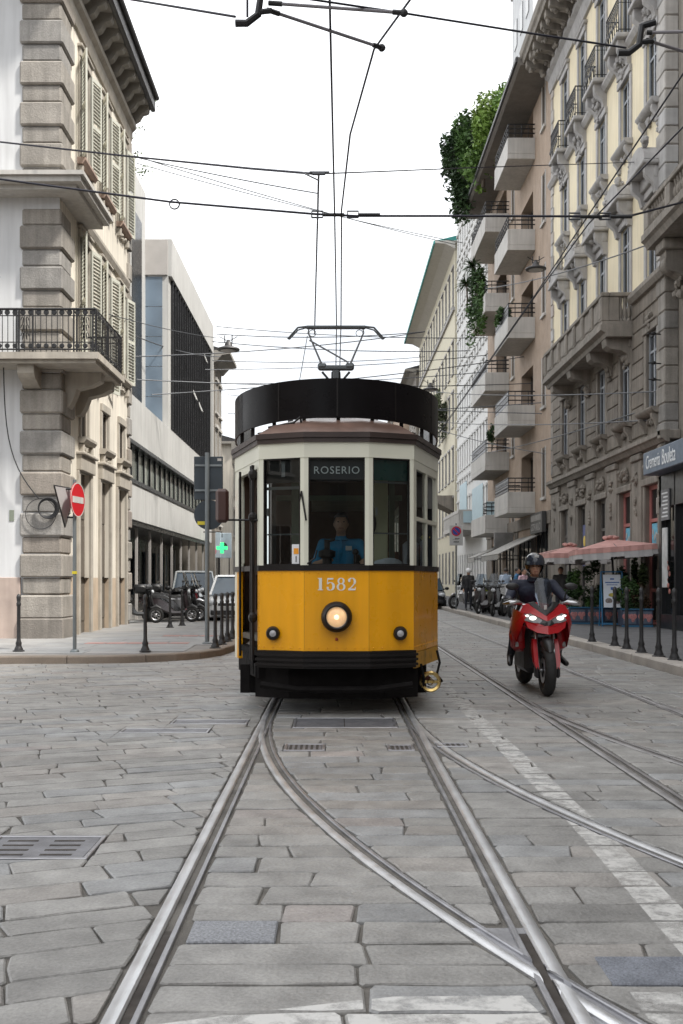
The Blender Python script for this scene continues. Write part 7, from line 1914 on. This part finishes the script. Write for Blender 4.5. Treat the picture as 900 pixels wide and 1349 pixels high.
umbrella('smaller looking pink parasol half hidden behind the other parasol', (7.35, 33.2, -.1), radians(2), .95, 1.2, 0)
M_NAVB = mat('planter_navy', (.035, .05, .085), .5, var=.12); M_PKF = mat('pink_flower_motif', (.40, .17, .17), .6, var=.3, scale=30)
def planter(label, x0, x1, y0, n, seed):
    t = thing('planter', label, 'planter', ((x0 + x1) / 2, y0, .12)); hw = (x1 - x0) / 2
    m = MB(); m.box(-hw, hw, 0, .4, .03, .46, .015); m.box(-hw + .04, hw - .04, .04, .36, .461, .47); ob('box', m, M_NAVB, t)
    m = MB(); m.box(-hw - .02, hw + .02, -.02, .02, .46, .5, .008); m.box(-hw, hw, -.012, .0, .0, .05); ob('rim', m, mat('planter_rim_blue', (.03, .12, .22), .5), t)
    wd = 2 * hw / n
    for k in range(n):
        cx = -hw + wd * (k + .5); m = MB(); m.box(cx - wd * .42, cx + wd * .42, -.012, -.001, .09, .42, .004); p = ob('front_panel', m, mat('planter_panel', (.10, .125, .17), .5, var=.1), t)
        m = MB()
        for s in (-.22, .22):
            X = cx + s * wd; m.ell((X - .045, -.014, .29), .06, .008, .07, 10, 6); m.ell((X + .045, -.014, .29), .06, .008, .07, 10, 6); m.ell((X, -.015, .21), .05, .008, .08, 10, 6)
        ob('motif', m, M_PKF, p)
    return t
planter('long navy planter box with pink heart motifs beneath the parasols', 6.75, 8.75, 30.6, 4, 1)
planter('shorter navy planter box with pink motifs by the black shopfront', 7.75, 8.6, 28.7, 2, 2)
for i, (x, y_, z, rx, rz_, lb, tone) in enumerate(((6.95, 30.85, 1.1, .3, .62, 'bushy dark plant at the motorcycle end of the long planter', TON_D), (7.5, 30.85, 1.25, .4, .75, 'tall dark leafy plant in the middle of the long planter', TON_D), (8.15, 30.85, 1.15, .42, .68, 'dark evergreen plant in the long planter beside the menu board', TON_D), (8.62, 30.9, 1.3, .3, .75, 'dark plant at the wall end of the long planter', TON_D), (7.98, 28.95, 1.0, .28, .5, 'low dark plant in the short planter behind the bollards', TON_D), (8.38, 28.95, 1.2, .3, .68, 'reddish dark plant in the short planter against the shopfront', [(.05, .03, .015), (.03, .045, .015)]))):
    bush('terrace_plant', lb, 'plant', (x, y_, z), (rx * 1.1, .32, rz_), 2000, .055, tone, None, .1, 9, 'plants in the terrace planters', seed=40 + i)
AF = thing('menu_board', 'blue framed menu board with white poster standing before the planters', 'menu board', (7.63, 29.3, .12))
M_AFB = mat('sign_frame_blue', (.02, .13, .27), .45)
for s in (-1, 1):
    m = MB(); th = .18 * s
    A = lambda x, z: (x, th * (1 - z / 1.55) * 1.0, z)
    for x in (-.29, .29): m.tube([A(x, 0), A(x, 1.5)], .02, 6)
    for z in (1.5, .06): m.tube([A(-.29, z), A(.29, z)], .02, 6)
    ob('frame', m, M_AFB, AF)
m = MB(); f = lambda x, z: (x, -.19 * (1 - z / 1.55) - .012, z)
P1 = [f(-.24, .52), f(.24, .52), f(.24, 1.42), f(-.24, 1.42)]; m.add(P1 + [(a, b + .012, c) for a, b, c in P1], [(0, 1, 2, 3), (7, 6, 5, 4), (0, 1, 5, 4), (1, 2, 6, 5), (2, 3, 7, 6), (3, 0, 4, 7)]); po = ob('poster', m, mat('poster_white', (.62, .66, .72), .5, var=.05), AF)
def onp(mb, x0, x1, z0, z1, d=.004): mb.quad(*[(a, b - d, c) for a, b, c in (f(x0, z0), f(x1, z0), f(x1, z1), f(x0, z1))])
m = MB(); onp(m, -.19, .2, 1.19, 1.22); onp(m, -.15, .15, 1.13, 1.15); onp(m, -.05, .06, 1.28, 1.32); onp(m, -.04, .05, 1.0, 1.08); ob('printed_line', m, mat('print_blue', (.05, .12, .35), .6), po)
m = MB(); q = f(.02, .86); m.ell((q[0], q[1] - .004, q[2]), .13, .006, .06, 12, 6); ob('food_picture', m, mat('food_yellow', (.40, .33, .07), .6, var=.3, scale=20), po)
m = MB(); q = f(-.1, .7); m.ell((q[0], q[1] - .004, q[2]), .1, .006, .08, 12, 6); q = f(.14, .68); m.ell((q[0], q[1] - .004, q[2]), .08, .006, .1, 12, 6); ob('print', m, mat('print_grey_brown', (.22, .19, .18), .6, var=.4, scale=20), po)

# ================================================================== OVERHEAD WIRES AND LAMPS
M_WIRE = mat('wire_dark', (.028, .028, .04), .5, metal=.5, var=0)
M_WIREF = mat('thin_steel_wire', (.07, .075, .085), .5, metal=.3, var=0)
def at(px, py, Y): return Vector(((px - 441) * Y / FPX, Y, CAMZ + (764 - py) * Y / FPX))
def wire(name, label, pts, r=.01, mt=M_WIRE, sag=0., cat='cable', group='overhead wires', n=14):
    pts = [Vector(p) for p in pts]; out = []
    for i in range(len(pts) - 1):
        for k in range(n if sag else 1):
            t = k / n if sag else 0; p = pts[i].lerp(pts[i + 1], t); p.z -= sag * 4 * t * (1 - t); out.append(p)
    out.append(pts[-1]); base = out[0].copy()
    m = MB(); m.tube([p - base for p in out], r, 6)
    o = ob(name, m, mt, label=label, category=cat, group=group); o.location = base; return o
ZC = 5.42
wire('contact_wire', 'contact wire running straight above the tram track to the pantograph', [(-.04, 1, ZC), (-.035, 7.3, ZC), (0, 11.7, ZC - .02), (.03, 16.8, ZC), (0, 30, ZC), (.05, 60, ZC), (0, 130, ZC)], .0085)
wire('contact_wire', 'contact wire curving away from the straight one above the diverging rails', [(1.9, 3.9, ZC + .03), (.95, 6.0, ZC + .03), (.545, 7.35, ZC + .02), (.30, 8.1, ZC + .02), (.14, 9.6, ZC), (.075, 11.55, ZC), (.10, 16.8, ZC + .02), (.09, 30, ZC), (.12, 60, ZC)], .0085)
wire('contact_wire', 'contact wire above the second track passing the yellow palazzo', [(2.72, 4, ZC), (2.77, 8.4, ZC), (2.83, 15, ZC), (2.85, 30, ZC), (2.85, 60, ZC), (2.85, 130, ZC)], .0085)
wire('contact_wire', 'contact wire branching off the one above the second track', [(4.4, 6, ZC), (3.1, 9.4, ZC), (2.87, 12.0, ZC), (2.86, 15.0, ZC + .02), (2.9, 40, ZC)], .0085)
w1 = wire('span_wire', 'heavy cross wire held by insulators just above the contact wires', [at(-60, 228, 12.4), at(225, 266, 12.0), at(415, 282, 11.7), at(470, 284.5, 11.7), at(600, 284.5, 11.7), at(780, 285, 11.7), at(832, 284, 11.9), at(1000, 240, 13)], .0125)
wire('span_wire', 'heavy higher cross wire leaving the cream corner palazzo', [at(0, 187, 23.1), at(170, 206, 21), at(330, 222, 17.5), at(415, 229, 16)], .019)
wire('span_wire', 'thin cross wire continuing from the dropper clamp toward the yellow palazzo', [at(420, 229, 16), at(500, 226, 18), at(620, 221, 22), at(770, 216, 27.5), at(850, 213, 31)], .011)
wire('feeder_cable', 'twisted feeder cable running back from the clamp along the street', [at(420, 229, 16) + Vector((.0, .9 * k, .02 * k + .035 * sin(k * 2.1))) - Vector((.022 * k, 0, 0)) for k in range(14)], .015)
wire('span_wire', 'cross wire above the road carrying the angled pull-off arms', [at(165, -2, 8.3), at(310, 22, 7.55)], .009)
wire('span_wire', 'cross wire linking the two pull-off arms high in front', [at(395, -3, 7.2), at(530, 17, 7.5), at(700, 44, 7.7), at(825, 63, 7.9)], .0075)
wire('span_wire', 'short vertical tie wire above the pull-off clamp over the tram', [at(326, -30, 7.5), at(326, 22, 7.5)], .009)
# pull-off arms
def pulloff(label, P, arms):
    t = thing('pull_off_arm', label, 'wire arm', tuple(P), group='pull-off arms'); m = MB()
    for a, b in arms:
        m.tube([a - P, b - P], .012, 8)
    ob('arm', m, mat('grey_fibreglass', (.22, .21, .23), .5), t)
    m = MB(); m.tube([Vector((-.16, 0, -.1)), Vector((-.08, 0, -.1)), Vector((0, 0, -.04)), Vector((.02, 0, .1)), Vector((.12, 0, .13))], .026, 8); m.tube([Vector((-.1, 0, -.11)), Vector((.02, 0, -.02)), Vector((.1, 0, -.01))], .02, 8)
    for a, b in arms: m.tube([a.lerp(b, 0) - P, a.lerp(b, .1) - P], .018, 8)
    ob('clamp', m, M_IRON, t)
    for a, b in arms: m = MB(); m.tube([a.lerp(b, .92) - P, b - P], .018, 8); m.ell(b - P, .03, .02, .03, 8, 6); ob('wire_grip', m, M_IRON, t)
    return t
pulloff('grey pull-off arms and clamp hanging over the road above the tram', at(340, 12, 7.5), [(at(354, 4, 7.5), at(532, 17, 7.35)), (at(352, 13, 7.5), at(503, 63, 8.0))])
pulloff('pull-off arms and clamp over the second track before the yellow palazzo', at(842, 52, 8.0), [(at(852, 43, 8.0), at(925, 41, 7.9)), (at(852, 53, 8.0), at(925, 75, 8.4))])
for i, (px, Y) in enumerate(((418, 11.7), (465, 11.7), (757, 11.7), (797, 11.75))):
    p = at(px, 283 if i < 2 else 285.5, Y); t = thing('insulator', ('loop insulator on the heavy cross wire close to the feeder cable', 'loop insulator on the heavy cross wire beyond the contact wires', 'loop insulator before the second track contact wires', 'loop insulator past the second track contact wires')[i], 'insulator', tuple(p), group='insulators')
    m = MB(); m.tube([(-.06, 0, -.03), (.06, 0, -.03), (.06, 0, .04), (-.06, 0, .04), (-.06, 0, -.03)], .01, 6); ob('loop', m, M_WIREF, t)
    m = MB(); m.tube([(.06, 0, 0), (.3, 0, 0)], .02, 8); ob('rod', m, M_IRON, t)
p = at(230, 269, 12.0); t = thing('wire_ring', 'small coiled ring hanging on the heavy cross wire', 'ring', tuple(p))
m = MB(); m.tube([(.055 * cos(k * .42), 0, .055 * sin(k * .42)) for k in range(16)], .009, 6); ob('ring', m, M_WIREF, t)
t = thing('wire_clamp', 'clamp bar where the feeder cable meets the cross wire', 'clamp', tuple(at(420, 229, 16)))
m = MB(); m.box(-.1, .1, -.02, .02, -.02, .03, .01); m.tube([(-.14, 0, .02), (.16, 0, .02)], .02, 6); m.tube([(-.25, 0, .02), (0, 0, -.1)], .012, 5); ob('bar', m, M_WIREF, t)
faint = [((285, 430), 48, (640, 445), 52), ((280, 475), 50, (560, 470), 60), ((290, 505), 60, (640, 490), 52), ((300, 520), 64, (720, 545), 46), ((172, 440), 36, (290, 470), 48), ((560, 560), 64, (735, 600), 44), ((0, 160), 40, (420, 255), 34), ((170, 203), 40, (600, 322), 60), ((180, 215), 44, (610, 320), 62), ((0, 365), 23.2, (285, 445), 35), ((285, 440), 44, (560, 437), 44), ((280, 450), 46, (620, 462), 46), ((270, 487), 50, (640, 468), 58), ((200, 520), 36, (690, 470), 48), ((172, 470), 34, (560, 437), 45), ((180, 500), 36, (700, 505), 46), ((300, 545), 60, (720, 530), 46), ((560, 515), 60, (880, 515), 29), ((570, 555), 60, (880, 552), 29), ((620, 600), 60, (880, 530), 29), ((640, 380), 48, (860, 320), 29)]
desc = ['second', 'third', 'fourth', 'fifth', 'sixth', 'seventh', 'eighth', 'ninth', 'tenth', 'eleventh', 'twelfth', 'thirteenth', 'fourteenth', 'fifteenth', 'sixteenth']
dl = ['thin cross wire highest in the fan around the pantograph bow', 'thin cross wire running from the modern block to the dark corner house', 'thin cross wire just above the black tram shroud', 'thin slanting wire ending at the lower brick balconies', 'short thin wire crossing in front of the ribbed dark panels', 'thin wire sloping down past the lower brick balconies', 'thin cross wire faintly seen above the heavy cross wires', 'thin cross wire slanting down behind the feeder cable', 'lower twin of the thin cross wire slanting behind the feeder cable', 'thin wire from the corner palazzo down to the hanging lamp', 'thin cross wire level with the pantograph bow', 'thin cross wire just beneath the pantograph bow', 'thin cross wire passing behind the pantograph knee', 'thin wire from the modern block to the brick balconies', 'thin wire slanting from the podium toward the pantograph', 'thin wire level with the black tram shroud', 'thin wire over the distant end of the street', 'thin cross wire under the long stone balcony', 'thin cross wire lower beneath the long stone balcony', 'thin wire slanting across the grey first storey', 'thin wire crossing the yellow stucco windows']
for (a, ya, b, yb2), lb in zip(faint, dl): wire('span_wire', lb, [at(*a, ya), at(*b, yb2)], .02 if ya > 30 else .011, M_WIREF, .18)
def lamp(label, p):
    t = thing('street_lamp', label, 'street lamp', tuple(p), group='lamps hung on cross wires')
    m = MB(); m.lathe([(.05, .28), (.1, .22), (.14, .1), (.36, .02), (.38, -.02), (.36, -.04), (0, -.05)], 18); ob('shade', m, M_LEAD, t, smooth=40)
    m = MB(); m.tube([(-.3, 0, .42), (-.1, 0, .3), (.1, 0, .3), (.3, 0, .42)], .015, 5); m.tube([(-.12, 0, .2), (-.12, 0, .45)], .02, 5); m.tube([(.12, 0, .2), (.12, 0, .45)], .02, 5); ob('hanger', m, M_IRON, t)
    m = MB(); m.ell((0, 0, -.05), .26, .26, .05, 12, 6, -1, 0); ob('diffuser', m, M_GREYPAN, t)
    return t
lamp('hanging street lamp over the street beside the modern block roof', at(301, 460, 35))
lamp('hanging street lamp in front of the brick balconies near the palazzo', at(706, 354, 38))
lamp('small hanging street lamp far down by the cream block', at(567, 513, 50))
t = thing('wall_bracket', 'black insulator brackets on the corner of the grey first storey', 'bracket', (8.9, 29.0, 7.2))
for z in (.9, .1, -.35): m = MB(); m.tube([(0, 0, z), (-.35, 0, z + .02)], .02, 5); m.ell((-.2, 0, z + .02), .08, .04, .05, 8, 6); ob('arm', m, M_IRON, t)
